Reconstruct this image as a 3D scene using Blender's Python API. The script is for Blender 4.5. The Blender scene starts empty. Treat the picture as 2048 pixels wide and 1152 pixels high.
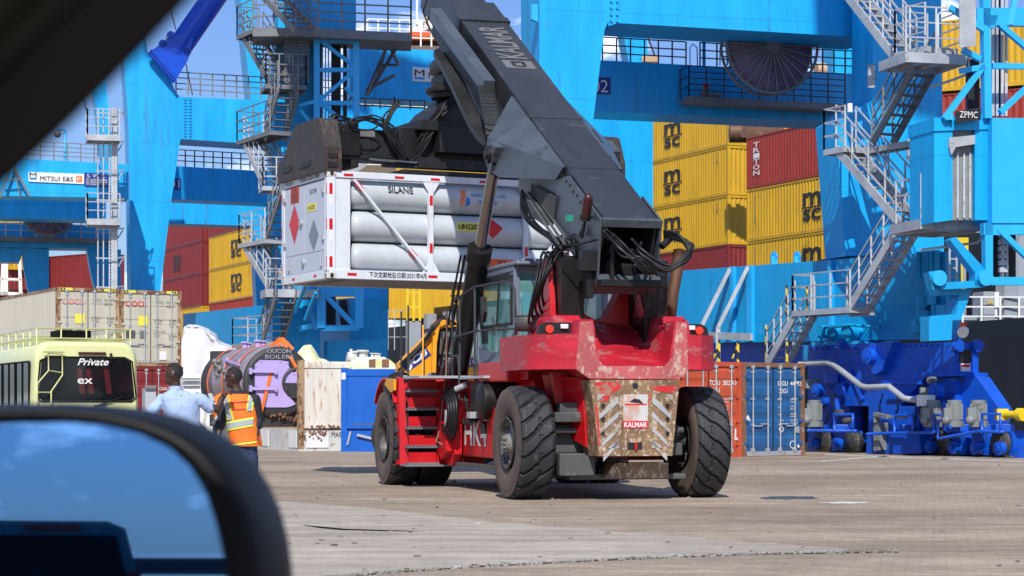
import bpy, math, random
from math import sin, cos, pi, radians
from mathutils import Vector as V, Matrix, noise
random.seed(7)
S = bpy.context.scene
C = S.collection
# ------------------------------------------------------------ camera, sky, sun, exposure
FP, HZ, CX, CH = 4160.0, 816.0, 1024.0, 1.30      # focal length in photo pixels, horizon row, centre column, eye height
cd = bpy.data.cameras.new('camera'); cam = bpy.data.objects.new('camera', cd); C.objects.link(cam)
cam.location = (0, 0, CH); cam.rotation_euler = (pi/2, 0, 0)
cd.sensor_width = 36; cd.lens = 36*FP/2048; cd.shift_y = (HZ-576)/2048
cd.clip_start = .05; cd.clip_end = 3000
cd.dof.use_dof = True; cd.dof.focus_distance = 38; cd.dof.aperture_fstop = 20
S.camera = cam
SUN_EL, SUN_AZ = radians(44), radians(-3)         # sun high behind the camera
w = bpy.data.worlds.new("World"); S.world = w; w.use_nodes = True
nt = w.node_tree; N = nt.nodes; L = nt.links
bg = N['Background']; bg.inputs['Strength'].default_value = .095
sky = N.new('ShaderNodeTexSky'); sky.sky_type = 'NISHITA'; sky.sun_disc = False
sky.sun_elevation = SUN_EL; sky.sun_rotation = pi + SUN_AZ
sky.air_density = 1.25; sky.dust_density = .6; sky.ozone_density = 2.2
tc = N.new('ShaderNodeTexCoord'); mp = N.new('ShaderNodeMapping'); mp.inputs['Scale'].default_value = (1, 1, 2.2)
n1 = N.new('ShaderNodeTexNoise'); n1.inputs['Scale'].default_value = 19; n1.inputs['Detail'].default_value = 7; n1.inputs['Roughness'].default_value = .55
cr = N.new('ShaderNodeValToRGB'); cr.color_ramp.elements[0].position = .53; cr.color_ramp.elements[1].position = .66
mx = N.new('ShaderNodeMixRGB'); mx.inputs['Color2'].default_value = (19.0, 19.4, 20.6, 1)
ml = N.new('ShaderNodeMath'); ml.operation = 'MULTIPLY'; ml.inputs[1].default_value = .75
L.new(tc.outputs['Generated'], mp.inputs['Vector']); L.new(mp.outputs[0], n1.inputs['Vector']); L.new(n1.outputs['Fac'], cr.inputs['Fac'])
L.new(cr.outputs['Color'], ml.inputs[0]); L.new(ml.outputs[0], mx.inputs['Fac'])
tn = N.new('ShaderNodeMixRGB'); tn.blend_type = 'MULTIPLY'; tn.inputs['Fac'].default_value = 1; tn.inputs['Color2'].default_value = (.66, .86, 1.38, 1)
L.new(sky.outputs['Color'], tn.inputs['Color1']); L.new(tn.outputs['Color'], mx.inputs['Color1'])
L.new(mx.outputs['Color'], bg.inputs['Color'])
sd = bpy.data.lights.new('sun', 'SUN'); sd.energy = 5.0; sd.angle = radians(.53); sd.color = (1, .955, .88)
sun = bpy.data.objects.new('sun', sd); C.objects.link(sun)
sun.rotation_euler = (pi/2 - SUN_EL, 0, SUN_AZ)
S.view_settings.view_transform = 'Standard'; S.view_settings.look = 'None'; S.view_settings.gamma = 1
S.view_settings.exposure = 0.0; S.view_settings.use_curve_mapping = False
S.cycles.max_bounces = 6; S.cycles.diffuse_bounces = 3; S.cycles.glossy_bounces = 3; S.cycles.transmission_bounces = 4
S.cycles.transparent_max_bounces = 8; S.cycles.caustics_reflective = False; S.cycles.caustics_refractive = False

# ------------------------------------------------------------ materials
def lin(c): return tuple((x/12.92 if x <= .04045 else ((x+.055)/1.055)**2.4) for x in c)
def mat(name, col, rough=.5, metal=0, var=.12, wear=None, wamt=.5, wscale=3, stretch=(1,1,1), bump=0, bscale=30, spec=.5, coat=0, rvar=.15, seams=None, streak=None):
    """col linear rgb; wear = second colour showing through where noise is high; stretch scales the noise space"""
    m = bpy.data.materials.new(name); m.use_nodes = True
    nt = m.node_tree; N = nt.nodes; L = nt.links; b = N['Principled BSDF']
    b.inputs['Roughness'].default_value = rough; b.inputs['Metallic'].default_value = metal
    b.inputs['Specular IOR Level'].default_value = spec; b.inputs['Coat Weight'].default_value = coat
    tc = N.new('ShaderNodeTexCoord'); mp = N.new('ShaderNodeMapping'); mp.inputs['Scale'].default_value = stretch
    L.new(tc.outputs['Object'], mp.inputs['Vector'])
    n = N.new('ShaderNodeTexNoise'); n.inputs['Scale'].default_value = 1.3; n.inputs['Detail'].default_value = 8; n.inputs['Roughness'].default_value = .62
    L.new(mp.outputs[0], n.inputs['Vector'])
    r = N.new('ShaderNodeMapRange'); r.inputs[1].default_value = .3; r.inputs[2].default_value = .7
    r.inputs[3].default_value = 1-var; r.inputs[4].default_value = 1+var; L.new(n.outputs['Fac'], r.inputs[0])
    mu = N.new('ShaderNodeMixRGB'); mu.blend_type = 'MULTIPLY'; mu.inputs['Fac'].default_value = 1
    mu.inputs['Color1'].default_value = (*col, 1); L.new(r.outputs[0], mu.inputs['Color2'])
    out = mu.outputs['Color']
    rr = N.new('ShaderNodeMapRange'); rr.inputs[3].default_value = max(0, rough-rvar); rr.inputs[4].default_value = min(1, rough+rvar)
    L.new(n.outputs['Fac'], rr.inputs[0]); L.new(rr.outputs[0], b.inputs['Roughness'])
    if wear:
        n2 = N.new('ShaderNodeTexNoise'); n2.inputs['Scale'].default_value = wscale; n2.inputs['Detail'].default_value = 10; n2.inputs['Roughness'].default_value = .7
        L.new(mp.outputs[0], n2.inputs['Vector'])
        cr = N.new('ShaderNodeValToRGB'); p = .5 + (.5-wamt)*.5
        cr.color_ramp.elements[0].position = max(0, p-.03); cr.color_ramp.elements[1].position = min(1, p+.06)
        L.new(n2.outputs['Fac'], cr.inputs['Fac'])
        mx = N.new('ShaderNodeMixRGB'); L.new(cr.outputs['Color'], mx.inputs['Fac']); L.new(out, mx.inputs['Color1'])
        mx.inputs['Color2'].default_value = (*wear, 1); out = mx.outputs['Color']
    if streak:
        m2 = N.new('ShaderNodeMapping'); m2.inputs['Scale'].default_value = (streak[1], streak[1], streak[1]*.07); L.new(tc.outputs['Object'], m2.inputs['Vector'])
        n5 = N.new('ShaderNodeTexNoise'); n5.inputs['Scale'].default_value = 1; n5.inputs['Detail'].default_value = 6; n5.inputs['Roughness'].default_value = .6; L.new(m2.outputs[0], n5.inputs['Vector'])
        c5 = N.new('ShaderNodeValToRGB'); c5.color_ramp.elements[0].position = .60; c5.color_ramp.elements[1].position = .72; L.new(n5.outputs['Fac'], c5.inputs['Fac'])
        f5 = N.new('ShaderNodeMath'); f5.operation = 'MULTIPLY'; f5.inputs[1].default_value = streak[2]; L.new(c5.outputs['Color'], f5.inputs[0])
        x5 = N.new('ShaderNodeMixRGB'); L.new(f5.outputs[0], x5.inputs['Fac']); L.new(out, x5.inputs['Color1']); x5.inputs['Color2'].default_value = (*streak[0], 1); out = x5.outputs['Color']
    if seams:
        sp = N.new('ShaderNodeSeparateXYZ'); cb = N.new('ShaderNodeCombineXYZ'); ad = N.new('ShaderNodeMath'); ad.operation = 'ADD'; L.new(tc.outputs['Object'], sp.inputs[0]); L.new(sp.outputs[0], ad.inputs[0]); L.new(sp.outputs[1], ad.inputs[1]); L.new(ad.outputs[0], cb.inputs[0]); L.new(sp.outputs[2], cb.inputs[1])
        br = N.new('ShaderNodeTexBrick'); br.inputs['Scale'].default_value = 1; br.inputs['Brick Width'].default_value = seams[0]; br.inputs['Row Height'].default_value = seams[1]; br.inputs['Mortar Size'].default_value = .018; br.inputs['Mortar Smooth'].default_value = .5
        br.inputs['Color1'].default_value = (1, 1, 1, 1); br.inputs['Color2'].default_value = (.94, .95, .96, 1); br.inputs['Mortar'].default_value = (.72, .74, .76, 1); L.new(cb.outputs[0], br.inputs['Vector'])
        x6 = N.new('ShaderNodeMixRGB'); x6.blend_type = 'MULTIPLY'; x6.inputs['Fac'].default_value = 1; L.new(out, x6.inputs['Color1']); L.new(br.outputs['Color'], x6.inputs['Color2']); out = x6.outputs['Color']
    L.new(out, b.inputs['Base Color'])
    if bump:
        n3 = N.new('ShaderNodeTexNoise'); n3.inputs['Scale'].default_value = bscale; n3.inputs['Detail'].default_value = 5
        L.new(tc.outputs['Object'], n3.inputs['Vector'])
        bp = N.new('ShaderNodeBump'); bp.inputs['Strength'].default_value = bump; bp.inputs['Distance'].default_value = .02
        L.new(n3.outputs['Fac'], bp.inputs['Height']); L.new(bp.outputs[0], b.inputs['Normal'])
    return m
def glass(name, col, alpha, rough=.05):
    m = bpy.data.materials.new(name); m.use_nodes = True; b = m.node_tree.nodes['Principled BSDF']
    b.inputs['Base Color'].default_value = (*col, 1); b.inputs['Roughness'].default_value = rough; b.inputs['Alpha'].default_value = alpha
    b.inputs['Specular IOR Level'].default_value = .8
    return m
M = {}
RUST = (.16, .06, .025)
M['cyan'] = mat('crane_cyan_paint', (.001, .37, .78), .42, var=.14, wear=(.01, .25, .58), wamt=.28, wscale=2.2, stretch=(1.6, 1.6, .22), seams=(3.2, 2.6), streak=((.06, .17, .28), 2.6, .5))
M['cyan_clean'] = mat('crane_cyan_paint_clean', (.02, .40, .82), .42, var=.06)
M['sill'] = mat('sill_blue_paint', (.002, .33, .66), .45, var=.12, wear=(.12, .44, .66), wamt=.18, wscale=2.5, stretch=(1, 1, .6), seams=(2.4, 2.0), streak=((.06, .16, .24), 3, .5))
M['cyan_shade'] = mat('cyan_shade_paint', (.002, .15, .50), .45, var=.10)  # crane cyan with shade put into the colour; unused
M['royal'] = mat('royal_blue_paint', (.006, .088, .56), .35, var=.2, wear=(.03, .05, .14), wamt=.2, wscale=3, streak=((.03, .06, .2), 4, .6))
M['strut'] = mat('strut_blue_paint', (.004, .062, .50), .25, var=.08, streak=((.01, .03, .2), 4, .4))
M['galv'] = mat('galvanised_steel', (.42, .44, .46), .5, metal=.25, var=.2, wear=(.22, .20, .18), wamt=.25, wscale=4)
M['galv_dark'] = mat('weathered_steel', (.16, .17, .18), .6, metal=.2, var=.2)
M['wire'] = mat('dark_wire', (.03, .03, .035), .6)
M['boom'] = mat('boom_grey_paint', (.027, .030, .035), .45, var=.35, wear=(.020, .020, .021), wamt=.32, wscale=2.2, stretch=(1, .3, 1), streak=((.10, .10, .105), 3.5, .4))
M['gusset'] = mat('gusset_grey_paint', (.062, .075, .090), .38, var=.25, wear=(.03, .032, .035), wamt=.32, wscale=2.5, streak=((.13, .14, .15), 4, .3))
M['black'] = mat('black_paint', (.012, .012, .013), .5, var=.35, wear=(.04, .037, .034), wamt=.26, wscale=5, spec=.35, streak=((.07, .07, .07), 6, .35))
M['grease'] = mat('greasy_black_steel', (.009, .008, .008), .45, var=.4, wear=(.06, .04, .025), wamt=.18, wscale=6, spec=.35)
M['hose'] = mat('hose_rubber', (.007, .007, .008), .45, spec=.35)
M['chrome'] = mat('chrome_rod', (.30, .29, .28), .16, metal=1, var=.1, rvar=.05)
M['rustplate'] = mat('rusty_end_beam', (.032, .025, .022), .55, var=.5, wear=(.085, .05, .035), wamt=.36, wscale=9, bump=.4, stretch=(1, 1, .5), streak=((.25, .23, .21), 9, .5))
M['red'] = mat('machine_red_paint', (.52, .006, .012), .38, var=.14, wear=(.22, .02, .02), wamt=.2, wscale=2.5)
M['cw'] = mat('faded_red_cast_iron', (.43, .012, .028), .45, var=.3, wear=(.36, .12, .12), wamt=.34, wscale=3.2, stretch=(.45, .6, 2.4), bump=.35, bscale=16, streak=((.17, .04, .045), 7, .5))
M['cwscrape'] = mat('scraped_red_cast_iron', (.40, .085, .085), .5, var=.35, wear=(.50, .34, .28), wamt=.40, wscale=9, stretch=(1.2, 1, .8), bump=.35, bscale=24, streak=((.10, .06, .05), 9, .6))
M['plate'] = mat('scraped_tail_plate', (.21, .13, .065), .42, metal=.1, var=.5, wear=(.56, .42, .31), wamt=.42, wscale=11, stretch=(1.1, 1, .8), bump=.35, streak=((.06, .035, .02), 11, .8))
M['platered'] = mat('tail_plate_red', (.5, .015, .02), .5, var=.2, wear=(.28, .18, .11), wamt=.45, wscale=7)
M['rubber'] = mat('tyre_rubber', (.024, .025, .028), .66, var=.35, wear=(.085, .078, .068), wamt=.24, wscale=7, bump=.3, bscale=25)
M['sidewall'] = mat('dusty_sidewall', (.100, .072, .060), .85, var=.3, wear=(.04, .036, .034), wamt=.30, wscale=4)
M['rim'] = mat('rim_steel', (.05, .05, .05), .5, metal=.3, var=.3, wear=(.14, .12, .10), wamt=.4, wscale=8)
M['hub'] = mat('dusty_hub_casting', (.22, .21, .19), .6, metal=.2, var=.35, wear=(.08, .07, .06), wamt=.4, wscale=14, bump=.3)
M['axle'] = mat('axle_grey', (.07, .072, .072), .6, var=.35, wear=(.14, .13, .11), wamt=.3, wscale=4)
M['cabgrey'] = mat('cab_grey_paint', (.16, .19, .24), .35, var=.06)
M['tealglass'] = glass('teal_tinted_glass', (.16, .46, .44), .30)
M['darkglass'] = glass('dark_window_glass', (.012, .016, .02), .93)
M['white'] = mat('white_frame_paint', (.64, .68, .73), .4, var=.08, wear=(.42, .38, .34), wamt=.2, wscale=7, streak=((.34, .27, .20), 7, .4))
M['tank'] = mat('cylinder_grey_paint', (.47, .51, .54), .30, var=.10, coat=.3, wear=(.38, .41, .43), wamt=.22, wscale=1.6, streak=((.3, .29, .27), 3, .3))
M['endpanel'] = mat('end_panel_grey', (.48, .52, .60), .4, var=.05)
M['redtape'] = mat('reflective_red', (.55, .004, .01), .4, var=.05)
M['whitetape'] = mat('reflective_white', (.75, .75, .75), .4, var=.05)
M['ink'] = mat('black_lettering', (.012, .012, .015), .5, var=.05)
M['inkgrey'] = mat('grey_lettering', (.16, .16, .16), .6, var=.1)
M['yellow'] = mat('container_yellow', (.58, .335, .010), .5, var=.14, wear=(.38, .22, .03), wamt=.25, wscale=2.5, stretch=(1, 1, .4), streak=((.22, .11, .03), 5, .6))
M['maroon'] = mat('container_maroon', (.20, .018, .018), .5, var=.12, wear=(.14, .03, .02), wamt=.25, wscale=2.5, stretch=(1, 1, .4))
M['redcont'] = mat('container_red', (.30, .032, .018), .5, var=.12, wear=(.2, .04, .03), wamt=.2, wscale=2.5, stretch=(1, 1, .4))
M['cream'] = mat('container_cream', (.50, .47, .38), .5, var=.1, wear=(.38, .27, .16), wamt=.2, wscale=2.6, stretch=(2, 2, .25))
M['creamrust'] = mat('rusty_container_post', (.36, .25, .14), .7, var=.2, wear=RUST, wamt=.5, wscale=3)
M['orange'] = mat('container_orange_red', (.50, .085, .035), .5, var=.14, wear=(.34, .05, .03), wamt=.2, wscale=3, stretch=(1, 1, .4))
M['blue'] = mat('container_blue', (.02, .105, .27), .45, var=.15, wear=(.05, .13, .26), wamt=.25, wscale=3, stretch=(1, 1, .4))
M['rustframe'] = mat('rusty_frame', (.22, .10, .055), .7, var=.25, wear=(.25, .24, .22), wamt=.35, wscale=5)
M['brightblue'] = mat('flat_rack_blue', (.003, .10, .46), .4, var=.1, wear=(.01, .05, .22), wamt=.12, wscale=4)
M['rustywhite'] = mat('rust_streaked_white', (.66, .62, .54), .6, var=.1, wear=(.42, .17, .05), wamt=.33, wscale=3, stretch=(2.2, 2.2, .35))
M['dirtywhite'] = mat('dirty_white_steel', (.56, .56, .53), .6, var=.12, wear=(.32, .22, .13), wamt=.3, wscale=3)
M['lilac'] = mat('lilac_paint', (.46, .36, .68), .55, var=.06, wear=(.35, .27, .5), wamt=.2)
M['lilacwrap'] = mat('cloudy_plastic_wrap', (.30, .24, .30), .3, var=.35, wear=(.22, .20, .20), wamt=.55, wscale=6, stretch=(1, 1, 2), bump=.5, bscale=8)
M['charcoal'] = mat('charcoal_steel', (.035, .033, .035), .6, var=.2)
M['strap'] = mat('orange_strap', (.85, .16, .01), .6, var=.08)
M['tarp'] = mat('white_tarpaulin', (.62, .62, .64), .5, var=.05, bump=.8, bscale=4)
M['yellowwrap'] = mat('pale_yellow_wrap', (.72, .72, .30), .35, var=.2, wear=(.82, .82, .66), wamt=.5, wscale=3, bump=.6, bscale=5)
M['yellowbright'] = mat('bright_yellow', (.72, .52, .01), .5, var=.1)
M['jcb'] = mat('digger_yellow', (.78, .33, .012), .42, var=.1)
M['bus'] = mat('cream_bus_paint', (.66, .68, .33), .22, var=.03, coat=.4, rvar=.05)
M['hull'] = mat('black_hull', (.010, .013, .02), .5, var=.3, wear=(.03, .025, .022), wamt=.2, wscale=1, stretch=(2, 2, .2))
M['shipgrey'] = mat('ship_grey', (.30, .33, .36), .5, var=.1)
M['shipwhite'] = mat('ship_white', (.78, .74, .66), .5, var=.05)
M['shiporange'] = mat('ship_orange', (.80, .11, .02), .5, var=.05)
M['signwhite'] = mat('sign_white', (.74, .74, .72), .5, var=.04)
M['signblue'] = mat('sign_blue', (.01, .03, .22), .5, var=.04)
M['motor'] = mat('motor_grey', (.20, .22, .22), .5, var=.2, wear=(.10, .09, .08), wamt=.3, wscale=7)
M['reelcable'] = mat('reel_cable_purple', (.12, .09, .15), .6, var=.3, wear=(.17, .13, .18), wamt=.4, wscale=6)
M['skin'] = mat('dark_skin', (.055, .024, .014), .42, var=.12, rvar=.1)
M['hair'] = mat('black_hair', (.008, .007, .007), .8)
M['shirt'] = mat('light_blue_cotton', (.33, .43, .64), .85, var=.10, bump=.8, bscale=12)
M['vest'] = mat('orange_mesh_vest', (.80, .17, .012), .75, var=.14, bump=.9, bscale=14)
M['lime'] = mat('lime_trim', (.72, .86, .10), .6, var=.05)
M['silver'] = mat('silver_reflective', (.38, .42, .42), .5, var=.15)
M['jeans'] = mat('navy_denim', (.018, .030, .075), .8, var=.4, wear=(.05, .08, .16), wamt=.4, wscale=7, bump=.5, bscale=10)
M['darkcloth'] = mat('dark_cloth', (.012, .012, .018), .8, var=.2)
M['copper'] = mat('reddish_rope', (.25, .13, .10), .7)
M['rustpipe'] = mat('rusty_exhaust', (.12, .06, .035), .6, metal=.4, var=.5, wear=(.3, .22, .18), wamt=.3, wscale=6)
M['lampred'] = mat('red_lamp_lens', (.75, .03, .005), .2, var=.02, coat=.5)
M['lampwhite'] = mat('clear_lamp_lens', (.72, .72, .70), .15, var=.05, coat=.5)
M['tan'] = mat('tan_plastic', (.45, .30, .17), .6)
M['hazorange'] = mat('hazard_orange', (.78, .10, .01), .45, var=.05)
M['hazyellow'] = mat('hazard_yellow', (.75, .68, .08), .45, var=.05)
M['logoblue'] = mat('logo_blue', (.02, .22, .60), .45, var=.02)
M['logoorange'] = mat('logo_orange', (.85, .20, .06), .45, var=.02)
M['logored'] = mat('logo_red', (.62, .01, .03), .5, var=.05)
M['logopink'] = mat('faded_logo_pink', (.68, .22, .20), .5, var=.1)
M['letterwhite'] = mat('white_lettering', (.72, .72, .70), .5, var=.05)
M['decal'] = mat('worn_grey_decal', (.145, .145, .14), .5, var=.15)
M['interior'] = mat('dark_interior_trim', (.003, .003, .003), .7, spec=.1)
M['trimolive'] = mat('olive_trim', (.035, .033, .026), .7, spec=.15)
M['bluetint'] = mat('light_blue_panel', (.22, .52, .86), .35, var=.04)

def hazard_mat():
    m = bpy.data.materials.new('yellow_black_stripes'); m.use_nodes = True; nt = m.node_tree; b = nt.nodes['Principled BSDF']
    tc = nt.nodes.new('ShaderNodeTexCoord'); wv = nt.nodes.new('ShaderNodeTexWave'); wv.bands_direction = 'DIAGONAL'
    wv.inputs['Scale'].default_value = 1.3; cr = nt.nodes.new('ShaderNodeValToRGB'); cr.color_ramp.interpolation = 'CONSTANT'
    cr.color_ramp.elements[0].color = (.01, .01, .01, 1); cr.color_ramp.elements[1].color = (.72, .5, .01, 1); cr.color_ramp.elements[1].position = .5
    nt.links.new(tc.outputs['Object'], wv.inputs['Vector']); nt.links.new(wv.outputs['Color'], cr.inputs['Fac']); nt.links.new(cr.outputs['Color'], b.inputs['Base Color'])
    return m
M['hazard'] = hazard_mat()

# ------------------------------------------------------------ mesh builder
def txt(body, bold=0.0, spacing=1.0, shear=0.0, _c={}):
    k = (body, bold, spacing, shear)
    if k in _c: return _c[k]
    cu = bpy.data.curves.new('t', 'FONT'); cu.body = body; cu.size = 1; cu.offset = bold; cu.space_character = spacing; cu.shear = shear
    cu.resolution_u = 3
    o = bpy.data.objects.new('t', cu); C.objects.link(o)
    me = bpy.data.meshes.new_from_object(o.evaluated_get(bpy.context.evaluated_depsgraph_get()))
    vs = [(v.co.x, v.co.y) for v in me.vertices]; fs = [tuple(p.vertices) for p in me.polygons]
    bpy.data.objects.remove(o); bpy.data.meshes.remove(me); bpy.data.curves.remove(cu)
    if vs:
        x0 = min(v[0] for v in vs); x1 = max(v[0] for v in vs); y0 = min(v[1] for v in vs); y1 = max(v[1] for v in vs)
    else: x0 = x1 = y0 = y1 = 0
    _c[k] = (vs, fs, x0, x1, y0, y1); return _c[k]

class MB:
    def __init__(s): s.v = []; s.f = []; s.sm = []
    def add(s, vs, fs, smooth=False):
        o = len(s.v); s.v += [tuple(v) for v in vs]; s.f += [tuple(i+o for i in f) for f in fs]; s.sm += [smooth]*len(fs); return s
    def box(s, c, sz, R=None):
        a, b, d = sz[0]/2, sz[1]/2, sz[2]/2
        vs = [V((x, y, z)) for z in (-d, d) for x, y in ((-a, -b), (a, -b), (a, b), (-a, b))]
        if R is not None: vs = [R @ v for v in vs]
        c = V(c); vs = [v+c for v in vs]
        return s.add(vs, [(3, 2, 1, 0), (4, 5, 6, 7), (0, 1, 5, 4), (1, 2, 6, 5), (2, 3, 7, 6), (3, 0, 4, 7)])
    def rng(s, x0, x1, y0, y1, z0, z1): return s.box(((x0+x1)/2, (y0+y1)/2, (z0+z1)/2), (abs(x1-x0), abs(y1-y0), abs(z1-z0)))
    def bar(s, p, q, w, h=None, up=(0, 0, 1)):
        h = h or w; p, q = V(p), V(q); d = (q-p)
        if d.length < 1e-6: return s
        d.normalize(); u = V(up)
        if abs(d.dot(u)) > .98: u = V((0, 1, 0))
        a = d.cross(u).normalized(); b = a.cross(d)
        vs = [c + a*i*w/2 + b*j*h/2 for c in (p, q) for i, j in ((-1, -1), (1, -1), (1, 1), (-1, 1))]
        return s.add(vs, [(3, 2, 1, 0), (4, 5, 6, 7), (0, 1, 5, 4), (1, 2, 6, 5), (2, 3, 7, 6), (3, 0, 4, 7)])
    def cyl(s, p, q, r, r2=None, n=20, cap=True):
        r2 = r if r2 is None else r2; p, q = V(p), V(q); d = (q-p).normalized()
        u = V((0, 0, 1)) if abs(d.z) < .9 else V((1, 0, 0)); a = d.cross(u).normalized(); b = a.cross(d)
        ring = lambda c, r: [c + a*cos(2*pi*i/n)*r + b*sin(2*pi*i/n)*r for i in range(n)]
        s.add(ring(p, r)+ring(q, r2), [(i, (i+1) % n, n+(i+1) % n, n+i) for i in range(n)], True)
        if cap: s.add(ring(p, r), [tuple(range(n))][::-1]); s.add(ring(q, r2), [tuple(range(n))])
        return s
    def tube(s, pts, r, n=6, cap=True):
        pts = [V(p) for p in pts]; prev = None; rings = []
        for i, p in enumerate(pts):
            d = (pts[min(i+1, len(pts)-1)] - pts[max(i-1, 0)]).normalized()
            if prev is None:
                u = V((0, 0, 1)) if abs(d.z) < .9 else V((1, 0, 0)); a = d.cross(u).normalized()
            else: a = (prev - d*prev.dot(d)).normalized()
            prev = a; b = d.cross(a); rr = r[i] if isinstance(r, (list, tuple)) else r
            rings += [p + a*cos(2*pi*k/n)*rr + b*sin(2*pi*k/n)*rr for k in range(n)]
        fs = [(i*n+k, i*n+(k+1) % n, (i+1)*n+(k+1) % n, (i+1)*n+k) for i in range(len(pts)-1) for k in range(n)]
        if cap: fs += [tuple(range(n)), tuple(range((len(pts)-1)*n, len(pts)*n))]
        return s.add(rings, fs, True)
    def sag(s, p, q, drop, r, n=6, k=10):
        p, q = V(p), V(q); return s.tube([p.lerp(q, t/k) - V((0, 0, drop*4*(t/k)*(1-t/k))) for t in range(k+1)], r, n)
    def prism(s, poly, vec):
        poly = [V(p) for p in poly]; vec = V(vec); n = len(poly)
        s.add(poly, [tuple(range(n))]); s.add([p+vec for p in poly], [tuple(range(n))[::-1]])
        for i in range(n):
            j = (i+1) % n; s.add([poly[i], poly[j], poly[j]+vec, poly[i]+vec], [(0, 1, 2, 3)])
        return s
    def lathe(s, prof, o, ax, n=48, smooth=True):
        """prof: (distance along axis, radius)"""
        o = V(o); d = V(ax).normalized(); u = V((0, 0, 1)) if abs(d.z) < .9 else V((1, 0, 0)); a = d.cross(u).normalized(); b = a.cross(d)
        vs = [o + d*t + (a*cos(2*pi*i/n) + b*sin(2*pi*i/n))*r for t, r in prof for i in range(n)]
        fs = [(j*n+i, j*n+(i+1) % n, (j+1)*n+(i+1) % n, (j+1)*n+i) for j in range(len(prof)-1) for i in range(n)]
        return s.add(vs, fs, smooth)
    def sph(s, c, r, n=12, sc=(1, 1, 1)):
        c = V(c); vs = []; fs = []
        for j in range(n//2+1):
            t = pi*j/(n//2)
            for i in range(n): vs.append(c + V((sin(t)*cos(2*pi*i/n)*r*sc[0], sin(t)*sin(2*pi*i/n)*r*sc[1], cos(t)*r*sc[2])))
        for j in range(n//2):
            for i in range(n): fs.append((j*n+i, (j+1)*n+i, (j+1)*n+(i+1) % n, j*n+(i+1) % n))
        return s.add(vs, fs, True)
    def text(s, body, o, xd, yd, h, align='L', wd=None, bold=.0, off=.004, shear=0, spacing=1.0):
        """flat lettering; h = height of the drawn glyphs, wd = total width if given"""
        vs, fs, x0, x1, y0, y1 = txt(body, bold, spacing, shear)
        if not vs: return s
        xd, yd = V(xd).normalized(), V(yd).normalized(); nn = xd.cross(yd); o = V(o) + nn*off
        k = h/(y1-y0); kx = k if wd is None else wd/(x1-x0); W = (x1-x0)*kx
        sh = {'L': 0, 'C': -W/2, 'R': -W}[align]
        return s.add([o + xd*((x-x0)*kx+sh) + yd*((y-y0)*k) for x, y in vs], fs)
    def build(s, name, m, parent=None, bevel=0, wspace=True, **tags):
        parts = s.clusters() if parent is not None and name not in NOSPLIT else None
        if parts:
            m = M[m] if isinstance(m, str) else m; os_ = [q.build1(name, m, parent, bevel, wspace, **tags) for q in parts]
            return os_[0]
        return s.build1(name, m, parent, bevel, wspace, **tags)
    def clusters(s, gap=.03, most=40):
        """pieces that do not touch, largest first; None when it is one piece (or far too many)"""
        n = len(s.v)
        if n > 30000: return None
        p = list(range(n))
        def find(i):
            while p[i] != i: p[i] = p[p[i]]; i = p[i]
            return i
        for f in s.f:
            a = find(f[0])
            for i in f[1:]:
                c = find(i)
                if c != a: p[c] = a
        bb = {}
        for i, v in enumerate(s.v):
            k = find(i); q = bb.get(k)
            if q is None: bb[k] = [v[0], v[1], v[2], v[0], v[1], v[2]]
            else:
                for j in range(3):
                    if v[j] < q[j]: q[j] = v[j]
                    if v[j] > q[j+3]: q[j+3] = v[j]
        ks = list(bb); 
        if len(ks) > 900: return None
        gp_ = {k: k for k in ks}
        def gf_(k):
            while gp_[k] != k: k = gp_[k]
            return k
        for i, a in enumerate(ks):
            A = bb[a]
            for c in ks[i+1:]:
                B_ = bb[c]
                if all(A[j]-gap <= B_[j+3] and B_[j]-gap <= A[j+3] for j in range(3)):
                    x, y = gf_(a), gf_(c)
                    if x != y: gp_[y] = x
        root = {k: gf_(k) for k in ks}; gs = set(root.values())
        if not 1 < len(gs) <= most: return None
        out = {g: MB() for g in gs}; mp = {}
        for i, v in enumerate(s.v):
            g = root[find(i)]; mp[i] = len(out[g].v); out[g].v.append(v)
        for f, sm in zip(s.f, s.sm):
            g = root[find(f[0])]; out[g].f.append(tuple(mp[i] for i in f)); out[g].sm.append(sm)
        return sorted(out.values(), key=lambda q: -len(q.v))
    def build1(s, name, m, parent=None, bevel=0, wspace=True, **tags):
        me = bpy.data.meshes.new(name); vs = s.v
        if parent is not None and wspace and 'M' in G.get(parent.name, {}): 
            im = G[parent.name]['M']; vs = [im @ V(v) for v in vs]
        me.from_pydata([tuple(v) for v in vs], [], s.f); me.polygons.foreach_set('use_smooth', s.sm); me.update()
        me.materials.append(M[m] if isinstance(m, str) else m)
        o = bpy.data.objects.new(name, me); C.objects.link(o)
        if parent is not None: o.parent = parent
        if bevel:
            b = o.modifiers.new('bevel', 'BEVEL'); b.width = bevel; b.segments = 2; b.limit_method = 'ANGLE'; b.angle_limit = radians(40); b.harden_normals = False
        for k, v in tags.items(): o[k] = v
        if parent is not None and parent.name in G: G[o.name] = G[parent.name]
        return o
G = {}
NOSPLIT = {'lettering', 'label_lettering', 'plate_lettering', 'logo_lettering', 'bolt', 'grille', 'grip', 'emblem', 'logo', 'edge_stripe', 'energy_chain', 'gusset_bolt', 'side_wall', 'end_wall'}
def thing(name, label, cat, loc=(0, 0, 0), rz=0, group=None, world=False):
    """an Empty at the thing's base; world=True: its parts are written in world coordinates and moved into the Empty's frame"""
    o = bpy.data.objects.new(name, None); C.objects.link(o); o.location = loc; o.rotation_euler = (0, 0, rz)
    o.empty_display_size = .3
    o['label'] = label; o['category'] = cat
    if group: o['group'] = group
    if world: G[o.name] = {'M': (Matrix.Translation(V(loc)) @ Matrix.Rotation(rz, 4, 'Z')).inverted()}
    return o
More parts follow.
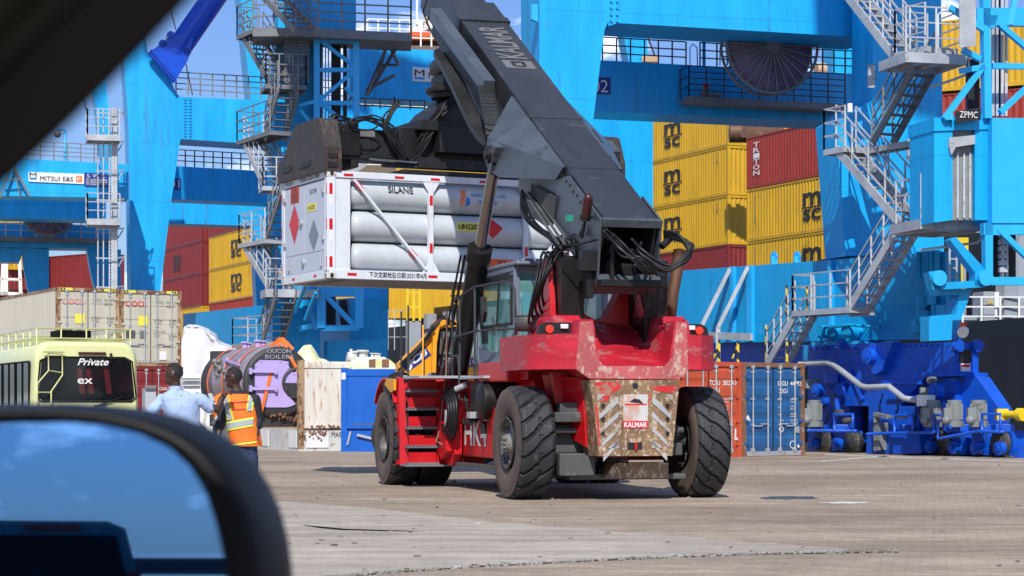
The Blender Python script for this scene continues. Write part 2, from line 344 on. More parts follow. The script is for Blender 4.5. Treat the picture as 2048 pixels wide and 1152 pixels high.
def tag(o, label, cat, group=None):
    o['label'] = label; o['category'] = cat
    if group: o['group'] = group
    return o
def dup(o, parent=None):
    c = o.copy(); C.objects.link(c)
    if parent is not None: c.parent = parent
    for ch in [x for x in o.children]: dup(ch, c)
    return c
def at(px, py, Y): return V(((px-CX)/FP*Y, Y, CH + (HZ-py)/FP*Y))
class Plane:
    """vertical plane through (x,y) whose horizontal direction makes angle a with the picture plane; n points towards the viewer"""
    def __init__(s, x, y, a): s.p = V((x, y, 0)); a = radians(a); s.u = V((cos(a), sin(a), 0)); s.n = V((sin(a), -cos(a), 0))
    @staticmethod
    def px(px, Y, a): return Plane((px-CX)/FP*Y, Y, a)
    def pt(s, px, py, off=0):
        p0 = s.p + s.n*off; d = V(((px-CX)/FP, 1, 0)); k = p0.dot(s.n)/d.dot(s.n); return at(px, py, k)
    def poly(s, pts, off=0): return [s.pt(x, y, off) for x, y in pts]
    def prism(s, mb, pts, off, th): mb.prism(s.poly(pts, off), -s.n*th); return mb
# ------------------------------------------------------------ ground
def ground_mat(name, brick, c1, c2, mortar):
    m = bpy.data.materials.new(name); m.use_nodes = True; nt = m.node_tree; N = nt.nodes; L = nt.links; b = N['Principled BSDF']
    tc = N.new('ShaderNodeTexCoord'); out = None
    n1 = N.new('ShaderNodeTexNoise'); n1.inputs['Scale'].default_value = .22; n1.inputs['Detail'].default_value = 9; n1.inputs['Roughness'].default_value = .65
    mp = N.new('ShaderNodeMapping'); mp.inputs['Scale'].default_value = (.45, 1, 1); mp.inputs['Rotation'].default_value = (0, 0, .12)
    L.new(tc.outputs['Object'], mp.inputs['Vector']); L.new(mp.outputs[0], n1.inputs['Vector'])
    n2 = N.new('ShaderNodeTexNoise'); n2.inputs['Scale'].default_value = 26; n2.inputs['Detail'].default_value = 6; n2.inputs['Roughness'].default_value = .7
    L.new(tc.outputs['Object'], n2.inputs['Vector'])
    cr = N.new('ShaderNodeValToRGB'); cr.color_ramp.elements[0].position = .36; cr.color_ramp.elements[1].position = .66
    cr.color_ramp.elements[0].color = (*c1, 1); cr.color_ramp.elements[1].color = (*c2, 1); L.new(n1.outputs['Fac'], cr.inputs['Fac'])
    out = cr.outputs['Color']
    if brick:
        br = N.new('ShaderNodeTexBrick'); br.inputs['Scale'].default_value = 1; br.inputs['Brick Width'].default_value = .22; br.inputs['Row Height'].default_value = .11
        br.inputs['Mortar Size'].default_value = .008; br.inputs['Color1'].default_value = (.88, .87, .86, 1); br.inputs['Color2'].default_value = (1.12, 1.08, 1.03, 1)
        br.inputs['Mortar'].default_value = (.80, .77, .73, 1); br.inputs['Bias'].default_value = -.2
        mb = N.new('ShaderNodeMapping'); mb.inputs['Rotation'].default_value = (0, 0, .2); L.new(tc.outputs['Object'], mb.inputs['Vector']); L.new(mb.outputs[0], br.inputs['Vector'])
        mu = N.new('ShaderNodeMixRGB'); mu.blend_type = 'MULTIPLY'; mu.inputs['Fac'].default_value = 1; L.new(out, mu.inputs['Color1']); L.new(br.outputs['Color'], mu.inputs['Color2']); out = mu.outputs['Color']
    r = N.new('ShaderNodeMapRange'); r.inputs[1].default_value = .25; r.inputs[2].default_value = .75; r.inputs[3].default_value = .72; r.inputs[4].default_value = 1.25; L.new(n2.outputs['Fac'], r.inputs[0])
    mu2 = N.new('ShaderNodeMixRGB'); mu2.blend_type = 'MULTIPLY'; mu2.inputs['Fac'].default_value = 1; L.new(out, mu2.inputs['Color1']); L.new(r.outputs[0], mu2.inputs['Color2'])
    # streaks worn by tyres, mid-sized blotches
    for sc_, st_, lo, hi in ((1.6, (.22, 1.5, 1), .80, 1.16), (.55, (.8, .35, 1), .86, 1.12), (7, (.5, 1.2, 1), .86, 1.12)):
        nb = N.new('ShaderNodeTexNoise'); nb.inputs['Scale'].default_value = sc_; nb.inputs['Detail'].default_value = 7; nb.inputs['Roughness'].default_value = .68
        mq = N.new('ShaderNodeMapping'); mq.inputs['Scale'].default_value = st_; mq.inputs['Rotation'].default_value = (0, 0, .15*sc_); L.new(tc.outputs['Object'], mq.inputs['Vector']); L.new(mq.outputs[0], nb.inputs['Vector'])
        rb = N.new('ShaderNodeMapRange'); rb.inputs[1].default_value = .36; rb.inputs[2].default_value = .64; rb.inputs[3].default_value = lo; rb.inputs[4].default_value = hi; L.new(nb.outputs['Fac'], rb.inputs[0])
        mz = N.new('ShaderNodeMixRGB'); mz.blend_type = 'MULTIPLY'; mz.inputs['Fac'].default_value = 1; L.new(mu2.outputs['Color'], mz.inputs['Color1']); L.new(rb.outputs[0], mz.inputs['Color2']); mu2 = mz
    # oil and tyre stains
    n4 = N.new('ShaderNodeTexNoise'); n4.inputs['Scale'].default_value = .7; n4.inputs['Detail'].default_value = 8; n4.inputs['Roughness'].default_value = .7
    mp4 = N.new('ShaderNodeMapping'); mp4.inputs['Scale'].default_value = (.5, 1.6, 1); L.new(tc.outputs['Object'], mp4.inputs['Vector']); L.new(mp4.outputs[0], n4.inputs['Vector'])
    c4 = N.new('ShaderNodeValToRGB'); c4.color_ramp.elements[0].position = .60; c4.color_ramp.elements[1].position = .74; L.new(n4.outputs['Fac'], c4.inputs['Fac'])
    f4 = N.new('ShaderNodeMath'); f4.operation = 'MULTIPLY'; f4.inputs[1].default_value = .45; L.new(c4.outputs['Color'], f4.inputs[0])
    m4 = N.new('ShaderNodeMixRGB'); m4.inputs['Color2'].default_value = (.075, .07, .065, 1); L.new(f4.outputs[0], m4.inputs['Fac']); L.new(mu2.outputs['Color'], m4.inputs['Color1'])
    L.new(m4.outputs['Color'], b.inputs['Base Color']); b.inputs['Roughness'].default_value = .85
    bp = N.new('ShaderNodeBump'); bp.inputs['Strength'].default_value = .5; bp.inputs['Distance'].default_value = .02; L.new(n2.outputs['Fac'], bp.inputs['Height']); L.new(bp.outputs[0], b.inputs['Normal'])
    return m
def sheet(name, pts, z, m, **k):
    b = MB(); b.add([(x, y, z) for x, y in pts], [tuple(range(len(pts)))]); o = b.build(name, m); o['kind'] = 'structure'; return o
def gp(px, py):
    Y = CH*FP/(py-HZ); return ((px-CX)/FP*Y, Y)
sheet('ground', [(-900, -300), (900, -300), (900, 1500), (-900, 1500)], 0, ground_mat('block_paving', True, (.265, .208, .148), (.43, .352, .268), None))
conc = [gp(*p) for p in [(380, 1008), (560, 1003), (760, 1018), (960, 1042), (1200, 1062), (1480, 1083), (1745, 1101), (1500, 1108), (1250, 1118), (950, 1133), (700, 1150), (500, 1166), (380, 1172)]]
rr0 = random.Random(12); cc_ = []
for (x0, y0), (x1, y1) in zip(conc, conc[1:]+conc[:1]):
    k = max(2, int(math.hypot(x1-x0, y1-y0)/.18))
    cc_ += [(x0+(x1-x0)*i/k + rr0.gauss(0, .03), y0+(y1-y0)*i/k + rr0.gauss(0, .05)) for i in range(k)]
conc = cc_
sheet('concrete_strip', conc, .004, ground_mat('worn_concrete', False, (.335, .285, .225), (.47, .41, .335), None))
# far apron under the cranes, a little greyer
M['puddle'] = mat('wet_patch', (.055, .05, .045), .35, var=.4, rvar=.15)
def blob(px0, px1, py, hh, seed, n=26):
    r = random.Random(seed); out = []
    for i in range(n):
        t = 2*pi*i/n; k = 1 + r.uniform(-.28, .28)
        out.append(gp((px0+px1)/2 + cos(t)*(px1-px0)/2*k, py + sin(t)*hh*k))
    return out
sheet('puddle', blob(1525, 1640, 996, 3, 3), .006, 'puddle')
M['chalk'] = mat('spilled_pale_powder', (.6, .58, .54), .9, var=.2)
sheet('white_spill', blob(1640, 1745, 1006, 1.8, 9), .005, 'chalk')
sheet('crack', [gp(*p) for p in [(602, 1051), (640, 1054), (690, 1059), (760, 1061), (850, 1064), (760, 1063), (680, 1061), (640, 1057)]], .008, M['interior'])
M['roadpaint'] = mat('worn_road_paint', (.52, .50, .46), .8, var=.2, wear=(.36, .32, .27), wamt=.5, wscale=6)
for a in ([(1640, 922), (1700, 917), (1780, 912), (1781, 913.5), (1702, 919), (1642, 924)], [(1650, 908), (1800, 914), (2047, 922), (2047, 924), (1800, 916), (1650, 910)],
          [(1880, 918), (1960, 911), (1966, 911.6), (1886, 919)]):
    sheet('painted_line', [gp(*p) for p in a], .004, 'roadpaint')
# gutter: gravel collected along the edge of the concrete
b = MB(); r = random.Random(4)
line = [gp(*p) for p in [(640, 1156), (950, 1134), (1250, 1119), (1500, 1109), (1790, 1104)]]
for i in range(len(line)-1):
    (x0, y0), (x1, y1) = line[i], line[i+1]; Ln = math.hypot(x1-x0, y1-y0)
    for k in range(int(Ln*150)):
        t = r.random(); s_ = r.uniform(.006, .02)*(1 if r.random() < .93 else 1.7)
        c = V((x0+(x1-x0)*t + r.gauss(0, .02), y0+(y1-y0)*t + r.gauss(0, .055), s_*.4))
        R = Matrix.Rotation(r.uniform(0, 6), 3, 'Z') @ Matrix.Rotation(r.uniform(-.5, .5), 3, 'X')
        b.box(c, (s_*r.uniform(.8, 2), s_*r.uniform(.8, 1.6), s_*.8), R)
gr = b.build('gravel', mat('gravel_grey', (.30, .29, .27), .9, var=.6, wear=(.10, .10, .09), wamt=.45, wscale=18)); gr['kind'] = 'stuff'; gr['label'] = 'loose grey gravel collected along the edge of the concrete strip'
b = MB()
(x0, y0), (x1, y1) = line[0], line[-1]
sheet('gutter', [(p[0], p[1]-.05) for p in line] + [(p[0], p[1]+.06) for p in line[::-1]], .0085, mat('gutter_dirt', (.16, .12, .075), .9, var=.4, wear=(.07, .06, .05), wamt=.4, wscale=8))
b = MB()
for k in range(260):
    px, py = r.uniform(560, 2040), r.choice([r.uniform(925, 1000), r.uniform(930, 1150)])
    x, y = gp(px, py); s_ = r.uniform(.008, .03); b.box((x, y, s_*.35), (s_*2, s_, s_*.7), Matrix.Rotation(r.uniform(0, 3), 3, 'Z'))
o = b.build('litter', mat('debris', (.22, .19, .16), .9, var=.8, wear=(.5, .48, .45), wamt=.35, wscale=2)); o['kind'] = 'stuff'; o['label'] = 'small chips and debris scattered over the paving'
# ------------------------------------------------------------ container handler (reach stacker)
TH = radians(15.5); SX, SY = 1.43, 30.1
RS = thing('reach_stacker', 'red and black container handler lifting a white frame of gas cylinders', 'reach stacker', (SX, SY, 0), TH)
def rs(name, mb, m, parent=None, bevel=0, **k): return mb.build(name, m, parent or RS, bevel, wspace=False, **k)
def tyre_mesh(R=.815, W=.50, hand=1):
    """tyre lying with its axis along x, outer side at -x; tread grooves cut diagonally"""
    n, m = 300, 22; vs = []; fs = []
    for j in range(m+1):
        x = -W/2 + W*j/m; e = abs(x)/(W/2); base = R - .06*max(0, (e-.70)/.30)**2
        for i in range(n):
            t = 2*pi*i/n; k = 20
            ph = (t*k/(2*pi) + (x/W)*1.7*hand + .05*sin(x/W*9)) % 1
            side = abs(x/W) ; g = 0
            if ph < .20: g = .046
            if .04 < (x/W) < .10: g = max(g, 0 if ((t*k/(2*pi)) % 1) < .5 else .02)
            rr = base - g*(1 if e < .97 else .6); vs.append((x, cos(t)*rr, sin(t)*rr))
    fs = [(j*n+i, j*n+(i+1) % n, (j+1)*n+(i+1) % n, (j+1)*n+i) for j in range(m) for i in range(n)]
    return vs, fs
def wheel(x, y, steer=0, out=-1, hand=1, deep=False, first={}):
    """out = side the visible hub faces"""
    em = bpy.data.objects.new('wheel', None); C.objects.link(em); em.parent = RS; em.location = (x, y, .80); em.rotation_euler = (0, 0, steer + (0 if out < 0 else pi))
    key = (hand, deep)
    if key in first:
        for nm, me in first[key]:
            o = bpy.data.objects.new(nm, me); C.objects.link(o); o.parent = em
        return em
    b = MB(); vs, fs = tyre_mesh(hand=hand); b.add(vs, fs, False)
    t1 = b.build('tyre', 'rubber', em)
    b = MB(); W = .5
    for sgn in (-1, 1):
        b.lathe([(sgn*(W/2-.002), .765), (sgn*(W/2+.012), .74), (sgn*(W/2+.022), .66), (sgn*(W/2+.022), .60), (sgn*(W/2+.006), .50), (sgn*(W/2-.02), .40), (sgn*(W/2-.05), .355)], (0, 0, 0), (1, 0, 0), 64)
    for i in range(96):
        a = 2*pi*i/96
        b.bar((-W/2-.012, cos(a)*.715, sin(a)*.715), (-W/2-.006, cos(a)*.765, sin(a)*.765), .012, .012)
    t2 = b.build('sidewall', 'sidewall', em)
    b = MB(); d = -.12 if not deep else .14
    b.lathe([(-W/2-.005, .375), (-W/2-.02, .365), (-W/2, .345), (-.10 if not deep else .05, .325), (d, .31), (d, .20), (d, .0)], (0, 0, 0), (1, 0, 0), 48)
    b.lathe([(W/2+.005, .375), (W/2, .345), (.08, .33), (.06, .0)], (0, 0, 0), (1, 0, 0), 32)
    t3 = b.build('rim', 'rim', em)
    b = MB()
    b.lathe([(d, .20), (d-.07, .185), (d-.09, .14), (d-.15, .13), (d-.17, .09), (d-.19, .05), (d-.19, 0)], (0, 0, 0), (1, 0, 0), 24)
    for i in range(10):
        a = 2*pi*i/10
        b.bar((d-.02, cos(a)*.16, sin(a)*.16), (d-.03, cos(a)*.305, sin(a)*.305), .055, .07)
        b.cyl((d-.08, cos(a)*.285, sin(a)*.285), (d, cos(a)*.285, sin(a)*.285), .03, n=8)
    for i in range(20):
        a = 2*pi*i/20+.1; b.cyl((d-.05, cos(a)*.245, sin(a)*.245), (d, cos(a)*.245, sin(a)*.245), .017, n=6)
    for i in range(8):
        a = 2*pi*i/8; b.cyl((d-.20, cos(a)*.085, sin(a)*.085), (d-.1, cos(a)*.085, sin(a)*.085), .02, n=6)
    t4 = b.build('hub', 'hub' if not deep else 'hub', em)
    first[key] = [(o.name.split('.')[0], o.data) for o in (t1, t2, t3, t4)]
    return em
wheel(-1.31, 0, 0, -1, 1); wheel(1.31, 0, 0, 1, -1, True)
wheel(-1.83, 6.0, 0, -1, 1, True); wheel(-1.27, 6.0, 0, -1, 1, True); wheel(1.83, 6.0, 0, 1, 1, True); wheel(1.27, 6.0, 0, 1, 1, True)
# chassis
b = MB()
b.rng(-.52, .52, -.95, 6.4, .75, 1.72); b.rng(-1.0, 1.0, 5.2, 6.8, .55, 1.5)
b.rng(-.62, .62, 3.2, 5.3, 1.7, 2.0)
rs('chassis', b, 'red', bevel=.02)
b = MB()
b.cyl((-1.1, 0, .86), (1.1, 0, .86), .15); b.rng(-.95, .95, -.28, .28, .66, 1.06); b.rng(-.55, -.05, -.62, -.34, .93, 1.12)
b.cyl((-.98, -.42, .98), (-.55, -.42, .98), .045); b.cyl((.3, -.42, .98), (.95, -.42, .98), .05)
b.rng(-1.02, .62, -.60, -.36, 1.10, 1.24); b.rng(-.92, -.3, -.52, -.3, 1.22, 1.38)
b.rng(.45, .95, -.42, -.2, .62, .80)
rs('steer_axle', b, 'axle', bevel=.015)
b = MB(); b.rng(-.95, -.42, -.58, .6, .34, .66); b.rng(-.78, .98, -.5, .7, .28, .36); rs('belly_pan', b, 'axle', bevel=.02)
b = MB(); b.prism([(-.30, -.62, .30), (-.15, -.62, .52), (.66, -.62, .52), (.66, -.62, .30)], (0, .4, 0)); rs('skid_plate', b, 'plate', bevel=.015)
b = MB(); b.cyl((-2.0, 6, .8), (2.0, 6, .8), .2); b.rng(-1.0, 1.0, 5.6, 6.4, .5, 1.2); rs('drive_axle', b, 'black')
# counterweight: plan outline swept under a height field
def cw_half(y):
    if y < -.1: 
        t = (-.1-y)/.95; return 1.42 - .42*(t**3.0)
    return 1.42
ss = lambda a, b_, t: (lambda u: u*u*(3-2*u))(max(0, min(1, (t-a)/(b_-a))))
def cw_top(x, y):
    w_ = abs(x); z = 2.33
    # raised shoulders behind the pillars
    sh = 2.62*ss(-.75, -.35, y) + 2.33*(1-ss(-.75, -.35, y))
    z = z + (sh - z)*(1 - ss(.98, 1.06, w_))
    # horns at the rear lip
    horn = ss(.56, .60, w_)*(1-ss(.80, .83, w_))*(1-ss(-.70, -.60, y))
    z = max(z, 2.33 + .20*horn)
    # scooped valley in the middle
    vz = 1.87 + .68*ss(-1.05, .75, y) + .04*(1-ss(0, .4, w_))
    k = 1 - ss(.47, .60, w_); z = z*(1-k) + vz*k
    if y > .55 and w_ > .98: z = 2.33
    return z
def cw_bot(x, y):
    w_ = abs(x); return 1.70 if w_ < .62 else 1.70 + .14*ss(.62, .80, w_)
b = MB(); nx, ny = 96, 44; vs = []; ys = [-1.05 + 1.95*(j/ny)**1.25 for j in range(ny+1)]
for j in range(ny+1):
    for i in range(nx+1):
        u = -1+2*i/nx; y = ys[j]; x = u*cw_half(y); yy = y - .0*(1-abs(u)**4)
        vs.append((x, yy, cw_top(x, y)))
top = [(j*(nx+1)+i, j*(nx+1)+i+1, (j+1)*(nx+1)+i+1, (j+1)*(nx+1)+i) for j in range(ny) for i in range(nx)]
b.add(vs, top, True)
bot = [(v[0], v[1], cw_bot(v[0], v[1])) for v in vs]
b.add(bot, [f[::-1] for f in top], True)
def strip(idx):
    n = len(idx); b.add([vs[i] for i in idx]+[bot[i] for i in idx], [(k, n+k, n+k+1, k+1) for k in range(n-1)], True)
strip(list(range(nx+1))); strip([j*(nx+1) for j in range(ny+1)][::-1]); strip([j*(nx+1)+nx for j in range(ny+1)]); strip([ny*(nx+1)+i for i in range(nx+1)][::-1])
cw = rs('counterweight', b, 'cw')
b = MB()   # scraped front lip and horn faces
b.prism([(-.80, -1.056, 2.49), (-.62, -1.056, 2.51), (-.56, -1.056, 2.0), (-.44, -1.056, 1.885), (.44, -1.056, 1.885), (.56, -1.056, 2.0), (.62, -1.056, 2.51), (.78, -1.056, 2.49), (.80, -1.056, 1.80), (.66, -1.056, 1.71), (-.66, -1.056, 1.71), (-.86, -1.056, 1.84)], (0, .02, 0))
rs('scraped_lip', b, 'cwscrape', cw, bevel=.006)
# tail plate
b = MB(); b.prism([(-.66, -1.085, 1.69), (.66, -1.085, 1.69), (.55, -1.085, .63), (-.53, -1.085, .63)], (0, .7, 0))
tp = rs('tail_plate', b, 'plate', bevel=.02)
b = MB(); b.prism([(-.60, -1.090, 1.66), (-.25, -1.090, 1.66), (-.2, -1.090, 1.58), (-.36, -1.090, 1.50), (-.40, -1.090, 1.4), (-.56, -1.090, 1.38)], (0, .005, 0))
b.prism([(.20, -1.090, 1.60), (.62, -1.090, 1.62), (.60, -1.090, 1.50), (.3, -1.090, 1.54)], (0, .005, 0))
b.prism([(-.59, -1.09, 1.35), (-.55, -1.09, 1.35), (-.51, -1.09, .78), (-.54, -1.09, .78)], (0, .005, 0)); b.prism([(.2, -1.09, 1.5), (.24, -1.09, 1.5), (.235, -1.09, 1.34), (.2, -1.09, 1.36)], (0, .005, 0))
rs('red_paint_remnant', b, 'platered', tp)
b = MB()
for sg in (-1, 1):
    for k in range(4):
        z = 1.23 - k*.195; x0, x1 = sg*(.53-.02*k), sg*.25
        b.prism([(x0, -1.097, z-.12+ .03), (x1, -1.097, z+.14), (x1, -1.097, z+.22), (x1+sg*.04, -1.097, z+.22) if k == 0 else (x1, -1.097, z+.22), (x0, -1.097, z-.03)], (0, .012, 0))
    b.prism([(sg*.56, -1.097, 1.49), (sg*.44, -1.097, 1.49), (sg*.55, -1.097, 1.40)], (0, .012, 0))
    b.prism([(sg*.25, -1.097, .86), (sg*.25, -1.097, .74), (sg*.40, -1.097, .74)], (0, .012, 0))
rs('chevron', b, mat('scraped_silver', (.42, .42, .42), .45, metal=.2, var=.3, wear=(.36, .25, .16), wamt=.42, wscale=8), tp)
b = MB(); b.rng(-.175, .185, -1.094, -1.08, 1.12, 1.49); rs('sign_plate', b, mat('scraped_sign', (.46, .47, .46), .5, var=.25, wear=(.5, .30, .22), wamt=.5, wscale=6), tp)
b = MB(); b.rng(-.175, .185, -1.096, -1.08, 1.02, 1.12); b.rng(-.16, .17, -1.0965, -1.08, 1.34, 1.36); rs('sign_band', b, 'logored', tp)
b = MB(); b.text('KALMAR', (-.165, -1.096, 1.032), (1, 0, 0), (0, 0, 1), .072, wd=.335, bold=.02); rs('lettering', b, 'letterwhite', tp)
b = MB(); b.prism([(-.09, -1.0975, 1.385), (-.02, -1.0975, 1.43), (.06, -1.0975, 1.42), (.12, -1.0975, 1.36)], (0, .003, 0))
b.rng(-.11, .10, -1.094, -1.08, .72, .82)
for sg in (-1, 1):
    for z in (1.335, 1.145, .945): b.lathe([(0, .03), (-.012, .028), (-.012, .016), (0, .014)], (sg*.475, -1.098, z), (0, 1, 0), 16)
b.cyl((0, -1.094, 1.61), (0, -1.07, 1.61), .04)
rs('tow_slot', b, 'ink', tp)
b = MB(); b.cyl((0.005, -1.11, .72), (0.005, -1.11, .82), .02); rs('tow_pin', b, 'red', tp)
# red inner fender web seen left of the tail plate
b = MB(); b.prism([(-.66, -.7, 1.72), (-.98, .2, 1.78), (-.78, .2, 1.0), (-.60, -.7, .75)], (.03, 0, 0)); b.prism([(-.95, -.2, 1.8), (-.55, -.2, 1.8), (-.55, -.2, .9), (-.72, -.2, .9), (-.9, -.2, 1.35)], (0, .05, 0)); rs('inner_web', b, 'red')
# tail lamps
for sg in (-1, 1):
    h = MB(); xa, xb = (-1.30, -.82) if sg < 0 else (.90, 1.24)
    xo = xa if sg < 0 else xb; xi = xb if sg < 0 else xa; y = -.72
    h.prism([(xo, y, 2.32), (xo+(-sg)*.03, y, 2.45), (xo-sg*.12, y, 2.50), (xi, y, 2.50), (xi, y, 2.32)], (0, .16, 0))
    lh = rs('tail_lamp', h, 'black', bevel=.012)
    h = MB(); h.cyl((xo-sg*.155, y-.03, 2.405), (xo-sg*.155, y, 2.405), .058); rs('red_lens', h, 'lampred', lh)
    h = MB(); cx_ = xo-sg*(.37 if sg < 0 else .28); h.rng(cx_-.055, cx_+.055, y-.05, y, 2.41, 2.475); rs('white_lens', h, 'lampwhite', lh, bevel=.01)
# deck beyond the counterweight, hood and side frames
b = MB(); b.rng(-1.0, 1.0, .9, 2.2, 1.72, 2.2); b.rng(-1.15, -.55, .85, 4.2, .52, 1.30); b.rng(.55, 1.15, .85, 4.2, .52, 1.30)
b.rng(-1.2, -.5, 1.3, 3.0, 1.70, 2.0)
rs('side_tank', b, 'red', bevel=.02)
b = MB(); b.text('HK4', (-1.154, 4.05, .70), (0, -1, 0), (0, 0, 1), .42, wd=1.40, bold=.02)
rs('lettering', b, 'letterwhite')
b = MB()
b.prism([(-1.30, 5.15, .40), (-1.30, 5.15, 1.30), (-1.30, 4.15, 1.02), (-1.30, 4.15, .55), (-1.30, 4.35, .36)], (.12, 0, 0))
b.prism([(-1.42, 5.1, .72), (-1.42, 5.1, 1.1), (-1.42, 4.25, 1.08), (-1.42, 4.25, .60), (-1.42, 4.6, .45)], (.13, 0, 0))
b.rng(-1.32, -.6, 4.9, 5.15, .36, 1.75); b.rng(-1.15, -.6, 3.2, 5.1, 1.0, 1.74); b.rng(-.75, -.55, 1.4, 5.2, 1.2, 1.74)
b.prism([(-2.02, 5.28, .36), (-2.02, 5.10, 1.80), (-2.02, 5.28, 1.82), (-2.02, 5.42, 1.3), (-2.02, 5.36, .36)], (.09, 0, 0))
b.prism([(-2.02, 5.10, 1.80), (-1.93, 5.08, 1.80), (-1.86, 5.02, .36), (-2.0, 5.08, .36)], (0, .05, 0))
b.prism([(-1.42, 4.9, 1.74), (-1.30, 4.9, 1.74), (-1.18, 4.9, .36), (-1.42, 4.9, .36)], (0, .05, 0))
rs('side_frame', b, 'red', bevel=.012)
b = MB()
b.prism([(-1.424, 4.60, 1.04), (-1.424, 4.34, 1.04), (-1.424, 4.45, .88)], (.003, 0, 0)); b.prism([(-1.424, 4.92, .80), (-1.424, 4.66, .80), (-1.424, 4.8, .62)], (.003, 0, 0))
rs('vent', b, 'black')
# ladder
b = MB()
for z in (.36, .64, .95, 1.26, 1.56): b.rng(-1.93, -1.40, 4.80, 5.02, z, z+.04)
b.rng(-2.0, -.9, 4.62, 5.10, .34, .37)
for z in (.64, .95, 1.26, 1.56):
    for k in range(9): b.bar((-1.90+k*.058, 4.79, z+.036), (-1.90+k*.058, 4.79, z+.055), .02)
lad = rs('ladder', b, 'galv_dark')
b = MB()
for z in (.40, .68, .99, 1.30, 1.60):
    b.rng(-1.90, -1.44, 4.86, 4.89, z, z+.17)
rs('riser', b, 'red', lad)
b = MB(); b.rng(-1.95, -.75, 3.9, 5.1, 1.78, 1.82); b.rng(-1.95, -1.5, 5.05, 5.2, 1.78, 1.84); b.rng(-1.30, -.75, 2.3, 3.9, 1.76, 1.80); rs('deck', b, 'galv')
b = MB(); b.rng(-1.25, -1.0, .9, 4.3, .36, .42); rs('sill_step', b, 'axle')
# front fender, air cleaner hump
b = MB()
for (x0, x1) in ((-2.08, -1.0), (1.0, 2.08)):
    pr = [(x0, 6+cos(t)*1.0, .82+sin(t)*1.0) for t in [radians(k) for k in range(35, 150, 10)]]; pr2 = [(x0, 6+cos(t)*.96, .82+sin(t)*.96) for t in [radians(k) for k in range(35, 150, 10)]][::-1]
    b.prism(pr+pr2, (x1-x0, 0, 0))
rs('fender', b, 'red')
b = MB(); b.sph((-1.84, 5.85, 1.72), .27, 16, (.9, 1.1, .75)); b.rng(-2.05, -1.62, 5.6, 6.2, 1.5, 1.74); rs('fender_hump', b, 'black')
b = MB(); b.prism([(-2.09, 5.15, 1.78), (-2.09, 5.75, 1.80), (-2.09, 5.9, 1.70), (-2.09, 5.4, 1.56), (-2.09, 5.15, 1.60)], (.04, 0, 0)); rs('torn_fender_lip', b, 'jcb')
# cab
b = MB(); X0, X1, Y0, Y1, Z0, Z1 = -.72, .72, 2.5, 4.75, 2.02, 3.47
for x in (X0, X1):
    for y in (Y0, Y1): b.bar((x, y, Z0), (x, y, Z1), .09, .09)
    b.bar((x, Y0, Z0), (x, Y1, Z0), .09); b.bar((x, Y0, Z1), (x, Y1, Z1), .09)
b.bar((X0, Y0, Z1), (X1, Y0, Z1), .09); b.bar((X0, Y1, Z1), (X1, Y1, Z1), .09)
b.rng(X0, X1, Y0-.04, Y1+.04, 1.72, Z0+.02)
b.prism([(X0-.03, Y0-.05, 1.9), (X0-.03, Y1+.05, 1.9), (X0-.03, Y1+.05, 2.32), (X0-.03, Y0+.6, 2.12), (X0-.03, Y0-.05, 2.6)], (.05, 0, 0))
cab = rs('cab', b, 'cabgrey', bevel=.012)
b = MB(); b.rng(X0-.06, X1+.06, Y0-.25, Y1+.15, Z1+.045, Z1+.10); b.rng(X0+.1, X1-.1, Y0, Y1-.2, Z1+.10, Z1+.16); rs('roof', b, 'cabgrey', cab, bevel=.02)
b = MB(); b.rng(X0-.01, X0+.0, Y0+.05, Y1-.05, 2.1, Z1-.05); b.rng(X1, X1+.01, Y0+.05, Y1-.05, 2.1, Z1-.05); b.rng(X0+.05, X1-.05, Y0-.01, Y0, 2.1, Z1-.05); b.rng(X0+.05, X1-.05, Y1, Y1+.01, 2.1, Z1-.05)
rs('window', b, 'tealglass', cab)
b = MB()
for (y0, y1, z0, z1) in ((2.70, 4.55, 2.62, 3.36),):
    for q in (((y0, z0), (y1, z0)), ((y1, z0), (y1, z1)), ((y1, z1), (y0, z1)), ((y0, z1), (y0, z0))): b.bar((X0-.02, *q[0]), (X0-.02, *q[1]), .045)
b.bar((X0-.02, 3.6, z0), (X0-.02, 3.45, z1), .025); b.cyl((X0-.04, 4.3, 3.42), (X0-.01, 4.3, 3.42), .03)
b.rng(X0-.06, X0-.03, 4.1, 4.4, 2.35, 2.62)
rs('window_trim', b, 'black', cab)
b = MB(); b.rng(-.28, .28, 3.0, 3.15, 2.35, 3.05); b.rng(-.28, .28, 3.0, 3.6, 2.2, 2.4); b.cyl((0, 4.0, 2.0), (0, 3.85, 2.65), .03); b.lathe([(0, .2), (.02, .22), (.04, .2)], (0, 3.84, 2.66), (0, -.4, 1), 20); b.rng(.3, .6, 3.2, 4.0, 2.1, 2.5); rs('seat', b, 'darkcloth', cab, bevel=.04)
b = MB(); b.lathe([(0, .0), (0, .2), (.2, .215), (.22, .17), (.22, 0)], (-1.08, .55, 2.42), (0, 0, 1), 24)
b.lathe([(0, .0), (0, .215), (.02, .215), (.04, 0)], (-1.08, .55, 2.63), (0, 0, 1), 24); rs('air_intake', b, 'axle')
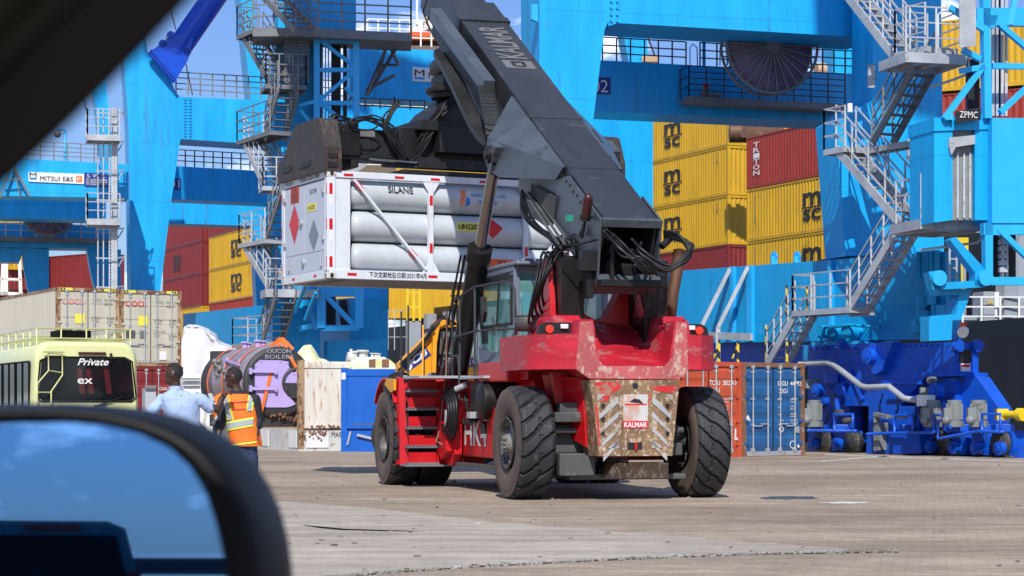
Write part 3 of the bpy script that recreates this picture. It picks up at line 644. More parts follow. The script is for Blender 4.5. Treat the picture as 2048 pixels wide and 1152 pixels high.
# boom pillars and U-shaped web
def pillar(x0, x1):
    b = MB(); b.prism([(x0, -.12, 2.4), (x0, -.18, 2.9), (x0, -.22, 3.42), (x0, .35, 3.52), (x0, .62, 3.3), (x0, 1.0, 2.7), (x0, 1.3, 2.0), (x0, -.12, 2.0)], (x1-x0, 0, 0)); return b
rs('boom_pillar', pillar(-.80, -.46), 'grease', bevel=.02); rs('boom_pillar', pillar(.47, .80), 'grease', bevel=.02)
def mirrorx(p): return [(-x, y, z) for x, y, z in p]
b = MB()
for sg, wd_, zt in ((-1, .08, 3.45), (1, .06, 3.2)):
    b.prism([(sg*.82, .0, 2.2), (sg*.82, .05, 2.8), (sg*.82, .2, zt), (sg*.82, .45, zt+.02), (sg*.82, .62, zt-.4), (sg*.82, .85, 2.7), (sg*.82, 1.1, 2.2)], (sg*wd_, 0, 0))
    b.prism([(sg*.46, -.18, 2.62), (sg*.46, .1, 3.1), (sg*.46, .3, 2.62)], (-sg*.01, 0, 0))
rs('pillar_flank', b, 'red', bevel=.03)
b = MB(); u = [(-.46, .55, 3.35), (-.38, .55, 2.98), (-.22, .55, 2.68), (-.02, .55, 2.58), (.14, .55, 2.66), (.30, .55, 2.95), (.40, .55, 3.35), (.46, .55, 3.6), (.46, .55, 1.9), (-.46, .55, 1.9), (-.46, .55, 3.6)]
b.prism(u, (0, .35, 0)); rs('cross_web', b, 'red')
# boom: axis in the machine's centre plane
BA = math.atan(.523); bd = V((0, cos(BA), sin(BA))); bn = V((0, -sin(BA), cos(BA)))     # along, and towards the upper face
P0 = V((0, -.92, 3.95))                                                                   # rear edge of the upper face
def bp(s_, x, d): return P0 + bd*s_ + V((x, 0, 0)) - bn*d                                    # s along, d below upper face
def boxbeam(b, s0, s1, w_, d0, d1, t=.03, w1=None, x0=0):
    w1 = w1 or w_
    vs = [bp(s0, -w_/2+x0, d0), bp(s0, w_/2+x0, d0), bp(s0, w_/2+x0, d1), bp(s0, -w_/2+x0, d1), bp(s1, -w1/2+x0, d0), bp(s1, w1/2+x0, d0), bp(s1, w1/2+x0, d1), bp(s1, -w1/2+x0, d1)]
    b.add(vs, [(0, 1, 5, 4), (1, 2, 6, 5), (2, 3, 7, 6), (3, 0, 4, 7), (4, 5, 6, 7)])
    # open rear end with wall thickness
    iv = [bp(s0, -w_/2+t+x0, d0+t), bp(s0, w_/2-t+x0, d0+t), bp(s0, w_/2-t+x0, d1-t), bp(s0, -w_/2+t+x0, d1-t)]; jv = [p + bd*1.2 for p in iv]
    b.add([vs[0], vs[1], vs[2], vs[3]] + iv, [(0, 4, 5, 1), (1, 5, 6, 2), (2, 6, 7, 3), (3, 7, 4, 0)])
    b.add(iv+jv, [(0, 4, 5, 1), (1, 5, 6, 2), (2, 6, 7, 3), (3, 7, 4, 0), (4, 7, 6, 5)])
b = MB(); boxbeam(b, 0, 9.3, .80, 0, .95, w1=.87); BM = rs('boom', b, 'boom', bevel=.02)
b = MB(); b.prism([bp(.0, .0, .0)+V((-.43, 0, 0)), bp(1.7, 0, .03)+V((-.43, 0, 0)), bp(2.25, 0, .3)+V((-.43, 0, 0)), bp(2.05, 0, .80)+V((-.43, 0, 0)), bp(1.24, 0, .98)+V((-.43, 0, 0)), bp(.18, 0, .95)+V((-.43, 0, 0)), bp(-.25, 0, .80)+V((-.43, 0, 0))], (-.03, 0, 0))
b.prism([bp(.0, .0, .0)+V((.43, 0, 0)), bp(.9, 0, 0)+V((.43, 0, 0)), bp(1.2, 0, 1.15)+V((.43, 0, 0)), bp(.1, 0, 1.02)+V((.43, 0, 0)), bp(-.25, 0, .80)+V((.43, 0, 0))], (.03, 0, 0))
b.prism([bp(-.06, -.43, -.01), bp(.02, -.43, -.01), bp(.02, -.43, .1), bp(-.06, -.43, .1)], (.88, 0, 0))
b.prism([bp(-.30, -.46, .80), bp(-.20, -.46, .76), bp(.02, -.46, 1.08), bp(-.08, -.46, 1.12)], (.94, 0, 0))
rs('rear_cheek', b, 'gusset', BM, bevel=.012)
b = MB(); boxbeam(b, 9.0, 12.6, .76, .07, .84); rs('inner_boom', b, 'boom', BM, bevel=.015)
b = MB(); boxbeam(b, 9.1, 9.35, .93, -.03, .98, .02); 
for k in (-.36, -.2, .2, .36): b.box(bp(9.5, k, .06), (.10, .16, .03))
boxbeam(b, 1.95, 2.0, .83, -.006, .97, .02); boxbeam(b, 4.1, 4.2, .86, -.008, .97, .02)
b.box(bp(3.6, .49, .22), (.14, .55, .3), Matrix.Rotation(BA, 3, 'X')); b.box(bp(3.15, .53, .34), (.12, .3, .3), Matrix.Rotation(BA, 3, 'X'))
rs('boom_collar', b, 'boom', BM, bevel=.01)
b = MB()
xs_ = bn.cross(bd)
b.text('KALMAR', bp(7.05, .27, -.004), bd, (-1, 0, 0), .50, wd=1.75, bold=.02)
rs('lettering', b, 'decal', BM)
b = MB(); b.prism([bp(6.55, -.22, -.003), bp(6.95, -.22, -.003), bp(6.95, .30, -.003), bp(6.55, .30, -.003)], -bn*.002); lg = rs('logo_patch', b, 'decal', BM)
b = MB(); b.text('C3', bp(6.60, .17, -.006), bd, (-1, 0, 0), .26, wd=.30, bold=.04); rs('logo', b, 'ink', BM)
# cable channel and energy chain on the left flank of the boom
b = MB()
def lb(s_, d, x=-.66): return bp(s_, x, d)
b.bar(lb(6.0, .16, -.64), lb(9.75, .10, -.76), .20, .22, up=bn); rs('cable_trough', b, 'gusset', BM, bevel=.01)
b = MB(); b.bar(lb(6.0, .40, -.60), lb(9.7, .34, -.72), .16, .26, up=bn); b.bar(lb(4.9, .62, -.52), lb(9.6, .62, -.58), .12, .5, up=bn); rs('trough_wall', b, 'black', BM)
b = MB()
chain = [lb(8.9, .56, -.80), lb(8.3, .58, -.80), lb(7.4, .64, -.80), lb(6.5, .74, -.80), lb(5.8, .80, -.80), lb(5.2, .78, -.80), lb(4.8, .70, -.80)]
ch2 = [lb(6.1, .2, -.66), lb(5.8, .24, -.70), lb(5.5, .30, -.74), lb(5.2, .38, -.76), lb(4.95, .46, -.78), lb(4.75, .58, -.80)]
for path in (chain, ch2):
    for i in range(len(path)-1):
        p, q = path[i], path[i+1]; n = max(2, int((q-p).length/.085)); d = (q-p).normalized()
        for k in range(n):
            c = p.lerp(q, (k+.5)/n); b.bar(c-V((.11, 0, 0)), c+V((.11, 0, 0)), .05, .09, up=d); 
            b.bar(c - V((.12, 0, 0)) - d*.04, c - V((.12, 0, 0)) + d*.04, .015, .10); b.bar(c + V((.12, 0, 0)) - d*.04, c + V((.12, 0, 0)) + d*.04, .015, .10)
rs('energy_chain', b, mat('chain_plastic', (.022, .022, .022), .5, var=.5, wear=(.10, .09, .07), wamt=.25, wscale=18), BM)
# lift cylinder ears
b = MB()
for sg in (-1, 1):
    def e(s_, d, x): return bp(s_, sg*x, d)
    o_ = [e(5.25, .06, .46), e(2.0, .01, .46), e(2.1, .25, .52), e(2.9, .55, .72), e(3.6, .82, .95), e(4.0, .86, 1.02), e(4.25, .68, 1.03), e(4.35, .45, 1.0)]
    b.prism(o_, (-sg*.04, 0, 0))
    b.prism([e(3.80, .40, 1.03), e(4.30, .40, 1.03), e(4.30, .80, 1.03), e(3.9, .90, 1.03)], (-sg*.55, 0, 0))
    b.prism([e(4.3, .5, .45), e(2.1, .3, .45), e(2.4, 1.15, .45), e(3.4, 1.35, .45), e(4.2, 1.2, .45)], (-sg*.02, 0, 0))
ear = rs('cylinder_ear', b, 'gusset', BM, bevel=.015)
b = MB()
for sg in (-1, 1):
    b.cyl(bp(4.06, sg*1.08, .62), bp(4.06, sg*.5, .62), .14); b.cyl(bp(4.06, sg*1.11, .62), bp(4.06, sg*1.06, .62), .075)
rs('pin', b, 'grease', BM)
for sg in (-1, 1):
    topp = bp(4.02, sg*.93, .66); base = V((sg*.93, 5.50, 1.75)); d = (base-topp); Ln = d.length; d.normalize()
    b = MB(); b.cyl(topp + d*(Ln*.40), base, .165, n=28)
    b.cyl(topp + d*(Ln*.385), topp+d*(Ln*.44), .205, n=28)
    for k in range(12):
        a = 2*pi*k/12; c = topp + d*(Ln*.40) + V((cos(a)*.17, 0, sin(a)*.0)) + V((0, 1, 0)).cross(d).normalized()*0
    b.cyl(base - d*.1, base+d*.25, .2); lc = rs('lift_cylinder', b, 'grease')
    b = MB(); b.cyl(topp, topp + d*(Ln*.42), .095, n=28, cap=False); rs('rod', b, 'chrome', lc)
    b = MB(); b.cyl(topp+V((-.09, 0, 0)), topp+V((.09, 0, 0)), .17); rs('eye', b, 'grease', lc)
    b = MB(); b.tube([topp + d*(Ln*.42) + V((-.24, -.05, 0)), topp + d*(Ln*.7) + V((-.25, -.05, 0)), base + V((-.25, -.1, .1))], .022); b.tube([topp + d*(Ln*.42) + V((-.30, -.0, 0)), base + V((-.32, 0, .1))], .018); rs('pipe', b, 'hose', lc)
# boom pivot hoses and junk around the rear opening
r = random.Random(11)
def spl(pts, k=6):
    """smooth curve through the points"""
    P = [V(p) for p in pts]; P = [P[0]*2-P[1]] + P + [P[-1]*2-P[-2]]; out = []
    for i in range(1, len(P)-2):
        a, b_, c, d = P[i-1:i+3]
        for j in range(k):
            t = j/k; out.append(.5*((2*b_) + (c-a)*t + (2*a-5*b_+4*c-d)*t*t + (3*b_-a-3*c+d)*t**3))
    out.append(P[-2]); return out
b = MB()
for k in range(5):
    q = lambda a: r.uniform(-a, a)
    b.tube(spl([(.0+q(.2), -1.0, 3.66-.05*k), (.05+q(.05), -1.22, 3.50-.035*k), (.35, -1.34+q(.03), 3.30-.03*k+q(.03)), (.60+q(.05), -1.36, 3.30+.025*k+q(.03)), (.74+.012*k, -1.28, 3.45+.03*k), (.66+q(.04), -1.15, 3.68+q(.04)), (.50, -.9, 3.75+q(.05))]), .024)
for k in range(6):
    q = lambda a: r.uniform(-a, a)
    b.tube(spl([(-.35+q(.1), -.9, 3.75+q(.08)), (-.2+q(.1), -1.2, 3.5+q(.1)), (.05+q(.1), -1.3, 3.3+q(.1)), (.25+q(.1), -1.2, 3.22+q(.06)), (.5, -.9, 3.2)]), r.uniform(.012, .022))
for k in range(5):
    x = -.62-.05*k; b.tube(spl([bp(1.5, -.5, .9), bp(.9, x, 1.0), V((x-.12, .1+.05*k, 3.55)), V((x-.32, .0, 3.25-.05*k)), V((x-.36, .2, 2.95-.1*k)), V((x-.15, .6, 2.6))]), .02)
b.tube([bp(-.30, .1, .5), bp(-.45, .0, .78), bp(-.5, .1, 1.15), bp(-.4, .2, 1.4)], .01); b.tube([bp(-.30, .3, .5), bp(-.45, .25, 1.3), bp(-.4, .15, 1.42)], .008)
b.tube([bp(-.05, -.47, .30), bp(-.02, -.75, .40), bp(.3, -1.0, .55), bp(.9, -.8, .85)], .016)
rs('hose', b, 'hose', BM)
b = MB(); b.box(bp(-.12, .02, .72), (.22, .16, .16)); b.box(bp(-.1, -.25, .62), (.06, .25, .5)); b.box(bp(-.06, -.55, .62), (.26, .2, .30)); b.cyl(bp(-.1, -.3, .85), bp(-.1, .42, .9), .07); b.rng(-.46, .46, -1.0, -.8, 3.0, 3.1)
b.box(bp(-.1, -.52, .95), (.10, .2, .42)); b.cyl(bp(-.25, .42, .3), bp(-.1, .62, .2), .05)
rs('valve_block', b, 'grease', BM, bevel=.01)
b = MB(); b.rng(-.02, .17, -1.25, -1.10, 3.28, 3.40); rs('steel_block', b, 'galv', BM, bevel=.01)
b = MB(); b.cyl(bp(.35, -.56, .1), bp(.35, -.56, -.16), .07, n=16); b.sph(bp(.35, -.56, -.16), .07, 12); bc = rs('beacon', b, mat('dark_red_lens', (.045, .010, .010), .3), BM)
b = MB(); b.cyl(bp(.35, -.56, .1), bp(.35, -.56, .45), .02); b.cyl(bp(.35, -.56, .1), bp(.35, -.56, .16), .08); rs('beacon_stem', b, 'black', BM)
b = MB()
for k in range(3): b.cyl(bp(1.0, -.52-.06*k, .80+.04*k), bp(3.3, -.48-.06*k, .92+.02*k), .022, n=10)
rs('hydraulic_pipe', b, 'axle', BM)
b = MB()
for k in range(16): b.bar(bp(2.05+.085*k, -.50, .50+.02*k), bp(2.0+.085*k, -.50, .95), .02, .05)
rs('cable_comb', b, 'axle', BM)
b = MB()
for k in range(5):
    q = lambda a: r.uniform(-a, a)
    b.tube(spl([bp(3.4, -.62, .95+.04*k), bp(2.6, -.66-.03*k, 1.05+q(.05)), bp(1.9, -.6, 1.05+q(.05)), bp(1.3, -.55, .95+q(.08)), bp(1.0, -.5, .85)]), .022)
for k in range(4): b.tube(spl([bp(.6, -.5, .35+.05*k), bp(.35+.1*k, -.6, .55), bp(.5, -.55, .8), bp(.9, -.5, .9)]), .014)
rs('cheek_hose', b, 'hose', BM)
b = MB()
for k in range(9):
    b.cyl(bp(.35+.2*k, -.455, .12+.02*(k % 2)), bp(.35+.2*k, -.475, .12+.02*(k % 2)), .022, n=8)
for k in range(3): b.cyl(bp(.7+.05*k, -.455, .5+.1*k), bp(.7+.05*k, -.48, .5+.1*k), .03, n=8)
rs('bolt', b, 'grease', BM)
b = MB(); b.box(bp(1.0, -.58, .42), (.08, .12, .1)); rs('valve_cap', b, mat('green_valve', (.02, .25, .18), .4), BM)
b = MB(); b.tube([(1.10, .15, 3.62), (1.08, .12, 3.45), (.98, .1, 2.95), (.93, .1, 2.45)], [.08, .095, .09, .085], 14); rs('exhaust', b, 'rustpipe')
# under-deck clutter: side hoses, headlamp box, tank
b = MB()
for k in range(4):
    R_ = .42-.05*k; b.tube([(-1.36-.03*k, 4.25+R_*cos(t)*1.2, 1.22+R_*sin(t)) for t in [radians(a) for a in range(60, 290, 20)]], .035, 8)
rs('side_hose', b, 'hose')
b = MB(); b.cyl((-1.25, 2.55, 1.42), (-.8, 2.55, 1.42), .30, n=24); b.sph((-1.25, 2.55, 1.42), .29, 16, (.35, 1, 1)); b.rng(-1.2, -.8, 2.9, 3.5, 1.2, 1.7); b.cyl((-1.22, 2.6, 1.1), (-1.22, 2.6, .9), .05)
b.tube([(-1.2, 3.9, 1.55), (-1.2, 3.7, 1.3), (-1.2, 3.5, 1.15), (-1.2, 3.1, 1.1)], .03); b.cyl((-1.3, 3.5, 1.08), (-1.3, 3.05, 1.08), .05)
rs('headlamp_box', b, 'black', bevel=.01)
b = MB(); b.box((-1.45, 4.1, 1.12), (.04, .09, .30)); b.cyl((-1.35, 3.85, 1.6), (-1.2, 3.7, 1.68), .05); b.rng(-1.34, -1.2, 3.0, 3.2, 1.14, 1.24); rs('fitting', b, 'galv')
# handrails and antenna rods
b = MB()
R1 = [(-1.72, 4.95, 1.0), (-1.74, 4.95, 3.4)]
for x, y in ((-1.97, 5.12), (-1.88, 5.0)): b.cyl((x, y, .95), (x, y, 2.9 if x < -1.9 else 3.0), .016, n=6)
hr = [(-1.20, 3.7, 1.8), (-1.20, 3.7, 3.0), (-1.15, 2.6, 3.12), (-1.05, 1.0, 3.12)]
b.tube([(-1.25, 4.5, 1.5), (-1.25, 4.5, 3.02), (-1.2, 4.3, 3.10), (-1.18, 3.3, 3.22), (-1.0, 1.9, 3.24), (-1.0, 1.6, 3.1), (-1.0, 1.5, 2.4)], .02)
b.tube([(-1.25, 4.5, 2.45), (-1.18, 3.3, 2.52), (-1.0, 1.6, 2.5)], .018); b.tube([(-1.18, 3.3, 1.75), (-1.18, 3.3, 3.22)], .02); b.tube([(-1.2, 4.2, 1.7), (-1.2, 4.2, 3.1)], .016)
b.tube([(-1.3, 4.3, 1.5), (-1.3, 4.3, 2.0), (-1.3, 4.15, 2.15), (-1.3, 3.95, 2.15), (-1.3, 3.85, 2.0), (-1.3, 3.85, 1.45), (-1.3, 3.5, 1.42), (-1.3, 3.3, 1.42)], .018)
b.tube([(-1.2, 3.3, 2.0), (-1.2, 3.2, 1.75), (-1.15, 2.9, 1.68)], .018)
rs('handrail', b, 'wire')
b = MB(); b.tube([(-1.28, 4.75, 2.9), (-1.32, 4.65, 1.9), (-1.4, 4.72, 1.0), (-1.45, 4.8, .75), (-1.42, 4.5, .70)], .014); rs('rope', b, 'copper')
b = MB(); b.tube([(-1.15, 2.2, 2.42), (-1.15, 2.25, 2.62), (-1.15, 2.35, 2.7)], .012); b.prism([(-1.14, 3.0, 2.65), (-1.14, 3.12, 2.85), (-1.14, 3.12, 3.05), (-1.14, 2.95, 3.05), (-1.14, 2.9, 2.8)], (.06, 0, 0)); b.rng(-1.0, -.84, .6, .62, 2.32, 2.6); rs('side_mirror', b, 'black', bevel=.015)

# ------------------------------------------------------------ spreader, in the container's direction
CA = radians(26); cu = V((cos(CA), sin(CA), 0)); cv = V((-sin(CA), cos(CA), 0))
CO = V((-3.33, 37.5, 3.64)) + cu*3.03 + cv*1.22        # centre of container bottom
CHT = 1.96
RW = Matrix.Translation((SX, SY, 0)) @ Matrix.Rotation(TH, 4, 'Z'); RWI = RW.inverted()
class SB(MB):
    """builder in spreader axes: u along the container, v away, w up from the container's top"""
    def done(s, name, m, parent=None, bevel=0, **k):
        T = RWI @ Matrix.Translation(CO + V((0, 0, CHT))) @ Matrix.Rotation(CA, 4, 'Z'); s.v = [T @ V(p) for p in s.v]
        return s.build(name, m, parent or RS, bevel, wspace=False, **k)
b = SB()
b.rng(-2.2, 2.2, -.35, .35, .34, .90); b.rng(-1.3, 1.5, -.45, .45, .30, .97); b.rng(-1.3, 1.2, -.62, .62, .0, .16); b.rng(-1.0, 1.0, -.7, .7, .90, 1.10)
b.rng(-2.3, -2.15, -.55, .55, .15, 1.0)
SP = b.done('spreader', 'black', bevel=.02)
b = SB()
for sg in (-1, 1):
    x = sg*2.42
    for u_ in (-1, 1): b.rng(x-.3*1, x+.28, u_*.45-.16, u_*.45+.16, .36, .84)
    b.rng(sg*3.0-.12 if sg > 0 else -2.95, sg*3.0+.1 if sg > 0 else -2.3, -.5, .5, .34, .95)
b.done('telescopic_arm', 'grease', SP, bevel=.02)
for sg in (-1, 1):
    b = SB()
    prof = [(-1.24, -.02), (-1.24, .42), (-1.02, .92), (-.90, .97), (.30, .97), (.95, .42), (1.24, .34), (1.24, -.02)]
    x0 = sg*3.10; b.prism([(x0, v_, w_) for v_, w_ in prof], (-sg*.34, 0, 0)); eb = b.done('end_beam', 'rustplate', SP, bevel=.03)
    b = SB(); 
    for v_ in (-1, 1): b.rng(sg*3.02, sg*2.84, v_*1.26, v_*1.18, .05, .14); b.rng(sg*3.02, sg*2.84, v_*1.26, v_*1.18, .22, .30)
    b.rng(sg*3.12, sg*3.05, -.55, .0, .14, .24); b.rng(sg*3.12, sg*3.05, .5, .9, .14, .24)
    b.done('slot', 'ink', eb)
b = SB(); b.cyl((-1.95, -.52, .34), (-.95, -.52, .30), .035); b.done('extension_rod', 'chrome', SP)
b = SB(); b.cyl((-2.5, -.52, .34), (-1.95, -.52, .34), .05); b.rng(-.97, 2.0, -.60, -.45, .20, .40); b.rng(-1.3, 1.6, -.75, -.5, -.06, .02); b.done('extension_cylinder', 'black', SP, bevel=.01)
b = SB()
for u_, rr in ((-1.95, .15), (-1.45, .12)): b.cyl((u_, -.36, .58), (u_, -.352, .58), rr, n=24)
b.done('opening', 'ink', SP)
b = SB()
b.prism([(-.95, -.55, .9), (-.55, -.55, 1.35), (-.15, -.55, 1.62), (.9, -.55, 1.62), (1.1, -.55, .9)], (0, 1.1, 0)); b.rng(-.6, 1.5, -.75, .75, .5, 1.0)
b.lathe([(0, 0), (0, .42), (.10, .42), (.10, .5), (.20, .5), (.20, .42), (.28, .40), (.28, 0)], (0, 0, 1.62), (0, 0, 1), 40)
for k in range(48):
    a = 2*pi*k/48; b.bar((cos(a)*.5, sin(a)*.5, 1.73), (cos(a)*.5, sin(a)*.5, 1.82), .03)
b.rng(-.32, .32, -.3, .3, 1.85, 2.05)
b.done('rotator', 'black', SP, bevel=.01)
b = SB()
for k in range(3): b.cyl((-.20+.16*k-.05, -.32, 2.25), (-.20+.16*k+.05, .32, 2.25), .19-.03*(k % 2), n=16)
b.rng(-.28, .18, -.25, .25, 2.0, 2.6); b.done('rotator_yoke', 'grease', SP, bevel=.02)
b = SB(); b.cyl((-.02, -.15, 2.5), (-.06, -.1, 3.2), .05, n=16); b.cyl((.25, .3, 2.5), (.2, .3, 3.2), .05, n=16); dc = b.done('damper_rod', 'chrome', SP)
b = SB(); b.cyl((-.06, -.1, 3.15), (-.12, -.05, 4.6), .10, n=16); b.cyl((.2, .3, 3.1), (.15, .3, 4.6), .10, n=16); b.rng(-.1, .2, -.1, .4, 2.4, 4.4); b.rng(.1, 1.0, -.1, .5, 1.9, 2.7); b.rng(.3, 1.6, 0, .5, 1.5, 2.3); b.done('damper', 'black', SP)
# spreader hoses
b = SB(); r = random.Random(5)
q = lambda a: r.uniform(-a, a)
for k in range(9):
    b.tube(spl([(-1.0+q(.15), -.50, .25+q(.05)), (-.85+q(.12), -.60, .7+q(.05)), (-.62+q(.1), -.68, 1.1+q(.06)), (-.40+q(.1), -.70, 1.38+q(.06)), (-.1+q(.1), -.62, 1.58+q(.06)), (.2+q(.1), -.55, 1.45+q(.1)), (.4+q(.1), -.5, 1.1+q(.1))]), r.uniform(.016, .026))
for k in range(7):
    b.tube(spl([(-2.75, -.4+q(.1), .85), (-2.55+q(.1), -.42, 1.08+q(.06)), (-2.25+q(.1), -.45, 1.02+q(.08)), (-1.95+q(.1), -.45, 1.10+q(.06)), (-1.65+q(.1), -.48, 1.0+q(.08)), (-1.45+q(.08), -.5, .9+q(.1))]), .016)
for k in range(7):
    b.tube(spl([(-1.38+q(.08), -.5, 1.42+q(.1)), (-1.55+q(.08), -.52, 1.15+q(.05)), (-1.60+q(.06), -.52, .9+q(.05)), (-1.40+q(.08), -.54, .6+q(.05)), (-1.20+q(.08), -.5, .32+q(.05))]), r.uniform(.016, .024))
for k in range(14):
    x = -2.60+r.uniform(-.2, .3); b.tube(spl([(x, -.5, 1.0), (x+q(.12), -.52, .85), (x+q(.12), -.55, .6+q(.1)), (x+.1, -.5, .35)]), .012)
for (cx_, cz_, R_) in ((.35, .95, .36), (-2.1, .95, .2)):
    b.tube([(cx_+R_*cos(t)*1.4, -.66, cz_+R_*sin(t)*.6) for t in [radians(a) for a in range(0, 361, 24)]], .018)
b.tube([(-.62, -.3, 2.9), (-.75, -.3, 3.2), (-.6, -.3, 3.6), (-.3, -.3, 3.7)], .02); b.tube([(-.5, -.3, 2.7), (-.68, -.3, 3.0), (-.5, -.3, 3.3), (-.2, -.3, 3.4)], .018)
b.done('spreader_hose', 'hose', SP)
b = SB(); b.rng(-2.05, -1.75, -.357, -.35, .76, .90); b.done('data_plate', 'decal', SP)

# ------------------------------------------------------------ gas cylinder frame hanging from the spreader
GC = thing('gas_cylinder_frame', 'white framed rack of grey gas cylinders hanging from the spreader', 'gas container', CO, CA)
def gc(name, mb, m, parent=None, bevel=0, **k): return mb.build(name, m, parent or GC, bevel, wspace=False, **k)
L2, W2, H = 3.03, 1.22, CHT
b = MB()
for sx in (-1, 1):
    for sy in (-1, 1): b.rng(sx*L2, sx*(L2-.16), sy*W2, sy*(W2-.16), 0, H)
    b.rng(sx*L2, sx*(L2-.12), -W2, W2, 0, .16); b.rng(sx*L2, sx*(L2-.12), -W2, W2, H-.14, H)
for sy in (-1, 1):
    b.rng(-L2, L2, sy*(W2-.002), sy*(W2-.12), .0, .165); b.rng(-L2+.1, L2, sy*(W2-.002), sy*(W2-.10), H-.13, H-.01)
    b.rng(-L2+.16, -L2+.46, sy*(W2-.03), sy*(W2-.14), .16, H-.1); b.rng(L2-.46, L2-.16, sy*(W2-.03), sy*(W2-.14), .16, H-.1)
    for x in (-.98, .98):
        b.rng(x-.05, x+.05, sy*(W2-.01), sy*(W2-.09), .16, H-.1)
        b.prism([(x-.17, sy*(W2-.012), .165), (x+.17, sy*(W2-.012), .165), (x+.05, sy*(W2-.012), .36), (x-.05, sy*(W2-.012), .36)], (0, -sy*.02, 0))
        b.prism([(x-.17, sy*(W2-.012), H-.13), (x+.17, sy*(W2-.012), H-.13), (x+.05, sy*(W2-.012), H-.33), (x-.05, sy*(W2-.012), H-.33)], (0, -sy*.02, 0))
    b.bar((-L2+.52, sy*(W2-.035), H-.16), (-1.08, sy*(W2-.035), .2), .05, .11, up=(0, 1, 0)); b.bar((L2-.52, sy*(W2-.035), H-.16), (1.08, sy*(W2-.035), .2), .05, .11, up=(0, 1, 0))
gc('frame', b, 'white', bevel=.008)
b = MB()
b.rng(-L2+.5, L2-.5, -W2+.1, W2-.1, -.0, .03); b.rng(-L2+.05, L2-.05, -W2+.12, W2-.12, .02, .05); gc('floor', b, 'galv_dark')
b = MB()
for sx in (-1, 1):
    for sy in (-1, 1):
        for z0, z1 in ((0, .12), (H-.12, H+.004)): b.rng(sx*(L2+.004), sx*(L2-.18), sy*(W2+.004), sy*(W2-.165), z0, z1)
cc = gc('corner_casting', b, 'dirtywhite', bevel=.012)
b = MB()
for z in (.055, H-.06):
    for sx in (-1, 1):
        b.sph((sx*(L2-.09), -W2-.004, z), .035, 12, (1, .15, 1.4)); b.sph((sx*(L2+.004), -W2+.09, z), .03, 12, (.15, 1, 1.3))
gc('casting_hole', b, 'ink', cc)
tanks = []
for row in range(3):
    for col in range(3):
        z = .40 + row*.585; y = -W2+.34 + col*.60
        b = MB(); R_ = .283; x0, x1 = -L2+.50, L2-.50
        b.lathe([(x0, 0), (x0, .18), (x0+.03, .23), (x0+.10, R_-.012), (x0+.2, R_), (x1-.2, R_), (x1-.10, R_-.012), (x1-.03, .23), (x1, .18), (x1, 0)], (0, y, z), (1, 0, 0), 56)
        tanks.append(gc('gas_cylinder', b, 'tank'))
b = MB(); b.rng(-L2+.48, L2-.48, -.2, .25, .15, H-.2); b.rng(-L2+.5, L2-.5, -W2+.3, W2-.3, .5, .6); b.rng(-L2+.5, L2-.5, -W2+.3, W2-.3, 1.1, 1.2); gc('inner_support', b, 'black')
b = MB(); b.rng(-L2+.46, -L2+.50, -W2+.12, W2-.12, .16, H-.12); b.rng(L2-.50, L2-.46, -W2+.12, W2-.12, .16, H-.12); gc('bulkhead', b, 'black')
# end doors
for (y0, y1) in ((-W2+.17, -.003), (.003, W2-.17)):
    b = MB(); b.rng(-L2+.01, -L2+.05, y0, y1, .52, H-.16); gc('door', b, 'endpanel', bevel=.006)
b = MB(); b.rng(-L2+.01, -L2+.05, -W2+.17, W2-.17, .165, .513); gc('lower_door', b, 'endpanel', bevel=.006)
b = MB()
for y in (-.90, .8):
    for z in (.26,): b.cyl((-L2-.01, y, z), (-L2-.01, y, z+.22), .012); b.rng(-L2-.02, -L2+.02, y-.05, y+.05, z-.02, z)
for (y, z) in ((.14, 1.10), (.02, .36)): b.cyl((-L2-.03, y, z), (-L2+.02, y, z), .065, n=16); b.cyl((-L2-.035, y, z), (-L2-.03, y, z), .03, n=12)
for z in (.75, 1.6):
    for y in (-W2+.2, W2-.2): b.rng(-L2-.03, -L2+.02, y-.05, y+.05, z-.04, z+.04)
gc('latch', b, 'galv')
b = MB(); rt = []
for x in (-2.62, -1.62, -.90, .1, 1.0, 2.1): b.rng(x-.09, x+.09, -W2-.003, -W2, H-.10, H-.055)
for x in (-2.55, -.95, .12, 1.5): b.rng(x-.09, x+.09, -W2-.003, -W2, .06, .11)
for z in (.30, .98, 1.62): b.rng(-L2+.04, -L2+.10, -W2-.003, -W2, z-.1, z+.1); b.rng(-L2-.003, -L2, -W2+.02, -W2+.05, z-.1, z+.1); b.rng(-L2-.003, -L2, W2-.05, W2-.02, z-.1, z+.1)
for x in (-.98, .98):
    for z in (.62, 1.5): b.rng(x-.03, x+.03, -W2+.004, -W2+.010, z-.1, z+.08)
for y in (-.6, .55): b.rng(-L2-.003, -L2, y-.07, y+.07, .05, .1)
pA, pB = V((-L2+.52, -W2+.004, H-.16)), V((-1.08, -W2+.004, .2)); dd = (pB-pA).normalized()
b.bar(pA+dd*.03, pA+dd*.25, .085, .02, up=(0, 1, 0)); b.bar(pB-dd*.5, pB-dd*.30, .085, .02, up=(0, 1, 0))
gc('red_tape', b, 'redtape')
b = MB()
for z in (.30, .98, 1.62): b.rng(-L2+.04, -L2+.10, -W2-.003, -W2, z-.28, z-.1)
gc('white_tape', b, 'whitetape')
fy = -W2+.34-.283
def curved(b, body, x, z, h, wd, row, bold=0, seg=True):
    """lettering wrapped on the cylinder of a row"""
    vs, fs, x0, x1, y0, y1 = txt(body, bold); k = h/(y1-y0); kx = wd/(x1-x0); cz = .40+row*.585; R_ = .296
    b.add([(x+(a-x0)*kx, -W2+.34 - R_*cos(((c-y0)*k + z - cz)/R_), cz + R_*sin(((c-y0)*k + z - cz)/R_)) for a, c in vs], fs)
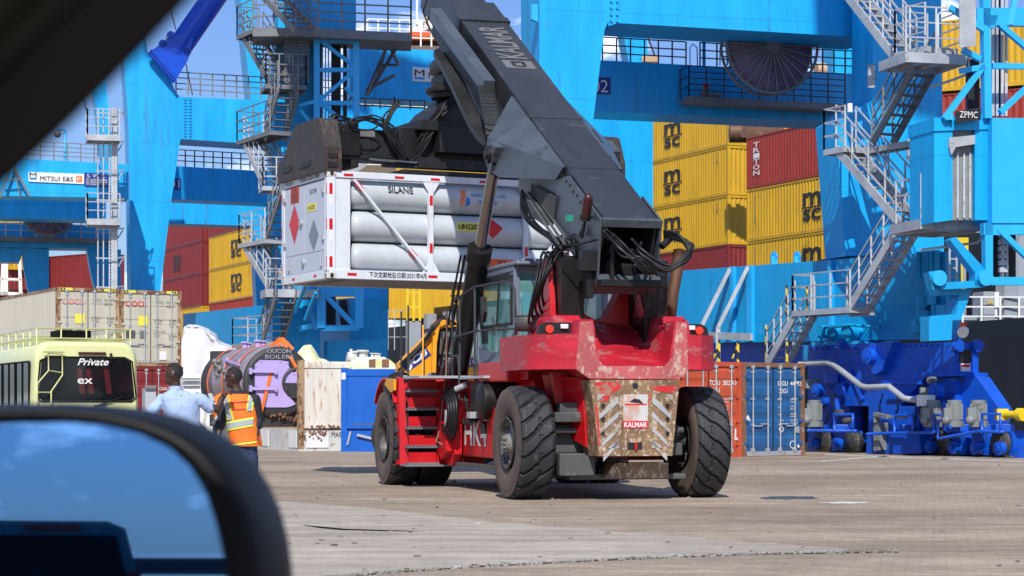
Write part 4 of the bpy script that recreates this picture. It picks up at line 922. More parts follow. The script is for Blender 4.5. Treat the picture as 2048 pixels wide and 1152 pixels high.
def patch(b, pts, row, n=8, R_=.2845):
    """a flat-drawn convex patch cut into narrow bands and laid on the cylinder"""
    cz = .40+row*.585; z0, z1 = min(p[1] for p in pts), max(p[1] for p in pts); m = len(pts); n = 12
    def span(z):
        xs = []
        for i in range(m):
            (xa, za), (xb, zb) = pts[i], pts[(i+1) % m]
            if (za-z)*(zb-z) <= 0 and abs(za-zb) > 1e-9: xs.append(xa+(xb-xa)*(z-za)/(zb-za))
            elif abs(za-zb) <= 1e-9 and abs(za-z) < 1e-6: xs += [xa, xb]
        return (min(xs), max(xs)) if xs else None
    rows = []
    for i in range(n+1):
        z = z0+(z1-z0)*(i+.001)/(n+.002); sp = span(z)
        if sp: rows.append([(x, -W2+.34 - R_*cos((z-cz)/R_), cz + R_*sin((z-cz)/R_)) for x in sp])
    for a_, c_ in zip(rows, rows[1:]): b.add([a_[0], a_[1], c_[1], c_[0]], [(0, 1, 2, 3)])
b = MB(); curved(b, 'SILANE', -1.82, 1.60, .13, .50, 2, .02); curved(b, 'SOEU', 1.30, 1.56, .11, .36, 2, .01); curved(b, '22G0', 1.55, 1.42, .09, .3, 2, .01)
curved(b, 'UN2203', -.40, .99, .105, .42, 1, .02)
b.text('下次定期检验日期:2031年4月', (-2.22, -W2-.001, .035), (1, 0, 0), (0, 0, 1), .11, wd=1.14, bold=.01, off=.003)
b.text('SOEU 2211180', (-L2-.002, .18, H-.10), (0, -1, 0), (0, 0, 1), .07, wd=1.0, bold=.01); b.text('22T8', (-L2+.005, -.3, 1.60), (0, -1, 0), (0, 0, 1), .08, wd=.35); b.text('FRONT', (-L2-.002, W2-.25, H-.11), (0, -1, 0), (0, 0, 1), .07, wd=.4)
gc('lettering', b, 'ink')
b = MB(); patch(b, [(-.44, .955), (.06, .955), (.06, 1.13), (-.44, 1.13)], 1); b.rng(-L2+.005, -L2+.01, -.62, -.16, 1.28, 1.42); gc('yellow_label', b, 'hazyellow')
b = MB(); b.text('UN2203', (-L2+.005, -.20, 1.31), (0, -1, 0), (0, 0, 1), .08, wd=.38, bold=.01, off=.002); gc('label_lettering', b, 'ink')
b = MB(); R_ = .2862; cz = .985
dia = [(.12, 1.04), (.32, 1.20), (.52, 1.04), (.32, .88)]
patch(b, [(.10, 1.035), (.31, 1.235), (.52, 1.035), (.31, .835)], 1)
b.add([(-L2+.004, .55, 1.10), (-L2+.004, .34, 1.34), (-L2+.004, .13, 1.10), (-L2+.004, .34, .82)][:0] or [(-L2+.004, .80, 1.12), (-L2+.004, .52, 1.48), (-L2+.004, .24, 1.12), (-L2+.004, .52, .74)], [(0, 1, 2, 3)])
gc('danger_diamond', b, 'redtape')
b = MB(); b.add([(-L2+.004, -.25, .82), (-L2+.004, -.5, 1.12), (-L2+.004, -.75, .82), (-L2+.004, -.5, .54)], [(0, 1, 2, 3)]); gc('faded_diamond', b, 'cabgrey')
b = MB(); b.rng(-L2+.004, -L2+.010, .28, .72, 1.50, 1.80); ho = gc('orange_plate', b, mat('orange_red_plate', (.42, .05, .02), .5))
b = MB(); b.text('23', (-L2+.004, .62, 1.67), (0, -1, 0), (0, 0, 1), .1, wd=.22, off=.002); b.text('2203', (-L2+.004, .68, 1.53), (0, -1, 0), (0, 0, 1), .1, wd=.36, off=.002); b.rng(-L2+.002, -L2+.012, .28, .72, 1.645, 1.655); gc('plate_lettering', b, 'ink')
b = MB(); b.rng(.20, .72, -W2-.006, -W2, .16, .45); gc('orange_plate', b, 'hazorange')
b = MB(); b.text('23', (.35, -W2-.006, .325), (1, 0, 0), (0, 0, 1), .1, wd=.2, bold=.01, off=.003); b.text('2203', (.27, -W2-.006, .175), (1, 0, 0), (0, 0, 1), .1, wd=.4, bold=.01, off=.003); b.rng(.20, .72, -W2-.0075, -W2, .30, .31); gc('plate_lettering', b, 'ink')
b = MB(); patch(b, [(-.36, 1.71), (-.25, 1.74), (-.25, 1.60), (-.36, 1.45)], 2); patch(b, [(-.36, 1.45), (-.26, 1.56), (-.26, 1.50), (-.33, 1.42)], 2); gc('logo', b, 'logoorange')
b = MB(); patch(b, [(-.25, 1.60), (-.16, 1.56), (-.16, 1.46), (-.25, 1.39)], 2); curved(b, 'HUAZHONG GAS', -.14, 1.60, .075, .72, 2, .0); curved(b, '华中气体', .0, 1.46, .085, .40, 2, .01); gc('logo_lettering', b, 'logoblue')
# ------------------------------------------------------------ shipping containers
def corr_wall(b, x0, x1, y, z0, z1, depth, pitch=.27, axis='x', out=-1):
    """corrugated sheet in the plane y (or x); out = sign of the outward normal"""
    n = max(2, int(round(abs(x1-x0)/pitch))); p = (x1-x0)/n; pts = []
    for i in range(n):
        a = x0+i*p; pts += [(a, 0), (a+p*.26, 0), (a+p*.5, depth), (a+p*.76, depth)]
    pts.append((x1, 0)); vs = []
    for z in (z0, z1):
        for a, d in pts: vs.append((a, y-out*d, z) if axis == 'x' else (y-out*d, a, z))
    m = len(pts); b.add(vs, [(i, i+1, m+i+1, m+i) for i in range(m-1)])
def container(label, col, Lc=12.19, H=2.59, frame=None, group=None, cat='container', doors=False, logo=None, name='shipping_container', fcol=None, bars=True, texts=None, loc=(0, 0, 0), rz=0, detail=True, sides='ox'):
    """local axes: x across the door end (2.44 wide), y away; door end at y=0, base at z=0"""
    r_ = thing(name, label, cat, loc, rz, group); Wc = 2.438; w2 = Wc/2
    fcol = fcol or col
    b = MB()
    for sx in (-1, 1):
        for y in (0, Lc): b.rng(sx*w2, sx*(w2-.14), y, y+(.14 if y == 0 else -.14), 0, H)
        b.rng(sx*w2, sx*(w2-.05), .1, Lc-.1, 0, .16); b.rng(sx*w2, sx*(w2-.06), .1, Lc-.1, H-.08, H-.005)
    for y, s_ in ((0, 1), (Lc, -1)): b.rng(-w2+.1, w2-.1, y, y+s_*.1, 0, .14); b.rng(-w2+.1, w2-.1, y+s_*.0, y+s_*.1, H-.12, H-.003)
    for sx in (-1, 1):
        for y in (-.006, Lc-.172): 
            for z in (-.001, H-.117): b.rng(sx*(w2+.005), sx*(w2-.16), y, y+.178, z, z+.118)
    fr = b.build('frame', fcol, r_, wspace=False)
    b = MB(); b.rng(-w2+.05, w2-.05, .05, Lc-.05, H-.05, H-.02); b.rng(-w2+.05, w2-.05, .05, Lc-.05, .1, .14); b.build('roof', col, r_, wspace=False)
    for sx in (-1, 1):
        b = MB(); corr_wall(b, .13, Lc-.13, sx*(w2-.012), .15, H-.07, .04, axis='y', out=sx); b.build('side_wall', col, r_, wspace=False)
    b = MB(); corr_wall(b, -w2+.13, w2-.13, Lc-.03, .13, H-.1, .04, axis='x', out=1); b.build('end_wall', col, r_, wspace=False)
    if not doors:
        b = MB(); corr_wall(b, -w2+.13, w2-.13, .03, .13, H-.1, .04, axis='x', out=-1); b.build('end_wall', col, r_, wspace=False)
    else:
        for sx in (-1, 1):
            b = MB(); x0, x1 = (sx*(w2-.14), sx*.008); b.rng(x0, x1, .045, .08, .15, H-.12)
            n = 5; hz = (H-.27)/n
            for k in range(n): b.rng(x0-sx*.07, x1+sx*.07, .028, .05, .15+hz*k+.06, .15+hz*(k+1)-.06) if doors == 'flat' else b.prism([(x0-sx*.06, .045, .15+hz*k+.05), (x0-sx*.06, .02, .15+hz*k+.14), (x0-sx*.06, .02, .15+hz*(k+1)-.12), (x0-sx*.06, .045, .15+hz*(k+1)-.05)], (x1-x0+sx*.12, 0, 0))
            d = b.build('door', col, r_, wspace=False)
            for q in (.24, .78):
                x = x0+(x1-x0)*q; c = MB(); c.cyl((x, -.005, .10), (x, -.005, H-.07), .021, n=8)
                for z in (.20, .85, 1.55, H-.25): c.rng(x-.05, x+.05, -.015, .05, z-.03, z+.03)
                c.rng(x-.06, x+.06, -.02, .05, .12, .18); c.rng(x-.06, x+.06, -.02, .05, H-.16, H-.09)
                c.rng(x, x+sx*(-.36 if q < .5 else .30), -.03, -.012, .78+.1*q, .81+.1*q); c.build('locking_bar', 'galv', d, wspace=False)
            c = MB()
            for z in (.35, .95, 1.6, H-.4): c.rng(x0-sx*.06, x0+sx*.07, -.012, .02, z-.04, z+.04)
            c.build('hinge', col, d, wspace=False)
        b = MB(); b.rng(-.012, .012, .03, .05, .15, H-.12); b.build('gasket', 'ink', r_, wspace=False)
    return r_
def letter(parent, m, items, name='lettering'):
    b = MB()
    for it in items: b.text(*it[:1], *it[1:5], **it[5])
    return b.build(name, m, parent, wspace=False)
DX, DZ = (1, 0, 0), (0, 0, 1)
def face(y=0.0): return y
GRID = radians(24)
def cloc(px, py, Y): p = at(px, py, Y); return p
# stack of cream containers behind the bus
s_ = FP/79.0
cA = at(240.5, 732, 79); z0 = cA.z
ca = radians(28)
def place(px_left, z, Y, ang):
    """location of the door-end centre so the lower left corner of the doors falls on px_left"""
    x = (px_left-CX)/FP*Y; return (x + cos(ang)*1.219, Y + sin(ang)*1.219, z)
cream2 = container('cream container with a bright red logo on its doors, right of its twin', 'cream', H=2.9, doors='flat', fcol='creamrust', loc=place(240, z0, 79, ca), rz=ca, group='cream containers stacked behind the bus')
cream1 = container('cream container with a faded pink logo on its doors, above the bus', 'cream', H=2.9, doors='flat', fcol='creamrust', loc=place(113, z0+.05, 78.2, ca), rz=ca, group='cream containers stacked behind the bus')
for o, col, num in ((cream2, 'logored', '930015 4'), (cream1, 'logopink', '741407 1')):
    letter(o, col, [('OOCL', (-1.0, .022, 2.28), DX, DZ, .20, dict(wd=.82, bold=.015, off=.006))])
    letter(o, 'inkgrey', [('OOCU', (.18, .022, 2.40), DX, DZ, .11, dict(wd=.32, off=.006)), (num, (.62, .022, 2.40), DX, DZ, .11, dict(wd=.46, off=.006)), ('45G1', (.62, .022, 2.25), DX, DZ, .11, dict(wd=.30, off=.006)),
        ('MGW', (.15, .022, 1.72), DX, DZ, .09, dict(off=.006)), ('TARE', (.15, .022, 1.60), DX, DZ, .08, dict(off=.006)), ('30480', (.72, .022, 1.72), DX, DZ, .09, dict(off=.006)), ('3900', (.72, .022, 1.58), DX, DZ, .09, dict(off=.006)),
        ('NET', (.15, .022, 1.12), DX, DZ, .09, dict(off=.006)), ('28580', (.72, .022, 1.12), DX, DZ, .09, dict(off=.006)), ('76.2', (.72, .022, 1.0), DX, DZ, .08, dict(off=.006)), ('PAYLOAD', (.15, .022, 1.30), DX, DZ, .07, dict(off=.006))])
    b = MB(); b.rng(-.50, -.12, .012, .02, 1.55, 1.92); b.build('caution_label', 'hazyellow', o, wspace=False)
    b = MB(); b.rng(-.98, -.62, .012, .02, 1.06, 1.36); b.build('dark_patch', 'axle', o, wspace=False)
    b = MB(); b.rng(-.44, -.2, .012, .02, 1.06, 1.36); b.build('grey_patch', 'inkgrey', o, wspace=False)
    b = MB()
    for k in range(4): 
        for sx in (-1, 1): b.rng(sx*1.05-.2+.1*k, sx*1.05-.14+.1*k, -.003, .0, 2.80, 2.885)
    b.build('edge_stripe', 'ink', o, wspace=False)
    b = MB(); b.rng(-1.28, -.82, -.002, .0, 2.79, 2.895) if False else b.rng(-1.06, -.60, -.0015, .0, 2.79, 2.893); b.rng(.62, 1.06, -.0015, .0, 2.79, 2.893); b.build('edge_band', 'hazyellow', o, wspace=False)
b = MB(); b.rng(.35, .62, .0, .01, .25, .58); b.build('paper_notice', 'signwhite', cream2, wspace=False)
red_under = container('dark red container with white code, carrying the cream pair behind the bus', 'maroon', H=2.9, doors='rib', loc=place(243, z0-2.92, 78.9, ca), rz=ca)
letter(red_under, 'letterwhite', [('CAAU', (.28, .02, 2.0), DX, DZ, .13, dict(wd=.36, bold=.01, off=.006)), ('549', (.70, .02, 2.0), DX, DZ, .13, dict(off=.006))])
b = MB(); b.rng(-.98, -.6, -.0, .01, 1.6, 2.05); b.build('blue_label', 'signblue', red_under, wspace=False)
red_b = container('plain dark red container under the faded cream container, mostly behind the bus', 'maroon', H=2.9, doors='rib', loc=place(115, z0-2.88, 78.1, ca), rz=ca)

# the orange and blue pair right of the container handler
ang = radians(40)
def pairloc(pxl, Y): return place(pxl, 0, Y, ang)
blue = container('blue container with white codes and rusty frame, right of the orange one', 'blue', Lc=6.06, H=2.52, doors='rib', fcol='rustframe', loc=pairloc(1485.5, 55.3), rz=ang, group='containers right of the container handler')
px0 = (1485.5-CX)/FP*55.3; ox = px0 - cos(ang)*2.47; oy = 55.3 - sin(ang)*2.47
orange = container('orange red container with white codes, between the big tyre and the blue container', 'orange', Lc=6.06, H=2.52, doors='rib', loc=(ox+cos(ang)*1.219, oy+sin(ang)*1.219+.0, 0), rz=ang, group='containers right of the container handler')
b = MB(); b.rng(-1.1, 1.1, -.004, .02, .02, .14); b.build('sill', 'galv', blue, wspace=False)
def codes(o, own, num, x):
    letter(o, 'letterwhite', [(own, (x, .018, 1.90), DX, DZ, .13, dict(wd=.40, bold=.015, off=.008)), (num, (x+.50, .018, 1.90), DX, DZ, .13, dict(wd=.52, bold=.015, off=.008)), ('22G1', (x+.05, .018, 1.70), DX, DZ, .12, dict(wd=.34, bold=.015, off=.008))] +
        [(t, (x+dx, .018, z), DX, DZ, .045, dict(off=.008)) for dx, t, z in ((.0, 'MGW', 1.50), (.5, '30480 KG', 1.52), (.5, '67200 LB', 1.45), (.0, 'Tare', 1.30), (.5, '2200 KG', 1.32), (.5, '4850 LB', 1.25), (.0, 'Payload', 1.10), (.5, '28280 KG', 1.12), (.5, '62350 LB', 1.05), (.1, 'Cube', .95), (.5, '33.2 CU.M', .95), (.5, '1173 CU.FT', .87))])
codes(blue, 'SEGU', '447923', .15); codes(orange, 'TCLU', '285224 0', .0)
b = MB(); b.lathe([(0, .09), (-.004, .09), (-.004, .06), (0, .06)], (.30, .016, .72), (0, 1, 0), 20); b.lathe([(0, .11), (-.004, .11), (-.004, .085), (0, .085)], (.75, .016, .30), (0, 1, 0), 24); b.cyl((.98, .012, .26), (.98, .018, .26), .045)
b.prism([(-1.15, .010, 1.0), (-1.0, .010, 1.12), (-.9, .010, .95)], (0, .004, 0)); b.build('emblem', 'letterwhite', blue, wspace=False)
b = MB(); b.rng(.86, 1.02, .012, .016, .62, .80); b.build('data_plate', 'galv', blue, wspace=False)
letter(orange, 'letterwhite', [('L', (.95, .018, .45), DX, DZ, .30, dict(bold=.03, off=.008))])

# ------------------------------------------------------------ containers aboard the ship
def ship(label, px, pbot, Y, col, ang_, H=2.59, Lc=12.19, logo='MSC', logo_at=None, group=None, door=False):
    """px, pbot: photo position of the near lower corner where the long side and the end meet; the long side runs away to the left"""
    p = at(px, pbot, Y)
    o = container(label, col, Lc=Lc, H=H, loc=(0, 0, 0), rz=0, group=group, doors=('rib' if door else False))
    # local -x side faces the viewer's left; corner (-1.219, 0)
    o.rotation_euler = (0, 0, ang_); c, s = cos(ang_), sin(ang_)
    o.location = (p.x + 1.219*c, p.y + 1.219*s, p.z)
    return o
def side_logo(o, y, z, H_=1.45, col='ink', w_=1.05):
    """stacked logo on the left long side: reads from far to near"""
    letter(o, col, [('m', (-1.219-.0, y, z+.95*H_/1.9), (0, -1, 0), DZ, .80*H_/1.9, dict(wd=w_, bold=.02, off=.02)), ('sc', (-1.219, y-.02, z), (0, -1, 0), DZ, .72*H_/1.9, dict(wd=w_*.95, bold=.02, off=.02)),
                    ])
    letter(o, 'inkgrey', [(ch, (-1.222, y_, 2.25-.15*i), (0, -1, 0), DZ, .11, dict(wd=.14, off=.02)) for y_, cs in ((11.4, 'MEDU4829137'), (1.2, '45G1')) for i, ch in enumerate(cs)])
    b = MB(); b.rng(-1.225, -1.24, y+.1, y-w_-.15, z+.78*H_/1.9, z+.86*H_/1.9); b.build('logo_bar', col, o, wspace=False)
SA = radians(24); YS = 110.0; GR1 = 'containers stacked on the ship, right-hand bay'
# right bay, left column: long sides from x 1308 to 1455, ends to 1490
for k, (pb, nm, col) in enumerate([(497, 'yellow ship container with black logo, third down in the tall column right of the boom', 'yellow'), (372, 'yellow ship container with black logo, second down in the tall column right of the boom', 'yellow'),
        (289, 'yellow ship container with black logo, topmost shown just under the dark blue beam', 'yellow')]):
    pass
zs = at(1455, 488, YS).z
lab = ['yellow container with black logo, lowest yellow of the column right of the boom', 'yellow container with black logo, middle yellow of the column right of the boom', 'yellow container with black logo, partly hidden by the dark blue beam', 'dark red ship container at the foot of the column right of the boom']
xc = 1456
for k in range(4):
    z = zs + (k)*2.62 if k < 3 else zs-2.62; col = 'yellow' if k < 3 else 'maroon'
    py = HZ - (z-CH)/YS*FP
    o = ship(lab[k], xc, py, YS, col, SA, group=GR1)
    if k < 3: side_logo(o, 7.1, .6, w_=1.9)
# right bay, right column (nearer, long side 1492 - 1650)
Y2 = 104; lab = ['yellow container whose black logo is cut by the crane leg, under the red one', 'red container with white vertical lettering, topmost of its column beside the crane leg', 'yellow container lowest of the column beside the crane leg']
z2 = at(1492, 484, Y2).z
sa2 = radians(24)
def left_of(px, py, Y, a, dist):
    p = at(px, py, Y); return V((p.x + sin(a)*dist, p.y - cos(a)*dist, p.z))
for k, col in ((0, 'yellow'), (1, 'redcont'), (2, 'yellow')):
    z = z2 + 2.62*k if k < 2 else z2-2.62
    o = container(lab[k], col, H=2.59, group=GR1)
    # far lower left corner at px 1492
    p = at(1493, 0, 104); c, s = cos(sa2), sin(sa2); Lc = 12.19
    corner = V((p.x + s*Lc, p.y - c*Lc, z)); o.rotation_euler = (0, 0, sa2); o.location = (corner.x+1.219*c, corner.y+1.219*s, z)
    if col == 'yellow': side_logo(o, 6.9, .6, w_=1.6)
    else: letter(o, 'letterwhite', [(ch, (-1.22, 11.5, 2.02-.28*i), (0, -1, 0), DZ, .24, dict(wd=.60, bold=.015, off=.02)) for i, ch in enumerate('TRITON')])
# lashing gear on the red one
# left bay: red column x 320-415, yellow column 415-495
Y3 = 168; GR2 = 'containers stacked on the ship, left-hand bay'
labr = ['dark red container with black logo in the left red column, second from top', 'dark red container, third from top in the left red column above the cream pair', 'yellow container at the foot of the left red column', 'dark red container, topmost in the left red column under the beam', ]
zr = at(414, 611, Y3).z
for k, (z, col) in enumerate([(zr+3.9*.0+2.62*1, 'maroon'), (zr, 'maroon'), (zr-2.62, 'yellow'), (zr+2.62*2, 'maroon')]):
    py = HZ - (z-CH)/Y3*FP
    o = ship(labr[k], 402, py, Y3, col, SA, group=GR2)
    if k == 0: side_logo(o, 8.6, .6, w_=2.4)
laby = ['yellow container with black logo, upper of the two left of the crane stairs', 'yellow container with black logo, lower of the two left of the crane stairs', 'red container under the yellow pair left of the crane stairs', 'dark red container peeping out above the yellow pair left of the crane stairs']
zy = at(416, 610, 111).z
for k, (z, col) in enumerate([(zr+2.62, 'yellow'), (zr, 'yellow'), (zr-2.62, 'redcont'), (zr+5.24, 'maroon')]):
    o = container(laby[k], col, H=2.59, group=GR2)
    p = at(418, 0, 165); c, s = cos(SA), sin(SA); Lc = 12.19; corner = V((p.x + s*Lc, p.y - c*Lc, z)); o.rotation_euler = (0, 0, SA); o.location = (corner.x+1.219*c, corner.y+1.219*s, z)
    if k < 2: side_logo(o, 6.0, .6, w_=2.8)
# middle bay seen under the hanging frame: x 640-930
labm = ['yellow ship container with black logo, seen under the white hanging frame', 'yellow ship container left of the logo one, under the white hanging frame', 'yellow ship container peeping over the white hanging frame']
zm = at(930, 636, 122).z
for k, (px, z) in enumerate(((1000, zm), (776, zm), (1000, at(930, 416, 122).z))):
    o = container(labm[k], 'yellow', H=2.75, Lc=(6.5, 6.06, 6.06)[k]); p = at(px, 0, 122); o.rotation_euler = (0, 0, radians(88)); o.location = (p.x, 123.3, z)
    if k == 0: side_logo(o, 2.8, .7, w_=.8)
# more of the ship's load: far left and single far ones
o = container('far dark red container showing above the cream containers, under the crane beam', 'maroon', H=2.9); o.rotation_euler = (0, 0, radians(50)); p = at(222, 588, 150); o.location = (p.x, p.y, p.z)
o = container('far yellow container stack seen at the left edge, upper box', 'yellow', H=2.59); o.rotation_euler = (0, 0, radians(30)); p = at(52, 505, 150); o.location = p
o = container('far yellow container stack seen at the left edge, lower box', 'yellow', H=2.59); o.rotation_euler = (0, 0, radians(30)); p = at(52, 540, 150); o.location = p
o = container('far red container at the left edge, below the yellow boxes', 'maroon', H=2.59); o.rotation_euler = (0, 0, radians(30)); p = at(30, 578, 150); o.location = p
# yellow and red boxes behind the lift tower on the right
o = container('yellow container behind the lift tower at the right edge, uppermost', 'yellow', H=2.9, Lc=6.06); o.rotation_euler = (0, 0, radians(60)); p = at(2140, 172, 84); o.location = p
o = container('red container behind the lift tower at the right edge, below the yellow one', 'redcont', H=2.9, Lc=6.06); o.rotation_euler = (0, 0, radians(60)); p = at(2150, 320, 84); o.location = p
# ------------------------------------------------------------ quay cranes: shared pieces
def railing(b, pts, h=1.05, n=None, r=.022, rails=(1, .66, .33)):
    """handrail over the base points (world)"""
    pts = [V(p) for p in pts]
    for p, q in zip(pts, pts[1:]):
        L_ = (q-p).length; k = n or max(1, round(L_/1.25))
        for i in range(k+1): c = p.lerp(q, i/k); b.bar(c, c+V((0, 0, h)), r*2.2, r*2.2)
        for f in rails: b.bar(p+V((0, 0, h*f)), q+V((0, 0, h*f)), r*1.7, r*1.7)
def flight(parent, pl, p0, p1, o0, o1, m='galv', rail=True, steps=None, h=1.0, sides=(0, 1)):
    """stairs in the plane pl from photo point p0 (bottom) to p1 (top); width between offsets o0 (wall side) and o1 (open side)"""
    a0, a1 = pl.pt(*p0, o1), pl.pt(*p1, o1); wv = pl.n*(o0-o1); b = MB()
    for w_ in (V((0, 0, 0)), wv): b.bar(a0+w_, a1+w_, .06, .24)
    k = steps or max(4, int(abs(a1.z-a0.z)/.23)); d = (a1-a0); d.z = 0; dd = d.normalized()
    for i in range(1, k):
        c = a0.lerp(a1, i/k); b.add([c-dd*.12, c+dd*.12, c+dd*.12+wv, c-dd*.12+wv, c-dd*.12-V((0, 0, .04)), c+dd*.12-V((0, 0, .04)), c+dd*.12+wv-V((0, 0, .04)), c-dd*.12+wv-V((0, 0, .04))],
              [(0, 1, 2, 3), (7, 6, 5, 4), (0, 4, 5, 1), (1, 5, 6, 2), (2, 6, 7, 3), (3, 7, 4, 0)])
    st = b.build('staircase', m, parent)
    if rail:
        b = MB()
        for w_ in [(V((0, 0, 0)), wv)[i] for i in sides]: railing(b, [a0+w_, a1+w_], h, n=4)
        b.build('handrail', m, st)
    return st
def platform(parent, pl, px0, px1, py, o0, o1, th=.16, m='galv', rails='flr', h=1.05, n=None):
    """grating deck; front edge (offset o1) from photo column px0 to px1 at row py (of px0)"""
    f0 = pl.pt(px0, py, o1); f1 = pl.pt(px1, py, o1); f1.z = f0.z; wv = pl.n*(o0-o1)
    b = MB(); b.prism([f0, f1, f1+wv, f0+wv], (0, 0, -th*.35)); 
    for p, q in ((f0, f1), (f1, f1+wv), (f1+wv, f0+wv), (f0+wv, f0)): b.bar(p-V((0, 0, th*.5)), q-V((0, 0, th*.5)), .05, th)
    k = int((f1-f0).length/.5)
    for i in range(1, k): c = f0.lerp(f1, i/k)-V((0, 0, th*.6)); b.bar(c, c+wv, .04, .08)
    pf = b.build('platform', m, parent)
    b = MB(); T = V((0, 0, .0))
    if 'f' in rails: railing(b, [f0, f1], h, n)
    if 'l' in rails: railing(b, [f0, f0+wv], h, 1)
    if 'r' in rails: railing(b, [f1, f1+wv], h, 1)
    if 'b' in rails: railing(b, [f0+wv, f1+wv], h, n)
    if b.v: b.build('handrail', m, pf)
    return pf
def slab(parent, name, pl, pts, off, th, m, bevel=0, **k):
    b = MB(); pl.prism(b, pts, off, th); return b.build(name, m, parent, bevel, **k)
def reel(parent, pl, px, py, rpx, nsp=26):
    c = pl.pt(px, py, 0); R_ = rpx/FP*c.y; n = pl.n
    b = MB(); b.lathe([(-.05, 0), (-.05, R_*.88), (-.16, R_*.93), (-.30, R_*.95), (-.46, R_*.93), (-.50, 0)], c, n, 72); cb = b.build('cable_reel', 'reelcable', parent)
    b = MB()
    for o in (0, -.55):
        t = c + n*o; u = pl.u; pts = [t + u*cos(2*pi*i/72)*R_ + V((0, 0, sin(2*pi*i/72)*R_)) for i in range(73)]; b.tube(pts, .045, 8, cap=False)
        for i in range(nsp):
            a = 2*pi*i/nsp; d = u*cos(a)+V((0, 0, sin(a))); b.bar(t + d*R_*.14, t + d*R_, .035, .05)
    b.cyl(c+n*.12, c-n*.6, R_*.16, n=24); b.build('spoked_flange', 'galv_dark', cb)
def sgn_text(parent, pl, off, m, items):
    """items: (text, px, py of lower left, height px, width px)"""
    b = MB()
    for t, px, py, hp, wp in items:
        p = pl.pt(px, py, off); q = pl.pt(px+wp, py, off); k = p.y/FP; b.text(t, p, pl.u, DZ, hp*k, wd=(q-p).length if wp else None, bold=.0, off=.01)
    return b.build('lettering', m, parent)
# ------------------------------------------------------------ right-hand crane
RC = thing('quay_crane', 'big cyan quay crane with grey zigzag stairs and a cable reel, right half', 'crane', (8, 60, 0), 0, 'cyan quay cranes along the berth', world=True)
Q = Plane(13.34, 54.6, -62)
slab(RC, 'sill_beam', Q, [(1236, 556), (1310, 545), (1660, 520), (1890, 503), (1893, 678), (1400, 686), (1236, 690)], 0, .55, 'sill', bevel=.02)
for x0, x1, t, bb in ((1459, 1466, 533, 683), (1492, 1503, 531, 683), (1655, 1662, 521, 680)):
    slab(RC, 'stiffener', Q, [(x0, t), (x1, t), (x1, bb), (x0, bb)], .12, .12, 'cyan_clean')
b = MB()
for a, c, e in (((1460, 537), (1404, 650), (1404, 690)), ((1496, 534), (1436, 655), (1436, 727))):
    b.bar(Q.pt(*a, .1), Q.pt(*c, .9), .16, .12); b.bar(Q.pt(*c, .9), Q.pt(*e, .9), .14, .12)
b.bar(Q.pt(1400, 670, .9), Q.pt(1502, 674, .9), .1, .22); b.bar(Q.pt(1502, 674, .9), Q.pt(1502, 674, .0), .1, .2); b.build('brace', 'galv', RC)
b = MB()
for x in (1438, 1476): b.bar(Q.pt(x, 682, 1.0), Q.pt(x, 728, 1.0), .07, .07); b.bar(Q.pt(x, 690, 1.0), Q.pt(x-16, 728, 1.3), .04)
for x, y0, y1 in ((1532, 650, 727), (1573, 570, 640), (1574, 684, 727), (1614, 570, 636)): b.bar(Q.pt(x, y0, 1.5), Q.pt(x, y1, 1.5), .055, .055)
b.build('warning_post', 'hazard', RC)
for x in (1548, 1594): 
    b = MB(); c = Q.pt(x, 513, -.3); b.cyl(c+Q.n*.03, c-Q.n*.03, .16, n=16); b.box(c-V((0, 0, .15)), (.2, .2, .3)); b.build('lifting_lug', 'cyan_clean', RC)
slab(RC, 'end_carriage', Q, [(1380, 684), (1606, 687), (1606, 735), (1380, 735)], -.5, .9, 'royal')
slab(RC, 'stiffener', Q, [(1605, 690), (1618, 690), (1618, 727), (1605, 727)], .1, .3, 'cyan_clean')
slab(RC, 'packer', Q, [(1620, 684), (1722, 681), (1722, 688), (1620, 692)], .3, 1.4, 'cyan_clean')
# leg on the sill, its left flank in view
L1 = Plane.px(1690, 61.0, 15)
slab(RC, 'leg', L1, [(1672, 243), (1745, 200), (1752, -380), (1878, -380), (1888, 505), (1692, 512)], 0, 1.5, 'cyan', bevel=.02)
b = MB()
for (x, y) in ((1742, 130), (1768, 285)):
    for k in range(3):
        for j in (0, 1): c = L1.pt(x+j*8, y+k*14, .03); b.cyl(c, c+L1.n*.06, .03, n=6)
b.build('bolt', 'galv_dark', RC)
for (x, y0, y1) in ((1737, 130, 175), (1815, 278, 322)): slab(RC, 'splice_plate', L1, [(x, y0), (x+13, y0), (x+13, y1), (x, y1)], 1.3, .06, 'galv')
# portal frame behind: leg, upper beam
U1 = Plane.px(1215, 61.5, 14)
slab(RC, 'leg', U1, [(1079, -330), (1217, -330), (1217, 42), (1209, 60), (1187, 236), (1155, 560), (1138, 822), (1085, 822), (1079, 300)], 0, 2.2, 'cyan', bevel=.03)
slab(RC, 'upper_beam', U1, [(1217, -330), (1765, -330), (1750, 76), (1235, 46), (1217, 52)], -.01, 2.15, 'cyan', bevel=.03)
b = MB()
for r_ in range(9):
    for cx_ in (1222, 1234): 
        if -70+r_*13 < 45: c = U1.pt(cx_, -62+r_*13, -.01); b.cyl(c, c+U1.n*.05, .045, n=6)
b.build('bolt', 'sill', RC)
slab(RC, 'splice_plate', U1, [(1063, 8), (1076, 8), (1076, 44), (1063, 38)], .25, .2, 'cyan_clean')
B2 = Plane.px(1200, 67.5, 14)
slab(RC, 'lower_beam', B2, [(1150, 118), (1210, 121), (1735, 149), (1765, 151), (1765, 247), (1640, 243), (1190, 222), (1150, 220)], 0, 1.8, 'cyan', bevel=.02)
slab(RC, 'number_plate', B2, [(1176, 154), (1221, 155), (1221, 189), (1176, 187)], .03, .03, 'signblue')
sgn_text(RC, B2, .035, 'letterwhite', [('02', 1184, 184, 25, 32)])
